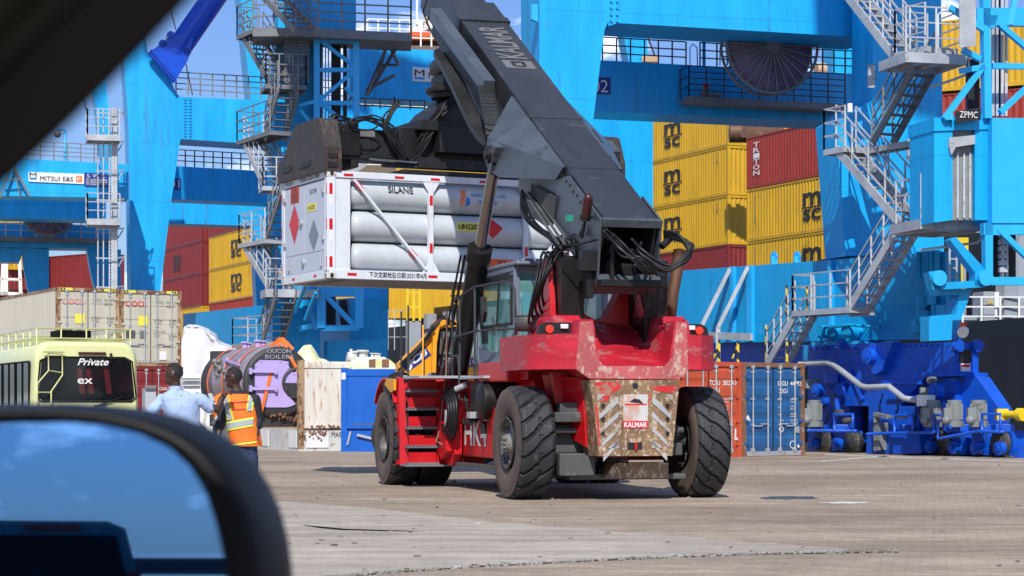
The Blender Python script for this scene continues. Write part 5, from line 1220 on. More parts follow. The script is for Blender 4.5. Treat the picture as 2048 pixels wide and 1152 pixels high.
b = MB(); railing(b, [B2.pt(1205, 121, -.1), B2.pt(1372, 130, -.1)], .76, 6); railing(b, [B2.pt(1400, 131, -.1), B2.pt(1600, 142, -.1), B2.pt(1735, 149, -.1)], .76, 6); b.build('handrail', 'wire', RC)
b = MB()
p0, p1 = B2.pt(1378, 192, .9), B2.pt(1690, 208, .9); wv = -B2.n*.9
b.prism([p0, p1, p1+wv, p0+wv], (0, 0, -.2)); b.build('walkway', 'galv_dark', RC)
b = MB(); railing(b, [p0, p1], .98, 9, r=.018, rails=(1, .8, .6, .4, .2)); railing(b, [p0, p0+wv], .98, 1, r=.018); b.build('handrail', 'wire', RC)
b = MB(); b.cyl(B2.pt(1412, 190, .6), B2.pt(1412, 178, .6), .12, n=12); b.cyl(B2.pt(1400, 192, .6), B2.pt(1440, 192, .6), .1, n=10); b.build('warning_lamp', 'galv_dark', RC)
b = MB(); b.cyl(B2.pt(1412, 178, .6), B2.pt(1412, 168, .6), .10, n=12); b.build('warning_lamp_lens', 'redtape', RC)
b = MB(); b.bar(B2.pt(1408, 131, -.2), B2.pt(1408, 60, -.2), .1); 
for x in (1380, 1440, 1454): b.tube([B2.pt(x, 131, -.2), B2.pt(x, 96, -.2), B2.pt(x+5, 88, -.2), B2.pt(x+14, 95, -.2), B2.pt(x+15, 131, -.2)], .02)
b.build('mast', 'cyan', RC)
RP = Plane.px(1545, 64.6, 14); reel(RC, RP, 1545, 90, 96)
b = MB(); c = RP.pt(1545, 60, -.3); b.box(c+V((0, 0, .4)), (.7, .5, 1.4)); b.build('reel_bracket', 'galv_dark', RC)
A3 = Plane.px(1300, 77, 14)
slab(RC, 'leg', A3, [(1186, 190), (1306, 200), (1306, 560), (1236, 565), (1170, 560)], 0, 1.6, 'cyan', bevel=.02)
# stairs and landings, in planes parallel to the sill
flight(RC, Q, (1534, 730), (1590, 630), .9, 1.6); platform(RC, Q, 1585, 1700, 622, .9, 1.65, rails='fl', h=1.05, n=3)
platform(RC, Q, 1700, 1742, 622, .9, 1.0, rails='')
flight(RC, Q, (1694, 624), (1792, 462), .9, 1.6); platform(RC, Q, 1792, 1872, 452, .9, 2.2, th=.26, rails='f', h=1.2, n=2)
P2 = Plane.px(1840, 54.6, 15)
platform(RC, P2, 1842, 1968, 438, -1.4, .4, th=.26, rails='fr', h=1.2, n=3)
flight(RC, Q, (1804, 452), (1672, 298), .9, 1.6, sides=(0, 1), h=1.25); platform(RC, Q, 1648, 1690, 300, .9, 1.65, rails='fl', n=1, h=1.15); platform(RC, Q, 1690, 1812, 304, .5, .95, rails='')
flight(RC, Q, (1745, 285), (1832, 128), .9, 1.6, 'galv_dark', h=1.0); platform(RC, Q, 1790, 1850, 106, .9, 2.0, th=.26, rails='fl', h=1.15, n=2)
platform(RC, P2, 1812, 1932, 104, -1.2, .4, th=.26, rails='fr', h=1.2, n=2)
flight(RC, Q, (1792, 118), (1690, -14), .9, 1.6, h=1.2)
b = MB(); b.tube([P2.pt(1935, 100, .4), P2.pt(1938, 130, .4), P2.pt(1930, 150, .2), P2.pt(1905, 160, 0), P2.pt(1860, 175, -.4)], .035); b.tube([P2.pt(1964, 440, .4), P2.pt(1968, 470, .4), P2.pt(1955, 485, .2), P2.pt(1920, 490, 0), P2.pt(1840, 500, 0)], .035)
b.tube([P2.pt(1876, 98, .42), P2.pt(1876, 30, .42), P2.pt(1885, 22, .42), P2.pt(1912, 22, .42), P2.pt(1918, 32, .42)], .03); b.tube([P2.pt(1950, 400, .42), P2.pt(1952, 360, .42), P2.pt(1965, 358, .42), P2.pt(1972, 370, .42), P2.pt(1972, 400, .42), P2.pt(1962, 415, .42)], .03)
b.build('conduit', 'galv', RC)
b = MB()
for x, y in ((1898, 24), (1945, 366), (1700, 224)): c = P2.pt(x, y, .5); b.cyl(c, c+V((0, 0, .22)), .07, n=12)
b.build('flood_lamp', 'lampwhite', RC)
b = MB(); c = P2.pt(1954, 395, .5); b.cyl(c, c+V((0, 0, .12)), .10, n=12); b.build('amber_beacon', 'logoorange', RC)
# lift tower
LT = Plane.px(1972, 53.6, 15)
slab(RC, 'lift_tower_panel', LT, [(1984, 236), (2110, 236), (2110, 446), (1984, 446)], .04, 1.8, 'cyan_clean')
slab(RC, 'lift_tower_panel', LT, [(1868, 250), (1905, 246), (1905, 440), (1868, 445)], -.2, 1.4, 'cyan')
slab(RC, 'lift_tower_panel', LT, [(1868, 236), (1984, 228), (1984, 258), (1868, 262)], -.15, 1.5, 'cyan')
slab(RC, 'lift_tower_panel', LT, [(1950, 258), (1984, 258), (1984, 440), (1950, 440)], -.2, 1.4, 'cyan')
slab(RC, 'lift_door', LT, [(1903, 262), (1952, 260), (1952, 440), (1903, 440)], -.35, .3, 'motor')
b = MB()
for x in (1915, 1928, 1940): b.bar(LT.pt(x, 305, -.33), LT.pt(x, 436, -.33), .05)
LT.prism(b, [(1899, 275), (1950, 270), (1950, 288), (1899, 296)], -.1, .2); LT.prism(b, [(1899, 294), (1912, 294), (1903, 310)], -.1, .2); b.build('door_track', 'galv', RC)
fr = [((1966, -60), (1980, -60), (1984, 236), (1970, 236)), ((1954, 16), (2110, 14), (2110, 52), (1954, 50)), ((1968, 446), (2110, 444), (2110, 468), (1968, 470)), ((1970, 446), (1986, 446), (1986, 568), (1972, 568)), ((1972, 554), (2110, 554), (2110, 570), (1972, 570)), ((1966, 30), (1996, 30), (1990, 55), (1975, 55))]
for f in fr: slab(RC, 'tower_frame', LT, f, 0, .22, 'cyan_clean')
b = MB()
for a, c in (((2000, 50), (2070, 110)), ((1984, 132), (2110, 134)), ((2000, 225), (2080, 150)), ((1994, 456), (2090, 550)), ((1968, 130), (1888, 238)), ((1968, 60), (1900, 15)), ((1925, 100), (1960, 118)), ((1920, 142), (1968, 134)), ((2040, -60), (2020, 50)), ((1900, 240), (1900, 228))):
    b.bar(LT.pt(*a, -.05), LT.pt(*c, -.05), .14, .14)
b.build('lattice_bar', 'cyan_clean', RC)
b = MB()
for x in (1994, 2004, 2012, 1986): b.bar(LT.pt(x, -60, -.8), LT.pt(x, 232, -.8), .07)
for x in (2002, 2014): b.bar(LT.pt(x, 468, -.8), LT.pt(x, 556, -.8), .06)
for k in range(6): b.box(LT.pt(2006, 470+k*14, -.7), (.22, .2, .12))
b.build('guide_rail', 'galv', RC)
b = MB(); b.bar(LT.pt(1994, -60, -1.2), LT.pt(1994, 232, -1.2), .25); b.bar(LT.pt(1945, 120, -1.2), LT.pt(1945, 232, -1.2), .3); b.bar(LT.pt(1990, 470, -1.5), LT.pt(1990, 556, -1.5), .3); b.bar(LT.pt(2020, 470, -1.5), LT.pt(2020, 556, -1.5), .25); b.build('cable_bundle', 'grease', RC)
slab(RC, 'maker_plate', LT, [(1912, 222), (1962, 215), (1962, 240), (1912, 246)], .1, .04, 'ink')
sgn_text(RC, LT, .11, 'letterwhite', [('ZPMC', 1919, 235, 13, 36)])
slab(RC, 'mesh_guard', LT, [(1919, -40), (1952, -40), (1952, 92), (1919, 95)], .6, .03, 'galv')
# bracket under the lift
for f in (((1868, 566), (1972, 560), (1972, 574), (1868, 580)), ((1858, 545), (1882, 545), (1882, 580), (1866, 580)), ((1900, 480), (1912, 474), (1972, 540), (1972, 572), (1950, 572), (1950, 545))): slab(RC, 'bracket', LT, f, -.1, .35, 'sill')
slab(RC, 'bracket', LT, [(1880, 578), (1945, 578), (1922, 640), (1860, 642), (1860, 632), (1912, 628), (1918, 590), (1880, 590)], -.4, .6, 'sill')
slab(RC, 'bracket', LT, [(1858, 640), (1905, 640), (1903, 680), (1858, 682)], -.1, .5, 'sill')
b = MB()
for x in (1880, 1973): c = LT.pt(x, 556, .02); b.cyl(c, c-LT.n*.5, .2, n=18)
b.build('pin_plate', 'cyan_clean', RC)
b = MB()
for x in (1899, 1913): b.bar(LT.pt(x, 478, -1), LT.pt(x, 565, -1), .05)
for k in range(5): b.bar(LT.pt(1899, 482+k*18, -1), LT.pt(1913, 482+k*18, -1), .04)
b.build('ladder', 'galv', RC)
# pipes and small boxes cluttering the lower leg
b = MB(); r = random.Random(3)
for x in (1837, 1857, 1835, 1862): b.bar(Q.pt(x, 505, .3), Q.pt(x, 560, .3), .06)
for k in range(9): x, y = r.uniform(1830, 1880), r.uniform(585, 665); b.box(Q.pt(x, y, .2), (.25, .25, .35))
for x in (1640, 1662, 1690): c = Q.pt(x, 663, .5); b.cyl(c, c-Q.n*.5, .2, n=14)
b.tube([Q.pt(1640, 690, .6), Q.pt(1650, 655, .6), Q.pt(1700, 650, .5), Q.pt(1760, 655, .4)], .05)
slab(RC, 'cable_tray', Q, [(1833, 504), (1870, 500), (1870, 553), (1833, 555)], .25, .2, 'sill')
b.build('junction_box', 'sill', RC)
# unseen slab added overhead to shade upper beam and leg, on its girder
b = MB(); b.rng(7.7, 12.6, 30.5, 38.5, 40, 42.5); b.build('shade_slab', 'cyan', RC)
b = MB(); b.rng(11.3, 12.3, 38, 66, 39, 41); b.rng(11.4, 12.2, 61, 62.3, 17, 40); b.build('main_girder', 'cyan', RC)
# travelling gear
for nm, f, o_, t_ in (('balance_beam', [(1616, 692), (1908, 684), (1908, 748), (1852, 752), (1800, 812), (1838, 812), (1840, 903), (1735, 905), (1738, 812), (1690, 812), (1652, 762), (1616, 752)], .3, .85),
        ('ledge', [(1842, 745), (1910, 745), (1910, 752), (1846, 754)], .45, 1.15), ('end_leg', [(1862, 752), (1952, 752), (1998, 818), (1990, 860), (1850, 865), (1850, 800)], .1, .45), ('end_leg', [(1616, 752), (1650, 762), (1700, 815), (1700, 865), (1616, 865)], .1, .45)):
    slab(RC, nm, Q, f, o_, t_, 'royal', bevel=.03)
EC = Q.pt(1908, 700, .3); EP = Plane(EC.x, EC.y, 28)
slab(RC, 'sloped_plate', EP, [(1916, 756), (1956, 754), (2004, 816), (1975, 822)], .1, .2, 'axle'); slab(RC, 'end_leg', EP, [(1912, 756), (1958, 754), (2006, 818), (2000, 862), (1912, 866)], .05, .5, 'royal')
slab(RC, 'opening', EP, [(1920, 699), (1942, 698), (1944, 720), (1939, 727), (1921, 727), (1918, 722)], .012, .02, 'ink'); slab(RC, 'warning_sign', EP, [(1922, 727), (1941, 727), (1941, 743), (1922, 743)], .03, .02, 'signwhite')
slab(RC, 'warning_band', EP, [(1923, 729), (1940, 729), (1940, 734), (1923, 734)], .036, .02, 'redtape')
b = MB()
for x in (1914, 1952): c = EP.pt(x, 692, .01); b.cyl(c, c+EP.n*.12, .17, n=20)
b.build('hinge_pin', 'royal', RC)
slab(RC, 'hanger_plate', Q, [(1715, 687), (1786, 684), (1762, 742), (1748, 750), (1735, 735)], .55, .25, 'royal', bevel=.02)
b = MB()
for x, y, rr in ((1745, 712, .22), (1880, 782, .22), (1642, 780, .2), (1690, 690, .12)):
    c = Q.pt(x, y, .56); b.cyl(c, c+Q.n*.22, rr, n=20); b.cyl(c+Q.n*.22, c+Q.n*.26, rr*.5, n=12)
b.build('hinge_pin', 'royal', RC)
b = MB(); b.tube([Q.pt(1600, 727, .9), Q.pt(1655, 725, .9), Q.pt(1668, 730, .9), Q.pt(1722, 772, .9), Q.pt(1735, 775, .9), Q.pt(1778, 773, .9), Q.pt(1808, 797, .9), Q.pt(1834, 801, .9)], .085, 12); b.build('cable_duct', 'galv', RC)
slab(RC, 'switch_box', Q, [(1833, 790), (1853, 790), (1853, 812), (1833, 812)], 1.1, .3, 'signwhite', bevel=.01)
for (xm, xw) in ((1629, 0), (1866, 0), (1909, 0), (1957, 0)):
    t = Q.pt(xm, 800, .9); g = Q.pt(xm, 850, .9); b = MB(); b.cyl(t, g, .20, n=14)
    for k in range(14): a = 2*pi*k/14; d = V((cos(a)*.21, sin(a)*.21, 0)); b.bar(t+d-V((0, 0, .1)), g+d+V((0, 0, .15)), .03)
    b.cyl(g+V((0, 0, .1)), g-V((0, 0, .05)), .26, n=14); b.box(t.lerp(g, .55)+V((-.22, -.1, 0)), (.2, .25, .32)); b.sph(t.lerp(g, .8)+V((-.25, -.15, 0)), .13, 10)
    mt = b.build('drive_motor', 'motor', RC)
def truck(x0, x1, yb, o=.4):
    b = MB(); m_ = (x0+x1)/2
    Q.prism(b, [(x0, 862), (x1, 862), (x1+3, yb-22), (x1, yb-4), (x0, yb-4), (x0-3, yb-22)], o, .45)
    c = Q.pt(m_, yb-18, o+.05); b.cyl(c, c+Q.n*.2, .18, n=16); b.cyl(c+Q.n*.2, c+Q.n*.26, .1, n=12)
    b.box(Q.pt(m_, 856, o), (.5, .4, .2)); b.build('truck', 'royal', RC, bevel=.015)
for x0, x1, yb in ((1618, 1652, 905), (1662, 1700, 906), (1803, 1836, 911), (1852, 1885, 912), (1900, 1930, 913), (1944, 1976, 914), (1990, 2024, 915)): truck(x0, x1, yb)
slab(RC, 'truck_tie', Q, [(1652, 868), (1735, 868), (1735, 885), (1652, 888)], .2, .5, 'royal'); slab(RC, 'truck_tie', Q, [(1838, 868), (2028, 864), (2028, 880), (1838, 884)], .1, .3, 'royal')
slab(RC, 'bumper_foot', Q, [(1734, 870), (1838, 868), (1842, 907), (1732, 909)], .75, .35, 'royal', bevel=.02)
for x, y in ((1716, 884), (1790+52, 884), (2014, 886), (1660, 884), (1896, 888)):
    c = Q.pt(x, y, .25); b = MB(); b.lathe([(.0, 0), (.0, .28), (.04, .33), (.16, .33), (.2, .38), (.24, .38), (.24, 0)], c, Q.n, 28); b.build('rail_wheel', 'rim', RC)
b = MB()
def loop(pts, o=1.15, r_=.045): b.tube([Q.pt(x, y, o) for x, y in pts], r_, 7)
loop([(1669, 863), (1669, 829), (1706, 829), (1706, 863)]); loop([(1616, 861), (1713, 862)]); loop([(1735, 868), (1790, 866), (1868, 865)]); loop([(1789, 866), (1789, 830), (1826, 830), (1826, 866)])
loop([(1868, 865), (1868, 830), (1887, 830), (1890, 842), (1876, 842), (1876, 878), (1960, 862), (2008, 864)]); loop([(1964, 866), (1964, 828), (2000, 828), (2002, 866)]); loop([(1887, 832), (1902, 858)])
b.build('guard_rail', 'royal', RC)
b = MB(); Q.prism(b, [(1747, 845), (1759, 845), (1759, 900), (1747, 902)], 1.0, .3); b.bar(Q.pt(1752, 845, 1), Q.pt(1751, 828, 1), .12); b.bar(Q.pt(1751, 828, 1), Q.pt(1778, 834, 1.1), .16, .1); b.bar(Q.pt(1778, 834, 1.1), Q.pt(1814, 835, 1.1), .07); b.build('storm_anchor', 'motor', RC)
b = MB(); c = Q.pt(2003, 829, .4); u = Q.u; b.box(c, (.3, .3, .3)); b.cyl(c, c+u*.75, .10, n=14); b.cyl(c+u*.65, c+u*.85, .17, n=18); b.build('buffer', 'yellowbright', RC)
b = MB(); b.cyl(Q.pt(1926, 655, .7), Q.pt(1926, 645, .7), .1, n=12); b.build('red_beacon', 'lampred', RC)
b = MB(); c = Q.pt(1927, 663, .8); b.cyl(c, c+V((-.05, -.12, -.03)), .15, n=18); b.build('flood_lamp', 'lampwhite', RC)
b = MB(); b.bar(Q.pt(1912, 684, .7), Q.pt(1916, 656, .7), .05); b.bar(Q.pt(1905, 672, .7), Q.pt(1930, 660, .7), .04); b.build('lamp_stalk', 'royal', RC)
# pipes, hoses, boxes and bolts on the travelling gear
r = random.Random(21)
for k in range(16):
    x = r.choice([r.uniform(1622, 1700), r.uniform(1845, 1905)]); y = r.uniform(755, 858); b = MB(); c = Q.pt(x, y, .5)
    if k % 3 == 0: b.cyl(c, c-V((0, 0, r.uniform(.2, .5))), r.uniform(.06, .14), n=12)
    elif k % 3 == 1: b.box(c, (r.uniform(.15, .4), .2, r.uniform(.15, .4)))
    else: b.cyl(c, c+Q.n*.2, r.uniform(.08, .16), n=14); b.cyl(c+Q.n*.2, c+Q.n*.24, .05, n=8)
    b.build('gear_fitting', r.choice(['royal', 'royal', 'motor', 'axle']), RC)
b = MB()
for k in range(9):
    x = r.uniform(1640, 1880); y = r.uniform(755, 800); b.tube([Q.pt(x, y, .5), Q.pt(x+r.uniform(-8, 8), y+25, .7), Q.pt(x+r.uniform(-14, 14), y+55, .6), Q.pt(x+r.uniform(-14, 14), y+75, .6)], .025)
b.build('gear_hose', 'hose', RC)
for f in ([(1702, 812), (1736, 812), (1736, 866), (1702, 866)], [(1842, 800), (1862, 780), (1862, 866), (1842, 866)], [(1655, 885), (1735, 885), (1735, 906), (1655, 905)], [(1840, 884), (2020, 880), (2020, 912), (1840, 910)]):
    slab(RC, 'gap_shade_plate', Q, f, -.35, .1, 'hull')  # dark sheets standing in for shade between the legs and trucks
b = MB()
for k in range(26): c = Q.pt(1622+k*11, 697+(0 if k % 2 else .5)-k*.3, .31); b.cyl(c, c+Q.n*.04, .035, n=6)
b.build('bolt', 'royal', RC)
for x0, y0, x1, y1 in ((1660, 770, 1690, 770), (1764, 765, 1845, 765), (1776, 795, 1840, 795), (1700, 740, 1725, 800)): 
    b = MB(); b.bar(Q.pt(x0, y0, .34), Q.pt(x1, y1, .34), .08, .1); b.build('stiffener', 'royal', RC)
# quay bollard-like rail clamp
b = MB(); Q.prism(b, [(2026, 900), (2038, 900), (2038, 916), (2026, 916)], .4, .25); b.build('rail_clamp', 'royal', RC)

# ------------------------------------------------------------ centre crane with the lift tower
CC = thing('quay_crane', 'cyan quay crane behind the white frame, with a lattice lift tower and dark platforms', 'crane', (-8, 82, 0), 0, 'cyan quay cranes along the berth', world=True)
T1 = Plane.px(600, 80, 14); TQ = Plane.px(600, 79, -62)
slab(CC, 'leg', T1, [(566, -200), (625, -200), (640, 330), (640, 720), (545, 720), (545, 330)], 0, 1.6, 'cyan', bevel=.02)
slab(CC, 'upper_leg', T1, [(622, -200), (712, -200), (712, 60), (622, 56)], .6, 1.8, 'cyan')
slab(CC, 'sill_beam', Plane.px(560, 88, -62), [(366, 628), (560, 607), (700, 596), (700, 735), (366, 735)], 0, 1.6, 'sill')
slab(CC, 'column', Plane.px(750, 84, 14), [(722, 560), (776, 560), (776, 745), (722, 745)], 0, 1.6, 'cyan', bevel=.02)
slab(CC, 'panel', Plane.px(700, 80, 14), [(655, 682), (775, 678), (775, 745), (655, 745)], 0, .8, 'sill')
MBm = Plane.px(720, 86, 14)
slab(CC, 'cross_beam', MBm, [(700, 93), (880, 101), (880, 203), (700, 195)], 0, 1.6, 'cyan', bevel=.02)
sb = slab(CC, 'sign_board', MBm, [(825, 134), (905, 138), (905, 167), (825, 162)], .05, .04, 'signwhite')
sgn_text(CC, MBm, .07, 'ink', [('M', 829, 152, 13, 20), ('MITSUI', 857, 157, 13, 55)])
slab(CC, 'sign_band', MBm, [(829, 154), (849, 155), (849, 159), (829, 158)], .07, .03, 'logoblue')
# big platform and its rail
b = MB()
d0 = [T1.pt(505, 72, 1.8), T1.pt(590, 56, 2.2), T1.pt(822, 66, 2.2), T1.pt(822, 66, 0), T1.pt(505, 72, 0)]
for p in d0: p.z = T1.pt(700, 62, 2).z
b.prism(d0, (0, 0, -.32)); pf = b.build('platform', 'galv_dark', CC)
b = MB(); railing(b, [d0[1], d0[2]], 1.3, 5, r=.03, rails=(1, .75, .5, .25)); railing(b, [d0[2], d0[3]], 1.3, 1, r=.03); railing(b, [d0[0], d0[1]], 1.3, 2, r=.03); b.build('handrail', 'galv_dark', pf)
b = MB()
for a, c in (((800, 84), (735, 190)), ((775, 84), (755, 150)), ((778, 88), (796, 128)), ((796, 130), (757, 130)), ((790, 150), (733, 180)), ((733, 190), (775, 90))): b.bar(T1.pt(*a, .4), T1.pt(*c, -.6), .1)
b.build('brace', 'galv_dark', CC)
def lattice(par, pl, x0, x1, ys, diags, o, w_=.22, mt='cyan_clean'):
    b = MB()
    b.bar(pl.pt(x0, ys[0], o), pl.pt(x0, ys[-1], o), w_, w_); b.bar(pl.pt(x1, ys[0], o), pl.pt(x1, ys[-1], o), w_, w_)
    b.build('tower_frame', mt, par); b = MB()
    for y in ys: b.bar(pl.pt(x0+2, y, o), pl.pt(x1-2, y, o), w_*.7, w_*.7)
    for a, c in diags: b.bar(pl.pt(*a, o), pl.pt(*c, o), w_*.6, w_*.6)
    b.build('lattice_bar', mt, par)
lattice(CC, T1, 634, 713, [70, 82, 140, 206, 245], [((645, 85), (708, 132)), ((640, 200), (708, 142)), ((645, 210), (690, 245)), ((690, 175), (713, 200)), ((598, 212), (632, 202)), ((600, 220), (620, 245))], 1.6)
slab(CC, 'gusset', T1, [(700, 130), (717, 130), (717, 155), (702, 155)], 1.66, .2, 'cyan_clean'); slab(CC, 'gusset', T1, [(629, 190), (648, 190), (648, 214), (629, 214)], 1.66, .2, 'cyan_clean')
b = MB()
for x in (645, 651, 657): b.bar(T1.pt(x, 70, .9), T1.pt(x, 240, .9), .05)
b.build('guide_rail', 'galv', CC)
b = MB()
for x, w_ in ((672, .35), (690, .15), (640, .2)): b.bar(T1.pt(x, 70, .5), T1.pt(x, 240, .5), w_)
b.build('cable_bundle', 'grease', CC)
lattice(CC, T1, 643, 719, [576, 588, 656], [((650, 590), (712, 655))], 1.6, .3)
slab(CC, 'tower_frame', T1, [(640, 564), (722, 564), (722, 592), (640, 592)], 1.7, .3, 'cyan_clean')
b = MB(); b.bar(T1.pt(636, 650, 1.3), T1.pt(598, 658, 1), .2); b.bar(T1.pt(636, 655, 1.3), T1.pt(610, 612, 1), .16); c = T1.pt(636, 650, 1.5); b.cyl(c, c-T1.n*.4, .18, n=14); b.build('bracket', 'cyan_clean', CC)
b = MB(); b.bar(T1.pt(662, 592, -1), T1.pt(662, 656, -1), .35); b.bar(T1.pt(686, 600, -1), T1.pt(690, 656, -1), .3); b.build('ladder', 'grease', CC)
def mesh_screen(par, pl, x0, x1, y0, y1, o):
    b = MB()
    for k in range(15): x = x0+(x1-x0)*k/14; b.bar(pl.pt(x, y0, o), pl.pt(x, y1, o), .03)
    for k in range(15): y = y0+(y1-y0)*k/14; b.bar(pl.pt(x0, y, o), pl.pt(x1, y, o), .03)
    b.build('mesh_guard', 'galv_dark', par)
mesh_screen(CC, T1, 570, 618, 76, 165, 1.5)
# stairs
TM = 'galv_dark'
flight(CC, TQ, (591, 62), (518, -14), .6, 1.5, TM, h=1.1)
platform(CC, TQ, 474, 512, 72, .6, 1.5, m=TM, rails='fl', h=1.15, n=2); flight(CC, TQ, (540, 168), (487, 76), .6, 1.4, TM, h=1.1)
platform(CC, T1, 532, 612, 168, .4, 1.9, m=TM, rails='flr', h=1.15, n=3)
flight(CC, TQ, (530, 280), (556, 180), .6, 1.4, TM, h=1.1); platform(CC, TQ, 474, 540, 282, .6, 1.5, m=TM, rails='fl', h=1.15, n=2)
flight(CC, TQ, (528, 372), (488, 286), .6, 1.4, 'galv', h=1.1); platform(CC, T1, 526, 580, 372, .6, 1.8, m='galv', rails='fl', h=1.1, n=2)
flight(CC, TQ, (530, 486), (562, 385), .6, 1.4, TM, h=1.1); platform(CC, TQ, 478, 530, 488, .6, 1.5, m='galv', rails='fl', h=1.15, n=2)
flight(CC, TQ, (540, 580), (488, 492), .6, 1.4, 'galv', h=1.15); platform(CC, T1, 532, 636, 578, .6, 2.1, th=.3, m='galv', rails='f', h=1.15, n=3)
flight(CC, TQ, (524, 688), (552, 590), .6, 1.4, TM, h=1.1); platform(CC, TQ, 465, 528, 688, .4, 1.4, m='galv', rails='fl', h=1.0, n=2)
b = MB(); 
for k, (x, y) in enumerate(((515, 650), (520, 670), (560, 640), (590, 625), (610, 640))): b.bar(TQ.pt(x, y, .5), TQ.pt(x+22, y-55, .5), .10)
b.build('brace', 'sill', CC)
b = MB(); b.rng(-9.8, -2.4, 41.5, 58.5, 40, 43); b.build('shade_slab', 'cyan', CC)  # unseen slab added high overhead to put the tower in shade
# loose shrouded plant between the legs
b = MB(); b.bar(MBm.pt(718, 210, .3), MBm.pt(850, 216, .3), .06); railing(b, [MBm.pt(700, 216, .2), MBm.pt(850, 222, .2)], .42, 5, rails=(1,)); b.build('handrail', 'wire', CC)

# ------------------------------------------------------------ left-hand crane
LC = thing('quay_crane', 'cyan quay crane at the left with a royal blue diagonal tube and white maker board', 'crane', (-15, 94, 0), 0, 'cyan quay cranes along the berth', world=True)
E1 = Plane.px(300, 92, 14)
slab(LC, 'leg', E1, [(232, -120), (270, -120), (286, 45), (295, 104), (343, 163), (351, 184), (361, 194), (361, 278), (343, 399), (318, 600), (312, 830), (268, 830), (262, 600), (257, 250)], 0, 2.6, 'cyan', bevel=.03)
slab(LC, 'portal_beam', E1, [(361, 193.5), (545, 201), (700, 208), (1000, 224), (1000, 318), (640, 297), (545, 290), (361, 278)], -.02, 2.2, 'cyan', bevel=.02)
b = MB()
for k in range(14):
    for x in (370, 380): c = E1.pt(x, 198+k*6.1, 0); b.cyl(c, c+E1.n*.06, .055, n=6)
b.build('bolt', 'sill', LC)
b = MB(); railing(b, [E1.pt(352, 189, -.1), E1.pt(545, 200, -.1)], 1.0, 8, r=.026, rails=(1, .75, .5, .25)); railing(b, [E1.pt(640, 204, -.1), E1.pt(900, 218, -.1)], 1.0, 10, r=.026); b.build('handrail', 'galv_dark', LC)
b = MB(); E1.prism(b, [(295, 106), (347, 166), (353, 158), (376, 120), (386, 78), (374, 66), (345, 72)], .5, .2); E1.prism(b, [(295, 106), (347, 166), (353, 158), (376, 120), (386, 78), (374, 66), (345, 72)], -.6, .2)
for k in range(14):
    t = k/13; x, y = 297+(347-297)*t, 107+(166-107)*t; b.bar(E1.pt(x, y, .55), E1.pt(x-6+12, y-8, .55), .06, .06)
b.build('tube_shoe', 'strut', LC)
b = MB(); b.cyl(E1.pt(350, 108, 0), E1.pt(462, -55, 0), .54, n=48); tb = b.build('diagonal_tube', 'strut', LC)
b = MB()
for x, y in ((340, 74), (324, 91), (372, 108)): c = E1.pt(x, y, .0); b.cyl(c+E1.n*.5, c-E1.n*.5, .18, n=16)
b.build('lug', 'strut', tb)
F1 = Plane.px(400, 101, 14)
slab(LC, 'lower_beam', F1, [(330, 331), (560, 344), (600, 346), (600, 410), (330, 398)], 0, 1.6, 'cyan', bevel=.02)
slab(LC, 'number_plate', F1, [(330, 356), (362, 357), (362, 379), (330, 378)], .03, .03, 'signblue'); sgn_text(LC, F1, .035, 'letterwhite', [('01', 339, 376, 17, 20)])
b = MB(); railing(b, [F1.pt(352, 332, -.1), F1.pt(500, 340, -.1)], .8, 8, r=.026, rails=(1, .66, .33)); b.build('handrail', 'wire', LC)
F2 = Plane.px(400, 106, 14)
slab(LC, 'waterside_beam', F2, [(325, 396), (600, 408), (600, 455), (325, 446)], 0, 1.6, 'cyan')
slab(LC, 'leg', F2, [(506, 448), (580, 452), (606, 625), (514, 625)], 0, 1.5, 'cyan')
G1 = Plane.px(100, 88, 14)
slab(LC, 'sign_beam', G1, [(-80, 310), (26, 316), (257, 329), (257, 396), (-80, 390)], 0, 1.8, 'cyan', bevel=.02)
slab(LC, 'sign_board', G1, [(57, 344), (168, 348), (168, 368), (57, 363)], .06, .04, 'signwhite')
sgn_text(LC, G1, .08, 'ink', [('M', 59, 353, 8, 14), ('MITSUI E&S', 80, 361, 9, 66)])
slab(LC, 'sign_band', G1, [(59, 355), (73, 355), (73, 359), (59, 358)], .08, .03, 'logoblue')
slab(LC, 'sign_square', G1, [(152, 351), (164, 351.5), (164, 364), (152, 363.5)], .08, .03, 'logoorange'); sgn_text(LC, G1, .09, 'letterwhite', [('P', 155, 362, 8, 5)])
slab(LC, 'load_board', G1, [(169, 345), (217, 348), (217, 374), (169, 371)], .06, .04, 'signblue')
sgn_text(LC, G1, .08, 'letterwhite', [('S. W. L', 174, 355, 7, 36), ('40T UNDER SPREADER', 172, 361, 3.4, 42), ('65T UNDER SPREADER', 172, 365.5, 3.4, 42), ('75T UNDER LIFT BEAM', 172, 370, 3.4, 42)])
b = MB(); railing(b, [G1.pt(26, 316, -.1), G1.pt(215, 326, -.1)], .75, 7, r=.02, rails=(1, .75, .5, .25)); b.build('handrail', 'galv_dark', LC)
G2 = Plane.px(100, 93, 14)
slab(LC, 'portal_beam', G2, [(-80, 384), (205, 394), (212, 396), (212, 441), (-80, 433)], 0, 1.8, 'cyan', bevel=.02)
G3 = Plane.px(100, 98, 14)
slab(LC, 'lower_beam', G3, [(-80, 444), (130, 447), (150, 449), (222, 452), (222, 498), (-80, 494)], 0, 1.5, 'cyan', bevel=.02)
reel(LC, Plane.px(97, 96, 14), 97, 418, 53, 18)
b = MB(); p0, p1 = G3.pt(-80, 470, .8), G3.pt(222, 478, .8); b.prism([p0, p1, p1-G3.n*.8, p0-G3.n*.8], (0, 0, -.2)); b.build('walkway', 'galv_dark', LC)
b = MB(); railing(b, [p0, p1], .9, 10, r=.02); b.build('handrail', 'galv', LC)
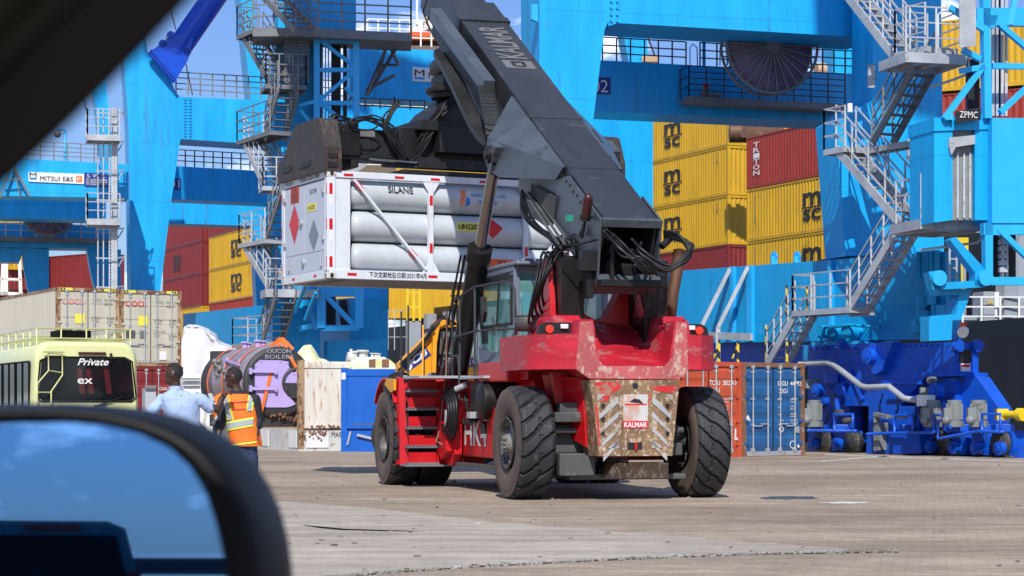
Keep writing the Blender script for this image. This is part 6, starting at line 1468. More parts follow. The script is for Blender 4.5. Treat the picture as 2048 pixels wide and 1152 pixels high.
for f in ([(-80, 494), (48, 497), (38, 524), (-80, 522)], [(44, 496), (98, 498), (98, 600), (60, 600), (46, 530)], [(174, 498), (242, 499), (242, 600), (195, 600), (182, 545)]): slab(LC, 'leg', G3, f, -.03, 1.4, 'cyan')
# caged ladder tower
b = MB(); G4 = Plane.px(215, 87, 14)
for x in (196, 207, 219, 226, 232): b.bar(G4.pt(x, 216, .8), G4.pt(x, 600, .8), .05 if x < 226 else .12)
for k in range(60): y = 222+k*6.4; b.bar(G4.pt(219, y, .8), G4.pt(226, y, .8), .03)
for k in range(7): y = 226+k*58; b.bar(G4.pt(192, y, 1), G4.pt(232, y+1, 1), .05); b.bar(G4.pt(232, y, .8), G4.pt(248, y-2, .6), .06); b.bar(G4.pt(236, y+18, .8), G4.pt(247, y, .6), .04)
b.build('caged_ladder', 'galv', LC)
for y in (268, 437): platform(LC, G4, 175, 240, y, .2, 1.4, th=.25, rails='fl', h=1.05, n=3)
b = MB(); b.tube([G1.pt(130, 320, -.5), G1.pt(130, 260, -.5), G1.pt(115, 259, -.5)], .06); b.build('lamp_mast', 'cyan_clean', LC)
b = MB(); b.sph(G1.pt(115, 268, -.5), .16, 10); b.build('flood_lamp', 'galv_dark', LC)
b = MB(); b.bar(G1.pt(0, 395, .4), G1.pt(25, 322, .4), .08); b.bar(G1.pt(22, 322, .4), G1.pt(60, 392, .4), .08); b.bar(G1.pt(5, 360, .4), G1.pt(40, 358, .4), .06); b.bar(G1.pt(26, 316, .4), G1.pt(40, 392, .4), .05); b.build('brace', 'galv_dark', LC)
b = MB(); b.rng(-17.5, -7.8, 68, 74, 40, 41.5); b.rng(-30, -19.9, 60.8, 69.5, 40, 41); b.build('shade_slab', 'cyan', LC)  # unseen slabs added overhead, shading the lower beams and the reel
# far cranes
FC = thing('quay_crane', 'distant pale cyan crane legs between the left and centre cranes', 'crane', (-19, 140, 0), 0, 'cyan quay cranes along the berth', world=True)
H1 = Plane.px(400, 140, 14)
slab(FC, 'leg', H1, [(479, -30), (503, -30), (535, 205), (502, 205)], 0, 3.2, 'cyan'); slab(FC, 'leg', H1, [(176, 100), (205, 100), (230, 335), (206, 335)], 0, 2.2, 'cyan')
b = MB(); b.bar(H1.pt(335, -5, 0), H1.pt(352, 60, 0), .08); b.bar(H1.pt(370, 120, 0), H1.pt(385, 190, 0), .08); b.bar(H1.pt(160, 165, 0), H1.pt(175, 230, 0), .08); b.build('cable', 'wire', FC)
FD = thing('quay_crane', 'distant pale cyan crane legs above the beam numbered 02', 'crane', (8, 140, 0), 0, 'cyan quay cranes along the berth', world=True)
slab(FD, 'leg', H1, [(1242, 40), (1290, 40), (1300, 150), (1262, 150)], 0, 1.5, 'cyan'); slab(FD, 'leg', H1, [(1668, 60), (1700, 60), (1706, 160), (1664, 160)], 0, 2, 'cyan'); slab(FD, 'leg', H1, [(1712, 60), (1760, 60), (1760, 160), (1712, 160)], -3, 2, 'cyan')
b = MB(); b.bar(H1.pt(1292, 65, 0), H1.pt(1315, 125, 0), .1); b.bar(H1.pt(1645, 90, 0), H1.pt(1645, 150, 0), .1); b.bar(H1.pt(1702, 92, 0), H1.pt(1745, 125, 0), .12); b.build('cable', 'wire', FD)
b = MB(); b.box(H1.pt(1300, 120, 0), (1.2, 1, .4)); b.cyl(H1.pt(1632, 140, 0), H1.pt(1650, 140, 0), .5, n=12); b.build('winch', 'tan', FD)
# ------------------------------------------------------------ ship lying at the berth
SD = V((-sin(radians(24)), cos(radians(24)), 0)); SN = V((-cos(radians(24)), -sin(radians(24)), 0)); H0 = V((15.4, 70, 0))
SH = thing('container_ship', 'black hulled container ship lying along the quay behind the cranes', 'ship', tuple(H0), 0, world=True)
def along(t, off, z): return H0 + SD*t + SN*off + V((0, 0, z))
b = MB(); b.prism([along(-40, 0, -1), along(200, 0, -1), along(200, 0, 3.6), along(20, 0, 4.0), along(-40, 0, 4.6)], -SN*24); b.build('hull', 'hull', SH)
b = MB(); b.prism([along(4, -3, 3.8), along(14, -3, 3.8), along(14, -3, 7.3), along(4, -3, 7.3)], -SN*18)
b.prism([along(14, -3, 3.5), along(60, -3, 3.5), along(60, -3, 7.2), along(14, -3, 7.2)], -SN*18); b.prism([along(60, -3, 3.5), along(150, -3, 3.5), along(150, -3, 6.3), along(60, -3, 6.3)], -SN*18); b.build('hatch_coaming', 'hull', SH)
b = MB()
for t in range(-2, 60, 3): b.prism([along(t, -2.2, 3.9), along(t+.5, -2.2, 3.9), along(t+.5, -2.2, 6.8), along(t, -2.2, 6.8)], -SN*.6)
b.build('lashing_post', 'shipgrey', SH)
K1 = Plane.px(1990, 72, 15)
slab(SH, 'deck_pillar', K1, [(1967, 583), (1988, 583), (1990, 652), (1967, 652)], 0, .8, 'shipgrey'); slab(SH, 'deck_pillar', K1, [(1989, 584), (2001, 584), (2009, 652), (1990, 652)], -.05, .7, 'signwhite')
sgn_text(SH, K1, .02, 'yellowbright', [('28', 1972, 610, 10, 13)])
b = MB(); K = K1; railing(b, [K.pt(1925, 652, .3), K.pt(2075, 652, .3)], 1.0, 4, r=.03); b.build('handrail', 'signwhite', SH)
b = MB(); b.bar(K.pt(2012, 640, -.3), K.pt(2018, 560, -.3), .08); b.bar(K.pt(2020, 640, -.3), K.pt(2027, 560, -.3), .08); b.box(K.pt(2015, 643, -.3), (.4, .2, .15)); b.build('deck_ladder', 'yellowbright', SH)
b = MB(); K.prism(b, [(1926, 632), (1956, 632), (1956, 652), (1926, 652)], -.5, .8); K.prism(b, [(2020, 600), (2080, 600), (2080, 652), (2020, 652)], -1, .8); b.build('deck_locker', 'shipgrey', SH)
b = MB(); K.prism(b, [(2010, 440), (2100, 440), (2100, 600), (2022, 600)], -1.6, .8); K.prism(b, [(2040, 470), (2070, 445), (2070, 600), (2010, 600)], -1.4, .4); b.build('winch_house', 'shipgrey', SH)
slab(SH, 'lashing_bridge', K, [(1903, 465), (2060, 465), (2060, 585), (1903, 585)], -4, 1, 'hull')
slab(SH, 'ventilator', K, [(1914, 475), (1937, 475), (1937, 508), (1914, 508)], -1.5, .6, 'yellowbright')
slab(SH, 'ventilator_post', K, [(1917, 508), (1926, 508), (1926, 590), (1917, 590)], -1.5, .4, 'yellowbright')
K2 = Plane.px(830, 116, 14)
b = MB(); K2.prism(b, [(818, 642), (842, 642), (842, 740), (818, 740)], 0, 1); b.build('deck_pillar', 'shipgrey', SH)
b = MB(); railing(b, [K2.pt(815, 642, 0), K2.pt(840, 642, 0)], 2.4, 2, r=.06); b.build('cargo_guide', 'yellowbright', SH)
b = MB(); railing(b, [K2.pt(776, 700, 0), K2.pt(815, 700, 0)], 2.2, 3, r=.025); b.build('handrail', 'galv', SH)
slab(SH, 'deck_house', Plane.px(640, 125, 14), [(630, 560), (668, 560), (668, 690), (630, 690)], 0, 3, 'shipwhite')
slab(SH, 'deck_house', Plane.px(640, 124, 14), [(600, 655), (650, 655), (650, 690), (600, 690)], 0, 3, 'shipwhite')
# a rusty winch on the ship between the container bays
b = MB(); p = at(1545, 262, 106)
b.box(p, (3.2, 1, .8)); b.cyl(p+V((-2.2, 0, -.1)), p+V((-.8, 0, -.1)), .5, n=14); b.box(p+V((2.2, 0, .3)), (1.6, 1, .8)); b.box(p+V((3.4, 0, .6)), (1, .8, 1.4)); b.build('lashing_gear', 'rustpipe', SH)
b = MB(); b.box(p+V((1.3, -.6, .3)), (1.6, .3, .7)); b.build('gear_cover', 'jcb', SH)
# second ship behind: superstructure
S2 = thing('cargo_ship', 'distant ship with white and orange superstructure behind the boom', 'ship', (-8, 210, 0), 0, world=True)
W1 = Plane.px(840, 210, 14)
slab(S2, 'superstructure', W1, [(735, 205), (1000, 215), (1000, 330), (735, 330)], 0, 14, 'shipwhite'); slab(S2, 'superstructure', W1, [(790, 70), (905, 75), (905, 210), (790, 210)], -2, 10, 'shipwhite')
slab(S2, 'orange_band', W1, [(816, 63), (905, 66), (905, 74), (816, 72)], .5, 3, 'shiporange')
b = MB(); railing(b, [W1.pt(735, 90, .5), W1.pt(905, 95, .5)], 2.6, 8, r=.07); b.bar(W1.pt(834, 60, 0), W1.pt(834, -40, 0), .2); b.bar(W1.pt(858, 50, 0), W1.pt(858, -40, 0), .2); b.cyl(W1.pt(865, 60, 0), W1.pt(865, 5, 0), 1.0, n=16); b.build('mast', 'shipwhite', S2)
slab(S2, 'window_band', W1, [(810, 80), (905, 83), (905, 92), (810, 90)], -1.9, .2, 'ink')
slab(S2, 'bridge_wing', Plane.px(1235, 205, 14), [(1190, 229), (1242, 229), (1238, 240), (1190, 239)], 0, 6, 'shipwhite')
slab(S2, 'red_funnel', W1, [(1000, 300), (1022, 300), (1022, 380), (1000, 380)], 0, 6, 'redcont')
# far left: ship gear and white frame under the crane
S3 = thing('cargo_ship', 'sliver of a distant ship with a white mast and frame, far left edge', 'ship', (-50, 145, 0), 0, world=True)
W2 = Plane.px(20, 143, 14)
for f in ([(3, 518), (16, 518), (16, 590), (0, 590)], [(36, 520), (42, 520), (45, 590), (38, 590)], [(0, 555), (44, 557), (44, 561), (0, 560)], [(0, 583), (46, 585), (46, 590), (0, 590)]): slab(S3, 'white_mast', W2, f, 0, 1, 'shipwhite')

# ------------------------------------------------------------ white shrouded load
SW = thing('wrapped_cargo', 'big load wrapped in bright white tarpaulin beside the cream containers', 'wrapped cargo', (-12.6, 88, 0), 0, world=True)
def heap(prof, Yc, depth, seed, rough=.10, n=60, m=24, base=.3):
    """a draped mound: its crest follows prof [(px, py)], rounded off front and back"""
    b = MB(); vs = []; r = random.Random(seed); xs0, xs1 = prof[0][0], prof[-1][0]
    def crest(px):
        for (a, c), (e, f) in zip(prof, prof[1:]):
            if a <= px <= e: t = (px-a)/(e-a+1e-9); return c+(f-c)*t
    for i in range(n+1):
        px = xs0+(xs1-xs0)*i/n; q = at(px, crest(px), Yc); h = q.z
        for j in range(m+1):
            v = -1+2*j/m; k = (1-abs(v)**2.6)**.5 if abs(v) < 1 else 0
            z = base+(h-base)*k; nz = noise.noise(V((q.x*1.1+seed, v*2.2, z*.8)))*rough*3 + noise.noise(V((q.x*3+seed, v*5, z*2)))*rough
            vs.append((q.x + nz*.5, Yc + v*depth + nz, max(.05, z + (nz*.6 if k < .97 else 0))))
    fs = [(i*(m+1)+j, i*(m+1)+j+1, (i+1)*(m+1)+j+1, (i+1)*(m+1)+j) for i in range(n) for j in range(m)]
    b.add(vs, fs, True); return b
heap([(352, 735), (358, 690), (366, 652), (380, 649), (398, 650), (415, 658), (430, 668), (438, 681), (452, 690), (466, 703), (474, 730), (480, 800)], 88, 1.6, 3, .22).build('tarpaulin', 'tarp', SW)
tb_ = thing('cable_drum_box', 'white slatted equipment crate behind the two men, beside the dark red container', 'crate', (-10.8, 62, 0), 0, world=True)
TP = Plane.px(330, 62, 15)
slab(tb_, 'crate_body', TP, [(290, 776), (312, 776), (312, 900), (290, 900)], 0, 1.0, 'galv'); slab(tb_, 'crate_body', TP, [(365, 748), (400, 748), (400, 900), (365, 900)], -3, 1.0, 'signwhite')
b = MB(); 
for y in (758, 768): b.bar(TP.pt(365, y, -2.9), TP.pt(400, y, -2.9), .05)
b.bar(TP.pt(290, 774, .05), TP.pt(312, 774, .05), .1); b.build('rail', 'inkgrey', tb_)

# ------------------------------------------------------------ flat rack with the boiler
GA = radians(24); gf = V((-sin(GA), cos(GA), 0)); gr_ = V((cos(GA), sin(GA), 0))
def rack(label, pxl, Y, white, Lc, Hh=2.6, nm='flat_rack'):
    p = V(((pxl-CX)/FP*Y, Y, 0)); R_ = thing(nm, label, 'flat rack', p, GA if white else radians(-6), 'flat racks in front of the quay')
    b = MB(); m = 'dirtywhite' if white else 'brightblue'
    b.rng(0, .16, 0, Lc, .04, .66); b.rng(2.28, 2.44, 0, Lc, .04, .66)
    for k in range(int(Lc/.9)): b.rng(.16, 2.28, .3+k*.9, .42+k*.9, .2, .6)
    b.rng(0, 2.44, 0, .12, .05, .62); b.rng(-.01, 2.45, -.02, Lc, .0, .05)
    b.build('base', m, R_, wspace=False)
    b = MB(); b.rng(.1, 2.34, .1, Lc-.1, .62, .69); b.build('deck', 'tan' if white else 'brightblue', R_, wspace=False)
    mm = 'rustywhite' if white else 'brightblue'
    for (y0, y1) in ((0, .14), (Lc-.14, Lc)):
        b = MB(); b.rng(.16, 2.28, y0+.03, y1-.03, .69, Hh-.04); b.rng(.16, 2.28, y0, y1, Hh-.24, Hh-.1); b.rng(.16, 2.28, y0, y1, .69, .80); b.build('end_wall', mm, R_, wspace=False)
        b = MB(); 
        for x in (0, 2.26): b.rng(x, x+.18, y0-.01, y1+.01, 0, Hh)
        b.build('corner_post', 'creamrust' if white else 'brightblue', R_, wspace=False)
    return R_
FR = rack('rusty white flat rack carrying the lilac boiler', 597, 62.6, True, 9.0, 2.75)
letter(FR, 'ink', [('MAEU', (1.5, .03, 1.55), DX, DZ, .12, dict(off=.01)), ('MAEU 341134 1', (1.05, -.001, .42), DX, DZ, .15, dict(wd=1.1, off=.01))])
b = MB()
for y0, y1 in ((.15, .9), (3.0, 3.9)): b.rng(-.02, .02, y0, y1, .1, .6)
b.rng(.25, .95, -.03, .0, .1, .55); b.build('patch_plate', 'signwhite', FR, wspace=False)
r = random.Random(8); b = MB()
for k in range(60): b.sph((r.uniform(.0, .9), r.uniform(-.05, .0), .52+r.gauss(0, .06)), r.uniform(.02, .045), 6)
for k in range(60): b.sph((r.uniform(.4, 2.2), -.01, .74+r.gauss(0, .025)), r.uniform(.02, .04), 6)
b.build('lashing_chain', 'rustframe', FR, wspace=False)
FB = rack('bright blue flat rack with folded lashings, beside the front tyre', 682, 62.0, False, 9.0, 2.50)
b = MB(); b.bar((.5, -.06, .50), (1.8, -.06, .2), .07); b.bar((.2, -.04, .2), (.3, -.04, .6), .05); b.rng(2.2, 2.32, -.06, 0, .42, .55); b.build('lashing_bar', 'galv', FB, wspace=False)
b = MB(); b.rng(.35, 2.2, .03, .2, .69, .84); b.build('webbing_bundle', 'yellowbright', FB, wspace=False)
b = MB(); b.rng(.02, .14, -.022, -.01, 2.15, 2.35); b.build('paper_label', 'signwhite', FB, wspace=False)
# boiler
BC = V((-7.45, 66.3, 2.12)); BO = thing('boiler', 'plastic wrapped lilac boiler with black front ring, lashed by orange straps', 'boiler', (BC.x, BC.y, .69), GA)
def bo(name, b, m, bevel=0): return b.build(name, m, BO, bevel, wspace=False)
Z0 = BC.z-.69
b = MB(); b.lathe([(0.12, 1.12), (.2, 1.17), (1.0, 1.19), (1.1, 1.22), (1.2, 1.19), (2.4, 1.2), (3.4, 1.16), (3.5, 1.2), (3.6, 1.16), (4.6, 1.1)], (0, 0, Z0), (0, 1, 0), 64); bo('drum', b, 'lilacwrap')
b = MB(); b.lathe([(0.10, 0), (0.0, 0), (0, 1.0), (.02, 1.14), (.13, 1.14)], (0, 0, Z0), (0, 1, 0), 64); b.lathe([(4.5, 1.12), (4.6, 1.16), (5.0, 1.16), (5.1, 1.0), (5.1, 0)], (0, 0, Z0), (0, 1, 0), 48)
b.rng(-.9, .9, .1, 4.8, 0, .4); bo('ring', b, 'charcoal')
b = MB()
pl_ = [(-.78, .55), (-.62, .70), (.05, .70), (.32, .66), (.34, .5), (.55, .25), (.35, -.1), (.42, -.45), (.55, -.72), (.3, -.8), (-.45, -.8), (-.72, -.55), (-.78, -.1)]
b.prism([(x, -.03, Z0+z) for x, z in pl_], (0, .04, 0)); b.cyl((.62, -.05, Z0-.02), (.62, .0, Z0-.02), .36, n=32); dr = bo('front_door', b, 'lilac', bevel=.008)
b = MB(); b.lathe([(-.07, .42), (-.07, .50), (.0, .52), (.0, .40)], (.62, 0, Z0-.02), (0, 1, 0), 40); b.prism([(.18, -.09, Z0-.02), (1.0, -.09, Z0-.02), (1.0, -.09, Z0-.5), (.4, -.09, Z0-.5)], (0, .03, 0)); bo('burner_ring', b, 'charcoal')
b = MB()
for z in (.35, -.2): b.bar((-.98, -.10, Z0+z), (-.1, -.10, Z0+z), .06, .10); b.box((-.12, -.10, Z0+z), (.08, .12, .2)); b.box((-.95, -.10, Z0+z), (.08, .12, .2))
for x, z in pl_: b.cyl((x*.95, -.05, Z0+z*.95), (x*.95, 0, Z0+z*.95), .035, n=8)
bo('hinge', b, 'lilac')
b = MB(); b.text('OUCON', (-.38, -.002, Z0+.93), DX, DZ, .13, wd=.80, off=.02) ; b.text('BOILERS', (-.44, -.002, Z0+.75), DX, DZ, .13, wd=.94, off=.02); bo('lettering', b, 'galv')
b = MB()
for y in (.8, 2.2, 3.9):
    pts = [(cos(t)*1.235, y+.0, Z0+sin(t)*1.235) for t in [radians(a) for a in range(-30, 211, 10)]]
    for p, q in zip(pts, pts[1:]): b.bar(p, q, .10, .012, up=(p[0], 0, p[2]-Z0))
for a, c in (((.10, .1, Z0+1.42), (-.62, -.16, Z0-.95)), ((.12, .1, Z0+1.42), (.90, -.16, Z0-.2)), ((.12, .1, Z0+1.42), (-.35, .3, Z0+1.0)), ((.15, .1, Z0+1.42), (.5, .0, Z0+1.06))): b.bar(a, c, .10, .015, up=(0, 1, 0))
st = bo('lashing_strap', b, 'strap')
b = MB()
for x, y in ((-.3, 1.2), (0, 1.6), (.2, 2.6), (-.2, 3.0), (.1, 3.6)): b.cyl((x, y, Z0+1.1), (x, y, Z0+1.38), .09, n=12); b.cyl((x, y, Z0+1.33), (x, y, Z0+1.38), .15, n=12)
for q in (((-1.1, .6, Z0+.55), (-1.1, 2.2, Z0+.75)), ((-1.2, 2.3, Z0+.2), (-1.0, 2.3, Z0+.85)), ((-1.2, 1.2, Z0-.1), (-.95, 1.0, Z0+.75)), ((-1.15, 3.2, Z0+.3), (-1.1, 2.2, Z0+.5))): b.bar(*q, .06)
bo('pipe_stub', b, 'lilac')
b = MB()
for k in range(12): b.sph((r.uniform(-1.25, -1.1), r.uniform(1.8, 3.4), Z0+r.uniform(.1, .8)), r.uniform(.05, .12), 8)
bo('valve', b, 'hub')
b = MB(); r = random.Random(2)
for k in range(30): b.sph((.2+r.uniform(-.5, .5), -.05, Z0-1.12+r.uniform(-.08, .1)), r.uniform(.02, .05), 6)
b.tube([(.9, -.02, Z0-.6), (.7, -.05, Z0-1.0), (.5, -.05, Z0-1.25)], .06); bo('pipework', b, 'rustframe')
CX_ = thing('junction_cabinet', 'small black cabinet standing behind the boiler drum', 'cabinet', (-9.4, 70.2, 0), 0, world=True)
PB = Plane.px(432, 71.5, 15); slab(CX_, 'cabinet_body', PB, [(424, 702), (455, 702), (455, 740), (424, 740)], 0, .6, 'charcoal', bevel=.01); slab(CX_, 'cabinet_base', PB, [(428, 740), (450, 740), (450, 890), (428, 890)], -.05, .4, 'charcoal')
# pale yellow wrapped loads and valves on the racks
YW = thing('wrapped_cargo', 'pale yellow plastic wrapped load lying behind the rusty flat rack wall', 'wrapped cargo', (-5.6, 68, .69), 0, world=True)
heap([(574, 800), (586, 745), (596, 700), (606, 690), (618, 689), (628, 704), (634, 716), (645, 718), (652, 722), (664, 724), (676, 732), (690, 737), (700, 780)], 68.0, 1.0, 6, .09).build('plastic_wrap', 'yellowwrap', YW)
VV = thing('valve_assembly', 'dusty white flanged pipe valves on top of the blue flat rack', 'machine part', (-4.7, 64, .69), 0, world=True)
VP = Plane.px(730, 64, 15); b = MB()
def fl(px, py0, py1, r_, o=0):
    a, c = VP.pt(px, py0, o), VP.pt(px, py1, o); b.cyl(a, c, r_*.6, n=14); b.cyl(a, a+(c-a)*.12, r_, n=14); b.cyl(c-(c-a)*.12, c, r_, n=14)
for px, y0, y1, r_ in ((710, 702, 730, .12), (725, 700, 728, .20), (731, 702, 726, .12), (745, 706, 720, .09), (752, 706, 718, .08), (758, 707, 718, .08), (701, 716, 735, .10)): fl(px, y0, y1, r_)
b.cyl(VP.pt(694, 714, 0), VP.pt(706, 716, 0), .16, n=14); b.cyl(VP.pt(702, 698, 0), VP.pt(702, 716, 0), .05, n=8); b.cyl(VP.pt(700, 724, 0), VP.pt(770, 724, 0), .16, n=14); b.box(VP.pt(722, 735, 0), (1.0, .4, .3)); b.rng(-5.2, -3.9, 63.6, 64.8, .69, 2.5); b.build('valve_body', 'dirtywhite', VV)
YB = thing('skid_unit', 'cream and yellow skid unit with two square openings, on the blue flat rack', 'machine part', (-4.2, 63, .69), 0, world=True)
slab(YB, 'housing', Plane.px(750, 63, 15), [(704, 734), (722, 722), (768, 716), (778, 718), (790, 728), (794, 745), (794, 860), (704, 860)], 0, .9, 'yellowwrap', bevel=.02)
slab(YB, 'opening', Plane.px(750, 63, 15), [(738, 719), (751, 718), (751, 734), (738, 734)], .02, .03, 'rustframe'); slab(YB, 'opening', Plane.px(750, 63, 15), [(764, 719), (778, 718), (778, 734), (764, 734)], .02, .03, 'rustframe')

# ------------------------------------------------------------ yellow backhoe digger behind the deck
DG = thing('backhoe_digger', 'orange yellow digger with folded arm, behind the red deck', 'digger', (-2.6, 47.5, 0), 0, world=True)
DP = Plane.px(850, 47, 15)
ar = slab(DG, 'boom', DP, [(795, 760), (797, 728), (812, 712), (866, 658), (873, 640), (881, 643), (876, 672), (868, 740), (838, 764)], 0, .3, 'jcb', bevel=.02)
pd = (DP.pt(862, 702, .01)-DP.pt(816, 736, .01)).normalized(); pu = DP.n.cross(pd).normalized()
b = MB(); o_ = DP.pt(815, 745, .004); b.prism([o_, o_+pd*.68, o_+pd*.68+pu*.28, o_+pu*.28], DP.n*.006); b.build('name_plate', 'signblue', ar)
b = MB(); b.text('JCB', DP.pt(818, 742, .014), pd, pu, .21, wd=.60, bold=.05, off=.004, shear=.3); b.build('lettering', 'letterwhite', ar)
b = MB(); b.tube([DP.pt(800, 730, .1), DP.pt(840, 690, .1), DP.pt(868, 655, .1)], .035); b.tube([DP.pt(796, 742, .1), DP.pt(835, 700, .12), DP.pt(862, 668, .12)], .03)
for k in range(4): b.tube([DP.pt(850, 680, .05), DP.pt(862+3*k, 652, .05), DP.pt(880+4*k, 636-2*k, 0), DP.pt(900, 640+4*k, 0), DP.pt(915, 648, 0)], .018)
b.build('hose', 'hose', ar)
b = MB(); DP.prism(b, [(866, 650), (880, 640), (912, 640), (916, 652), (885, 656), (872, 662)], -.2, .3); DP.prism(b, [(866, 672), (874, 672), (872, 745), (864, 745)], .15, .1); b.build('dipper_arm', 'jcb', DG)
b = MB()
for a, c in (((878, 655), (872, 752)), ((916, 655), (916, 752)), ((985, 655), (985, 752)), ((876, 656), (988, 654)), ((874, 712), (916, 712))): b.bar(DP.pt(*a, -.6), DP.pt(*c, -.6), .09)
DP.prism(b, [(874, 654), (990, 652), (990, 659), (874, 662)], -.55, 1.4); DP.prism(b, [(872, 738), (900, 735), (900, 756), (872, 756)], -.3, .5); b.build('cab', 'black', DG)
slab(DG, 'windscreen', DP, [(878, 660), (985, 660), (985, 715), (878, 715)], -.65, .02, 'tealglass'); slab(DG, 'seat', DP, [(884, 676), (905, 672), (908, 708), (882, 712)], -1.2, .3, 'jcb'); slab(DG, 'cab_floor', DP, [(880, 725), (920, 725), (920, 760), (880, 760)], -.8, 1.0, 'dirtywhite')
slab(DG, 'engine_cover', DP, [(925, 716), (1000, 716), (1000, 790), (925, 790)], -.2, 1.5, 'jcb'); slab(DG, 'name_panel', DP, [(935, 717), (968, 717), (968, 733), (935, 733)], -.18, .02, 'signblue')
sgn_text(DG, DP, -.15, 'letterwhite', [('JCB', 937, 731, 13, 30)])
b = MB()
for k in range(5): b.bar(DP.pt(976, 719+k*3, -.17), DP.pt(996, 719+k*3, -.17), .012)
b.build('grille', 'black', DG)
b = MB()
for px in (800, 960): c = DP.pt(px, 0, -1); b.lathe([(-.2, .3), (-.2, .62), (-.1, .66), (.1, .66), (.2, .62), (.2, .3), (.2, 0)], (c.x, c.y, .66), DP.n, 28)
b.build('wheel', 'rubber', DG); b = MB(); p0, p1 = DP.pt(800, 0, -1), DP.pt(975, 0, -1); p0.z = p1.z = .8; b.bar(p0, p1, .6, .4); b.build('chassis', 'jcb', DG)
b = MB(); b.tube([DP.pt(845, 760, .3), DP.pt(846, 700, .3), DP.pt(846, 650, .3)], .02); b.build('lever', 'jcb', DG)

# ------------------------------------------------------------ minibus
BA_ = radians(24); bx = (66-CX)/FP*40.6
BU = thing('minibus', 'pale yellow minibus seen from behind, with roof rack and ladder', 'bus', (bx, 40.6, 0), BA_); BU.scale = (1, 1, 1.07)
def bu(name, b, m, parent=None, bevel=0, **k): return b.build(name, m, parent or BU, bevel, wspace=False, **k)
Wb, Lb, Hb = 2.10, 6.9, 2.44
b = MB(); prof = []
for t in range(0, 91, 9): a = radians(t); prof.append((Wb-.30+.30*cos(a)-.03, Hb-.34+.34*sin(a)))
right = [(Wb, .45), (Wb, 1.2), (Wb-.03, 2.0)] + prof
sec = right + [(Wb-x, z) for x, z in right[::-1]]
rows = [(-.02, .93, .96), (.02, .97, .985), (.10, 1, 1), (Lb-.5, 1, 1), (Lb-.1, .98, .95), (Lb, .9, .8)]
vs = []
for y, kx, kz in rows:
    for x, z in sec: vs.append((Wb/2+(x-Wb/2)*kx, y, .45+(z-.45)*kz))
m = len(sec); fs = [(i*m+j, i*m+(j+1) % m, (i+1)*m+(j+1) % m, (i+1)*m+j) for i in range(len(rows)-1) for j in range(m)]
b.add(vs, fs, True); b.add(vs[:m], [tuple(range(m))]); b.add(vs[-m:], [tuple(range(m))[::-1]]); body = bu('body', b, 'bus')
b = MB(); b.prism([(.16, -.028, 2.07), (.30, -.028, 2.13), (1.80, -.028, 2.13), (1.93, -.028, 2.07), (2.0, -.028, 1.42), (1.94, -.028, 1.36), (.16, -.028, 1.36), (.10, -.028, 1.42)], (0, .01, 0)); ri = bu('window_recess', b, 'interior')
b = MB()
for x in (.85, 1.02, 1.38): b.prism([(x, -.031, 1.93), (x+.10, -.031, 1.93), (x+.17, -.031, 1.48), (x+.06, -.031, 1.48)], (0, .003, 0))
bu('red_seat_cover', b, mat('dark_red_fabric', (.55, .05, .06), .7), ri)
b = MB(); b.prism([(.17, -.036, 2.06), (.30, -.036, 2.12), (1.80, -.036, 2.12), (1.92, -.036, 2.06), (1.99, -.036, 1.43), (1.93, -.036, 1.37), (.17, -.036, 1.37), (.11, -.036, 1.43)], (0, .003, 0)); bu('rear_window', b, glass('rear_glass', (.01, .014, .018), .42))
b = MB(); P_ = [(.13, 2.08), (.30, 2.15), (1.80, 2.15), (1.95, 2.08), (2.03, 1.42), (1.95, 1.34), (.14, 1.34), (.07, 1.42), (.13, 2.08)]; b.tube([(x, -.035, z) for x, z in P_], .016, 6); bu('window_seal', b, 'interior')
b = MB(); b.text('Private', (.86, -.044, 2.00), DX, DZ, .13, wd=.62, bold=.015, off=.003, shear=.35); b.text('ex', (.86, -.044, 1.66), DX, DZ, .10, wd=.30, bold=.01, off=.003); bu('lettering', b, 'letterwhite')
b = MB()
y0 = .35
for k in range(4): b.rng(-.008, .02, y0+k*1.45, y0+k*1.45+1.36, 1.25, 2.06)
bu('side_window', b, 'darkglass')
b = MB()
for k in range(4):
    for z in (1.24, 2.07): b.bar((-.012, y0+k*1.45, z), (-.012, y0+k*1.45+1.36, z), .03)
    for y in (y0+k*1.45, y0+k*1.45+.68, y0+k*1.45+1.36): b.bar((-.012, y, 1.24), (-.012, y, 2.07), .03)
bu('window_frame', b, 'interior')
b = MB(); b.rng(.88, 1.42, -.07, -.02, 2.20, 2.245); bu('brake_light', b, mat('dark_brake_light', (.06, .008, .008), .25))
b = MB(); b.tube([(1.2, -.05, 1.24), (1.75, -.07, 1.42)], .016); b.bar((1.18, -.06, 1.235), (1.42, -.06, 1.29), .03, .05); bu('wiper', b, 'ink')
b = MB(); b.tube([(1.50, -.06, 2.22), (1.52, -.10, 2.16), (1.51, -.06, 2.0)], .012); b.prism([(1.47, -.09, 2.14), (1.56, -.09, 2.14), (1.53, -.09, 2.24)], (0, .03, 0)); bu('mirror_arm', b, 'ink')
b = MB()
L1_ = [(.28, -.10, 2.22), (.28, -.12, 1.90), (.06, -.12, 1.66), (.06, -.12, .9)]; R1_ = [(.55, -.10, 2.20), (.55, -.12, 1.82), (.33, -.12, 1.52), (.33, -.12, .9)]
b.tube(L1_, .016, 7); b.tube(R1_, .016, 7)
for a, c in (((.28, -.1, 2.22), (.55, -.1, 2.20)), ((.28, -.12, 1.90), (.55, -.12, 1.86)), ((.06, -.12, 1.50), (.33, -.12, 1.50)), ((.18, -.1, 2.24), (.60, -.1, 2.24)), ((.06, -.12, 1.1), (.33, -.12, 1.1))): b.tube([a, c], .014, 6)
bu('ladder', b, 'bus')
b = MB(); zr_ = Hb+.06
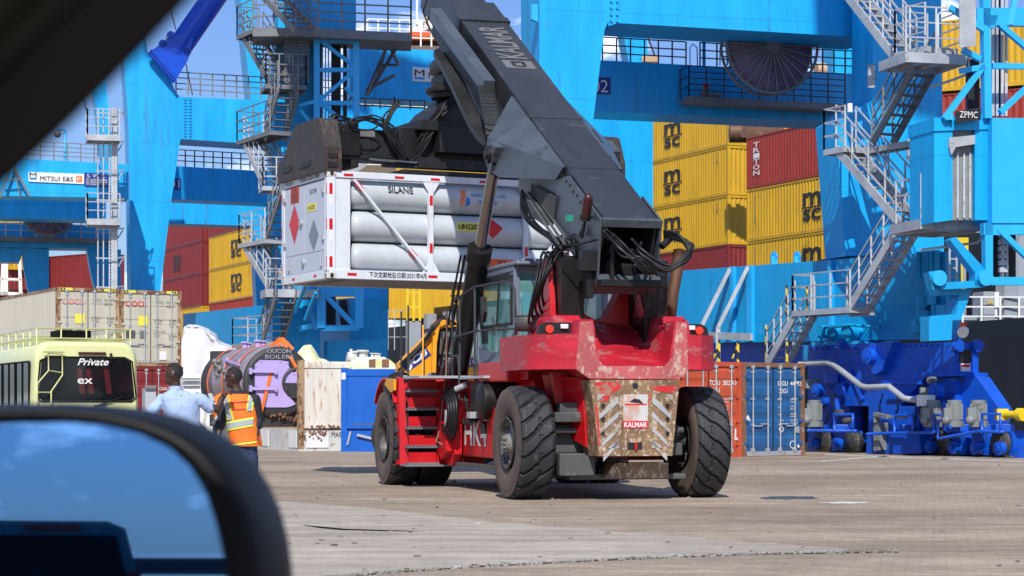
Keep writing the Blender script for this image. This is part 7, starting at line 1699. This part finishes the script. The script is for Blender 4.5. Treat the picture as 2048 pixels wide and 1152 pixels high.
for z in (zr_, zr_+.18):
    b.tube([(.12, .25, z), (.12, 4.8, z)], .018, 6); b.tube([(1.98, .25, z), (1.98, 4.8, z)], .018, 6); b.tube([(.12, .25, z), (1.98, .25, z)], .018, 6); b.tube([(.12, 4.8, z), (1.98, 4.8, z)], .018, 6)
for y in (.25, .9, 1.6, 2.4, 3.2, 4.0, 4.8):
    for x in (.12, 1.98): b.tube([(x, y, Hb-.1), (x, y, zr_+.18)], .014, 6)
    b.tube([(.12, y, zr_), (1.98, y, zr_)], .014, 6)
for x in (.6, 1.1, 1.5): b.tube([(x, .25, zr_), (x, .25, zr_+.18)], .014, 6)
bu('roof_rack', b, 'bus')
b = MB(); b.rng(.6, 1.25, .5, 1.3, zr_+.01, zr_+.16); bu('roof_box', b, 'interior')
b = MB(); b.rng(.0, Wb, -.12, .05, .42, .62); b.rng(.3, 1.8, -.03, .0, 1.0, 1.02); bu('bumper', b, 'interior', bevel=.03)
for x in (-.0, Wb):
    for y in (1.4, 5.6): b = MB(); sg = 1 if x > 0 else -1; b.lathe([(.04, 0), (.04, .2), (.0, .24), (.0, .34), (.04, .38), (-.2, .38), (-.2, 0)], (x, y, .38), (sg, 0, 0), 28); bu('wheel', b, 'rubber')

# ------------------------------------------------------------ the car the picture is taken from
OC = thing('car', 'black car door mirror and window pillar, blurred in the left foreground', 'car', (-.4, .6, 0), 0, world=True)
MY = .80; MP = Plane(0, MY, 0)
outer = [(-420, 880), (-330, 835), (-150, 815), (0, 806), (110, 804), (210, 811), (310, 830), (380, 856), (435, 890), (478, 935), (510, 985), (533, 1040), (548, 1100), (558, 1170), (560, 1260), (540, 1380), (480, 1440), (300, 1470), (-200, 1470), (-420, 1400)]
inner = [(-360, 905), (-280, 868), (-140, 850), (0, 843), (110, 842), (190, 848), (270, 866), (335, 895), (378, 935), (408, 985), (430, 1050), (445, 1120), (455, 1200), (452, 1290), (430, 1360), (380, 1400), (240, 1420), (-180, 1420), (-340, 1380)]
def resample(pts, n=90):
    P_ = [V((x, y, 0)) for x, y in pts]; P_.append(P_[0]); out = []; L_ = [0]
    for a, c in zip(P_, P_[1:]): L_.append(L_[-1]+(c-a).length)
    for i in range(n):
        t = L_[-1]*i/n
        for k in range(len(L_)-1):
            if L_[k] <= t <= L_[k+1]: out.append(P_[k].lerp(P_[k+1], (t-L_[k])/(L_[k+1]-L_[k]))); break
    return out
cen = V((80, 1130, 0))
def ang_sort(pts):
    q = resample(pts, 400); out = []
    for i in range(96):
        a = 2*pi*i/96; best = max(q, key=lambda p: (p-cen).normalized().dot(V((cos(a), sin(a), 0)))); out.append(best)
    return out
Oo, Ii = ang_sort(outer), ang_sort(inner); b = MB(); rings = []
def ring(pts, sc, dy): return [at(cen.x+(p.x-cen.x)*sc, cen.y+(p.y-cen.y)*sc, MY) + V((0, dy, 0)) for p in pts]
rings = ring(Ii, .99, .020) + ring(Ii, 1.0, .004) + ring([p.lerp(q, .35) for p, q in zip(Ii, Oo)], 1, -.006) + ring([p.lerp(q, .7) for p, q in zip(Ii, Oo)], 1, .004) + ring(Oo, 1, .03) + ring(Oo, .99, .06) + ring(Oo, .90, .10) + ring(Oo, .6, .135) + ring(Oo, .02, .145)
n = 96; b.add(rings, [(j*n+i, j*n+(i+1) % n, (j+1)*n+(i+1) % n, (j+1)*n+i) for j in range(8) for i in range(n)], True); hs = b.build('door_mirror', mat('mirror_housing_black', (.004, .004, .005), .5, var=.05, spec=.2), OC)
def unit(v): v = V(v); v.normalize(); return v
dd_ = unit(((230-CX)/FP, 1, (HZ-1136)/FP)); rr_ = unit((-.26, -1, 0)); mn = (rr_-dd_).normalized()
b = MB(); c0 = at(80, 1130, MY) + V((0, .012, 0)); tx_ = V((0, 0, 1)).cross(mn).normalized()*-1
roll = radians(-6)
gl = [];
for p in ring(Ii, 1.0, .012):
    q = p.copy(); q.y = c0.y - ((p.x-c0.x)*mn.x + (p.z-c0.z)*mn.z)/mn.y; gl.append(q)
b.add(gl, [tuple(range(n))]); mg = mat('mirror_glass', (.12, .28, .58), .015, metal=1, var=0, rvar=.0); b.build('mirror_glass', mg, hs)
def refl(px, py): d = unit(((px-CX)/FP, 1, (HZ-py)/FP)); return d - mn*2*d.dot(mn)
# window pillar and door frame
for nm, m_, Y_, poly, th_ in (('window_pillar', 'interior', .32, [(-300, 425), (-130, 285), (-28, 190), (82, 82), (172, -10), (350, -200), (-300, -200)], .05),
        ('pillar_trim', 'trimolive', .302, [(-300, 225), (-50, 25), (30, -50), (90, -115), (150, -180), (90, -200), (-300, -200)], .012),
        ('pillar_trim', 'trimolive', .314, [(-300, 370), (-50, 155), (70, 43), (150, -35), (125, -65), (80, -25), (-10, 53), (-80, 125), (-300, 300)], .006)):
    PP = Plane(0, Y_, 0); b = MB(); PP.prism(b, poly, 0, th_); b.build(nm, m_, OC, bevel=.004)
b = MB(); b.prism([(-.62, .30, .15), (-.50, 1.2, .15), (-.42, 1.35, .6), (-.45, 1.15, .98), (-.52, .25, .98)], (-.1, 0, 0)); b.prism([(-.60, 1.1, .30), (-.5, 2.2, .3), (-.5, 2.2, .55), (-.60, 1.1, .7)], (-.25, 0, 0)); b.build('door', mat('car_door_paint', (.02, .02, .022), .3), OC, bevel=.02)
b = MB(); b.rng(-.75, .85, -2.2, .36, 1.66, 1.70); b.rng(-.78, -.70, -2.2, .2, 1.5, 1.68); b.build('roof', 'interior', OC, bevel=.01)
# what the mirror shows: a dark teal vehicle and a low shed behind the viewer
rd = refl(70, 1136); k_ = 23/math.hypot(rd.x, rd.y); vc = V((rd.x*k_, rd.y*k_ + MY, 0))
SV = thing('estate_car', 'dark teal car seen only in the door mirror reflection', 'car', vc, math.atan2(rd.x, -rd.y))
b = MB(); 
def cs(y, wz): return wz
b.prism([(-1.0, .0, .35), (1.0, 0, .35), (1.02, 0, .95), (.95, 0, 1.15), (.80, 0, 1.68), (.6, 0, 1.76), (-.6, 0, 1.76), (-.80, 0, 1.68), (-.95, 0, 1.15), (-1.02, 0, .95)], (0, -4.2, 0)); b.build('body', mat('dark_teal_paint', (.004, .10, .14), .25, coat=.5), SV, bevel=.04, wspace=False)
b = MB(); b.prism([(-.82, .02, 1.14), (.82, .02, 1.14), (.70, .02, 1.60), (-.70, .02, 1.60)], (0, -.01, 0)); b.build('rear_window', 'darkglass', SV, wspace=False)
b = MB(); b.rng(-.30, .30, .0, .03, 1.65, 1.72); b.rng(-.98, -.82, .0, .03, .9, 1.2); b.rng(.82, .98, .0, .03, .9, 1.2); b.build('tail_light', mat('tail_red', (.12, .005, .01), .3), SV, wspace=False)
b = MB()
for x in (-.9, .9):
    for y in (-.8, -3.4): b.cyl((x-.1, y, .34), (x+.1, y, .34), .34, n=24)
b.build('wheel', 'rubber', SV, wspace=False)
SHD = thing('shed', 'long low dark shed seen only in the door mirror reflection', 'building', (-90, -400, 0), 0)
b = MB(); b.rng(-290, 420, -12, 0, 0, 3.2); b.build('wall', mat('shed_wall', (.03, .035, .05), .7), SHD, wspace=False); b = MB(); b.prism([(-291, -13, 3.2), (-291, 1, 3.2), (-291, -6, 4.2)], (712, 0, 0)); b.build('roof', mat('shed_roof', (.10, .11, .12), .6), SHD, wspace=False)
# ------------------------------------------------------------ the two men
def shell(rings, n=20):
    """closed loft through elliptical sections: (centre, half width along u, half depth along v, u)"""
    b = MB(); vs = []
    for c, rx, ry, u in rings:
        c = V(c); u = V(u).normalized(); v = V((0, 0, 1)).cross(u)
        vs += [c + u*cos(2*pi*i/n)*rx + v*sin(2*pi*i/n)*ry for i in range(n)]
    m = len(rings); b.add(vs, [(j*n+i, j*n+(i+1) % n, (j+1)*n+(i+1) % n, (j+1)*n+i) for j in range(m-1) for i in range(n)] + [tuple(range(n))[::-1], tuple(range((m-1)*n, m*n))], True); return b
def fuse(mb, name, m, parent, voxel=.012, smooth=2):
    me = bpy.data.meshes.new('tmp'); me.from_pydata([tuple(v) for v in mb.v], [], mb.f); o = bpy.data.objects.new('tmp', me); C.objects.link(o)
    rm = o.modifiers.new('r', 'REMESH'); rm.mode = 'VOXEL'; rm.voxel_size = voxel; rm.use_smooth_shade = True
    if smooth: sm = o.modifiers.new('s', 'SMOOTH'); sm.factor = .5; sm.iterations = smooth
    bpy.context.view_layer.update(); me2 = bpy.data.meshes.new_from_object(o.evaluated_get(bpy.context.evaluated_depsgraph_get()))
    bpy.data.objects.remove(o); bpy.data.meshes.remove(me)
    me2.transform(Matrix.Translation(-V(parent.location))); me2.name = name; me2.materials.clear(); me2.materials.append(M[m]); me2.polygons.foreach_set('use_smooth', [True]*len(me2.polygons))
    q = bpy.data.objects.new(name, me2); C.objects.link(q); q.parent = parent; return q
def limb(b, pts, rad, n=12):
    b.tube(pts, rad, n)
    for p, r in zip(pts, rad): b.sph(p, r, 10)
def head(b, c, face, scale=1.0):
    """face: horizontal unit direction the face looks to"""
    f = V(face).normalized(); s = V((0, 0, 1)).cross(f); k = scale
    def e(off, rad, sc): # ellipsoid in head axes
        t = MB(); t.sph((0, 0, 0), rad*k, 16, sc); b.add([c + f*(p[0]+off[0]*k) + s*(p[1]+off[1]*k) + V((0, 0, p[2]+off[2]*k)) for p in t.v], t.f, True)
    e((0, 0, .02), .1, (.98, .76, 1.08)); e((.030, 0, -.055), .070, (.9, .78, .9)); e((.06, 0, -.085), .033, (1, 1.1, .8))
    e((.092, 0, -.015), .016, (1.1, .8, 1.5)); e((.085, 0, -.05), .018, (.8, 1.5, .7)); e((.080, 0, .022), .02, (.6, 2.2, .5)); e((-.01, .076, -.005), .022, (.8, .35, 1.3)); e((-.01, -.076, -.005), .022, (.8, .35, 1.3))
def hair(parent, c, face, k=1.0):
    f = V(face).normalized(); s = V((0, 0, 1)).cross(f); t = MB(); t.sph((0, 0, 0), .104*k, 20, (.99, .78, 1.07)); b = MB()
    vs = [V(p) for p in t.v]; fs = [q for q in t.f if all(vs[i].z > (-.045 if vs[i].x < .0 else .035+vs[i].x*.25) for i in q)]
    b.add([c + f*(p.x-.004) + s*p.y + V((0, 0, p.z+.022)) for p in vs], fs, True); return b.build('hair', 'hair', parent)
PY = 25.6
def J(px, py, dy=0): return at(px, py, PY+dy) if dy == 0 else (lambda p: V((p.x, p.y+dy, p.z)))(at(px, py, PY))
UX = V((1, 0, 0))
# man in the orange vest
loc = J(487, 816); loc = (loc.x, loc.y, 0)
PV = thing('person', 'man in an orange reflective vest and jeans, seen from behind with his head turned left', 'person', loc, 0, world=True)
b = MB(); uu = V((.94, .34, 0))
b.v += []; t = shell([(J(487, 915, 0), .16, .12, uu), (J(486, 880), .16, .12, uu), (J(484, 845), .165, .12, uu), (J(481, 812), .19, .125, uu), (J(479, 797), .20, .11, uu), (J(476, 786), .10, .075, uu), (J(472, 776, -.01), .058, .058, uu), (J(469, 762, -.01), .055, .058, uu)]); b.add(t.v, t.f, True)
hc = J(468, 756, -.02); head(b, hc, (-.94, .25, 0), 1.06)
limb(b, [J(449, 799, -.02), J(443, 838, -.06), J(440, 875, -.16)], [.06, .048, .036]); limb(b, [J(509, 799, .02), J(516, 838, .05), J(513, 872, -.05)], [.06, .048, .036])
for hx, hy, dz in ((440, 879, -.17), (512, 877, -.06)):
    b.sph(J(hx, hy, dz), .04, 10, (.6, .9, 1.1))
    for k in range(4): limb(b, [J(hx-3+2.2*k, hy+5, dz), J(hx-3+2.2*k, hy+12-abs(k-1.5), dz-.01), J(hx-2.5+2*k, hy+16-abs(k-1.5)*1.5, dz+.005)], [.010, .009, .008], 6)
    limb(b, [J(hx+5, hy-1, dz-.02), J(hx+8, hy+4, dz-.04), J(hx+7, hy+8, dz-.045)], [.011, .010, .008], 6)
limb(b, [J(475, 905), J(476, 965, .02), J(479, 1020, .05)], [.085, .06, .042]); limb(b, [J(500, 905), J(503, 960, -.03), J(502, 1015, .0)], [.085, .06, .042])
fuse(b, 'body', 'skin', PV, .010)
hair(PV, hc, (-.94, .25, 0), 1.06)
b = MB(); b.bar(hc+V((-.095, -.04, .022)), hc+V((.0, -.085, .018)), .008, .014); b.bar(hc+V((-.10, .02, .022)), hc+V((-.096, -.05, .018)), .006, .03); b.build('glasses', 'ink', PV)
b = MB()   # dark shirt
t = shell([(J(487, 893), .175, .135, uu), (J(484, 845), .18, .135, uu), (J(481, 812), .205, .14, uu), (J(479, 796), .215, .12, uu), (J(476, 786), .11, .085, uu), (J(473, 780), .07, .07, uu)]); b.add(t.v, t.f)
limb(b, [J(449, 799, -.02), J(443, 838, -.06), J(441, 855, -.10)], [.075, .066, .062]); limb(b, [J(509, 799, .02), J(516, 838, .05), J(515, 852, .0)], [.075, .064, .06]); fuse(b, 'shirt', 'darkcloth', PV, .013)
vr = [(J(492, 892), .205, .17, uu), (J(490, 875), .20, .165, uu), (J(485, 845), .195, .155, uu), (J(480, 812), .205, .155, uu), (J(478, 797), .205, .135, uu), (J(476, 788), .13, .10, uu)]
t = shell(vr, 40); b = MB(); b.add(t.v, [f for f in t.f if len(f) == 4], True); ve = b.build('vest', 'vest', PV)
front = shell([(J(436, 848, .02), .05, .10, UX), (J(432, 815, .02), .07, .12, UX), (J(434, 795, .02), .06, .10, UX), (J(445, 786, .02), .03, .05, UX)], 20); b = MB(); b.add(front.v, front.f, True); b.build('vest_front', 'vest', ve)
def vband(b, f0, f1, z_of, dep=.006):
    pass
def on_vest(px, py, off=.008):
    """point on the near face of the vest under a photo position"""
    zz = at(px, py, PY).z; rs_ = sorted([(V(c).z, V(c), rx, ry) for c, rx, ry, u in vr], key=lambda q: q[0])
    for (za, ca_, xa, ya), (zb, cb_, xb, yb) in zip(rs_, rs_[1:]):
        if za <= zz <= zb or zb == rs_[-1][0]:
            t = max(0, min(1, (zz-za)/(zb-za))); c = ca_.lerp(cb_, t); rx = xa+(xb-xa)*t; ry = ya+(yb-ya)*t; break
    else: c, rx, ry = rs_[0][1], rs_[0][2], rs_[0][3]
    x = at(px, py, PY).x-c.x; v = V((0, 0, 1)).cross(uu); best = None
    for i in range(180, 361, 2):
        p = uu.normalized()*cos(radians(i))*(rx+off) + v*sin(radians(i))*(ry+off)
        if best is None or abs(p.x-x) < best[0]: best = (abs(p.x-x), p)
    p = best[1]; return V((c.x+p.x, c.y+p.y, zz))
def ribbon(pa, w_, m, name, off=.008):
    b = MB(); L_ = [on_vest(x-w_[0]/2, y-w_[1]/2, off) for x, y in pa]; R_ = [on_vest(x+w_[0]/2, y+w_[1]/2, off) for x, y in pa]
    for i in range(len(pa)-1): b.add([L_[i], R_[i], R_[i+1], L_[i+1]], [(0, 1, 2, 3)], True)
    return b.build(name, m, ve)
lerp_ = lambda a, c, n: [(a[0]+(c[0]-a[0])*i/n, a[1]+(c[1]-a[1])*i/n) for i in range(n+1)]
for k, (w1, m_, o_) in enumerate((((17, 0), 'lime', .008), ((10, 0), 'silver', .013))):
    ribbon(lerp_((452, 792), (463, 840), 8), w1, m_, 'lime_strap' if k == 0 else 'reflective_strap', o_); ribbon(lerp_((504, 790), (501, 822), 6), (w1[0]*.7, 0), m_, 'lime_strap' if k == 0 else 'reflective_strap', o_)
for k, (w1, m_, o_) in enumerate((((0, 18), 'lime', .010), ((0, 11), 'silver', .015))):
    ribbon(lerp_((447, 854), (509, 843), 16), w1, m_, 'lime_band' if k == 0 else 'reflective_band', o_)
ribbon(lerp_((464, 805), (500, 803), 6), (0, 2), 'logored', 'red_seam', .012); ribbon(lerp_((465, 819), (500, 818), 6), (0, 1.6), 'logored', 'red_seam', .012); ribbon(lerp_((462, 890), (515, 884), 8), (0, 3), 'lime', 'lime_band', .012)
b = MB(); t = shell([(J(436, 843, -.10), .045, .004, UX), (J(436, 833, -.10), .045, .004, UX)], 8); b.prism([J(418, 788, -.11), J(426, 786, -.11), J(432, 800, -.12), J(426, 806, -.12)], (0, .01, 0)); b.prism([J(424, 846, -.11), J(436, 830, -.11), J(440, 836, -.11), J(430, 850, -.11)], (0, .01, 0)); b.build('reflective_patch', 'silver', ve)
b = MB(); t = shell([(J(486, 884), .172, .135, uu), (J(487, 905), .178, .14, uu), (J(487, 925), .15, .12, uu)]); b.add(t.v, t.f)
limb(b, [J(474, 915), J(476, 965, .02), J(479, 1016, .05)], [.105, .088, .080]); limb(b, [J(500, 912), J(503, 960, -.03), J(502, 1012, .0)], [.105, .086, .078]); fuse(b, 'trousers', 'jeans', PV, .014)
b = MB()
for px, dy in ((479, .05), (502, .0)): q = J(px, 1024, dy); b.box((q.x-.03, q.y+.05, .05), (.11, .27, .10), Matrix.Rotation(.3, 3, 'Z'))
b.build('shoe', 'interior', PV, bevel=.03)

# man in the light blue shirt
PY = 25.2; loc = J(360, 816); loc = (loc.x, loc.y, 0)
PB_ = thing('person', 'man in a light blue shirt with one hand on the other man\'s shoulder', 'person', loc, 0, world=True)
ub = V((.97, .25, 0)); b = MB()
t = shell([(J(365, 925), .17, .13, ub), (J(364, 880), .17, .13, ub), (J(362, 845), .18, .13, ub), (J(360, 812), .20, .13, ub), (J(357, 794), .21, .11, ub), (J(353, 783), .10, .08, ub), (J(351, 772), .062, .062, ub), (J(350, 760), .06, .06, ub)]); b.add(t.v, t.f)
hb = J(348, 749, -.02); head(b, hb, (-.95, .15, 0), 1.10)
limb(b, [J(394, 795, .0), J(433, 819, .04), J(440, 800, .10), J(445, 791, .14)], [.066, .050, .038, .030])
limb(b, [J(325, 799, 0), J(302, 828, -.12), J(318, 860, -.25)], [.066, .048, .034])
hq = J(446, 788, .10); b.sph(hq, .04, 10, (1.0, .9, .5))
for k in range(4): limb(b, [hq+V((.015, .02-.022*k, .01)), hq+V((.05, .025-.024*k, .022)), hq+V((.082-.004*abs(k-1.5), .028-.026*k, .012)), hq+V((.100-.006*abs(k-1.5), .028-.026*k, -.01))], [.011, .010, .009, .008], 7)
limb(b, [hq+V((-.01, -.03, .0)), hq+V((.01, -.06, -.015)), hq+V((.03, -.07, -.035))], [.012, .011, .009], 7)
hq2 = J(318, 864, -.26); b.sph(hq2, .04, 10, (.7, .8, 1))
for k in range(4): limb(b, [hq2+V((-.02+.016*k, 0, -.03)), hq2+V((-.02+.016*k, 0, -.065)), hq2+V((-.016+.014*k, .01, -.09))], [.010, .009, .008], 6)
limb(b, [hq2+V((.03, -.01, -.01)), hq2+V((.045, -.02, -.04))], [.011, .009], 6)
limb(b, [J(352, 915), J(350, 970), J(350, 1025)], [.09, .062, .044]); limb(b, [J(378, 915), J(381, 970), J(380, 1025)], [.09, .062, .044]); fuse(b, 'body', 'skin', PB_, .010)
hair(PB_, hb, (-.95, .15, 0), 1.10)
b = MB(); t = shell([(J(366, 890), .20, .15, ub), (J(365, 865), .21, .155, ub), (J(363, 835), .215, .15, ub), (J(361, 812), .225, .15, ub), (J(358, 797), .235, .13, ub), (J(354, 785), .15, .10, ub), (J(352, 778), .08, .08, ub), (J(351, 773), .075, .075, ub)]); b.add(t.v, t.f)
limb(b, [J(394, 796, 0), J(412, 806, .02), J(421, 816, .03)], [.078, .074, .074]); limb(b, [J(326, 799, 0), J(313, 814, -.06), J(306, 824, -.09)], [.078, .074, .072])
r = random.Random(4)
sh = fuse(b, 'shirt', 'shirt', PB_, .013)
for v in sh.data.vertices:
    p = v.co; k = noise.noise(V((p.x*9, p.y*9, p.z*5)))*.022 + noise.noise(V((p.x*22+3, p.y*22, p.z*9)))*.007; v.co = p + v.normal*k
b = MB(); t = shell([(J(352, 781, 0), .082, .082, ub), (J(351, 772, 0), .078, .078, ub)]); b.add(t.v, [f for f in t.f if len(f) == 4], True); b.build('collar', 'shirt', PB_)
b = MB(); t = shell([(J(366, 880), .18, .14, ub), (J(366, 905), .185, .14, ub), (J(366, 930), .16, .12, ub)]); b.add(t.v, t.f); limb(b, [J(352, 920), J(350, 970), J(350, 1022)], [.11, .09, .08]); limb(b, [J(379, 920), J(381, 970), J(380, 1022)], [.11, .09, .08]); fuse(b, 'trousers', 'jeans', PB_, .014)
b = MB()
for px in (350, 380): q = J(px, 1030, 0); b.box((q.x, q.y+.05, .05), (.11, .27, .10))
b.build('shoe', 'interior', PB_, bevel=.03)
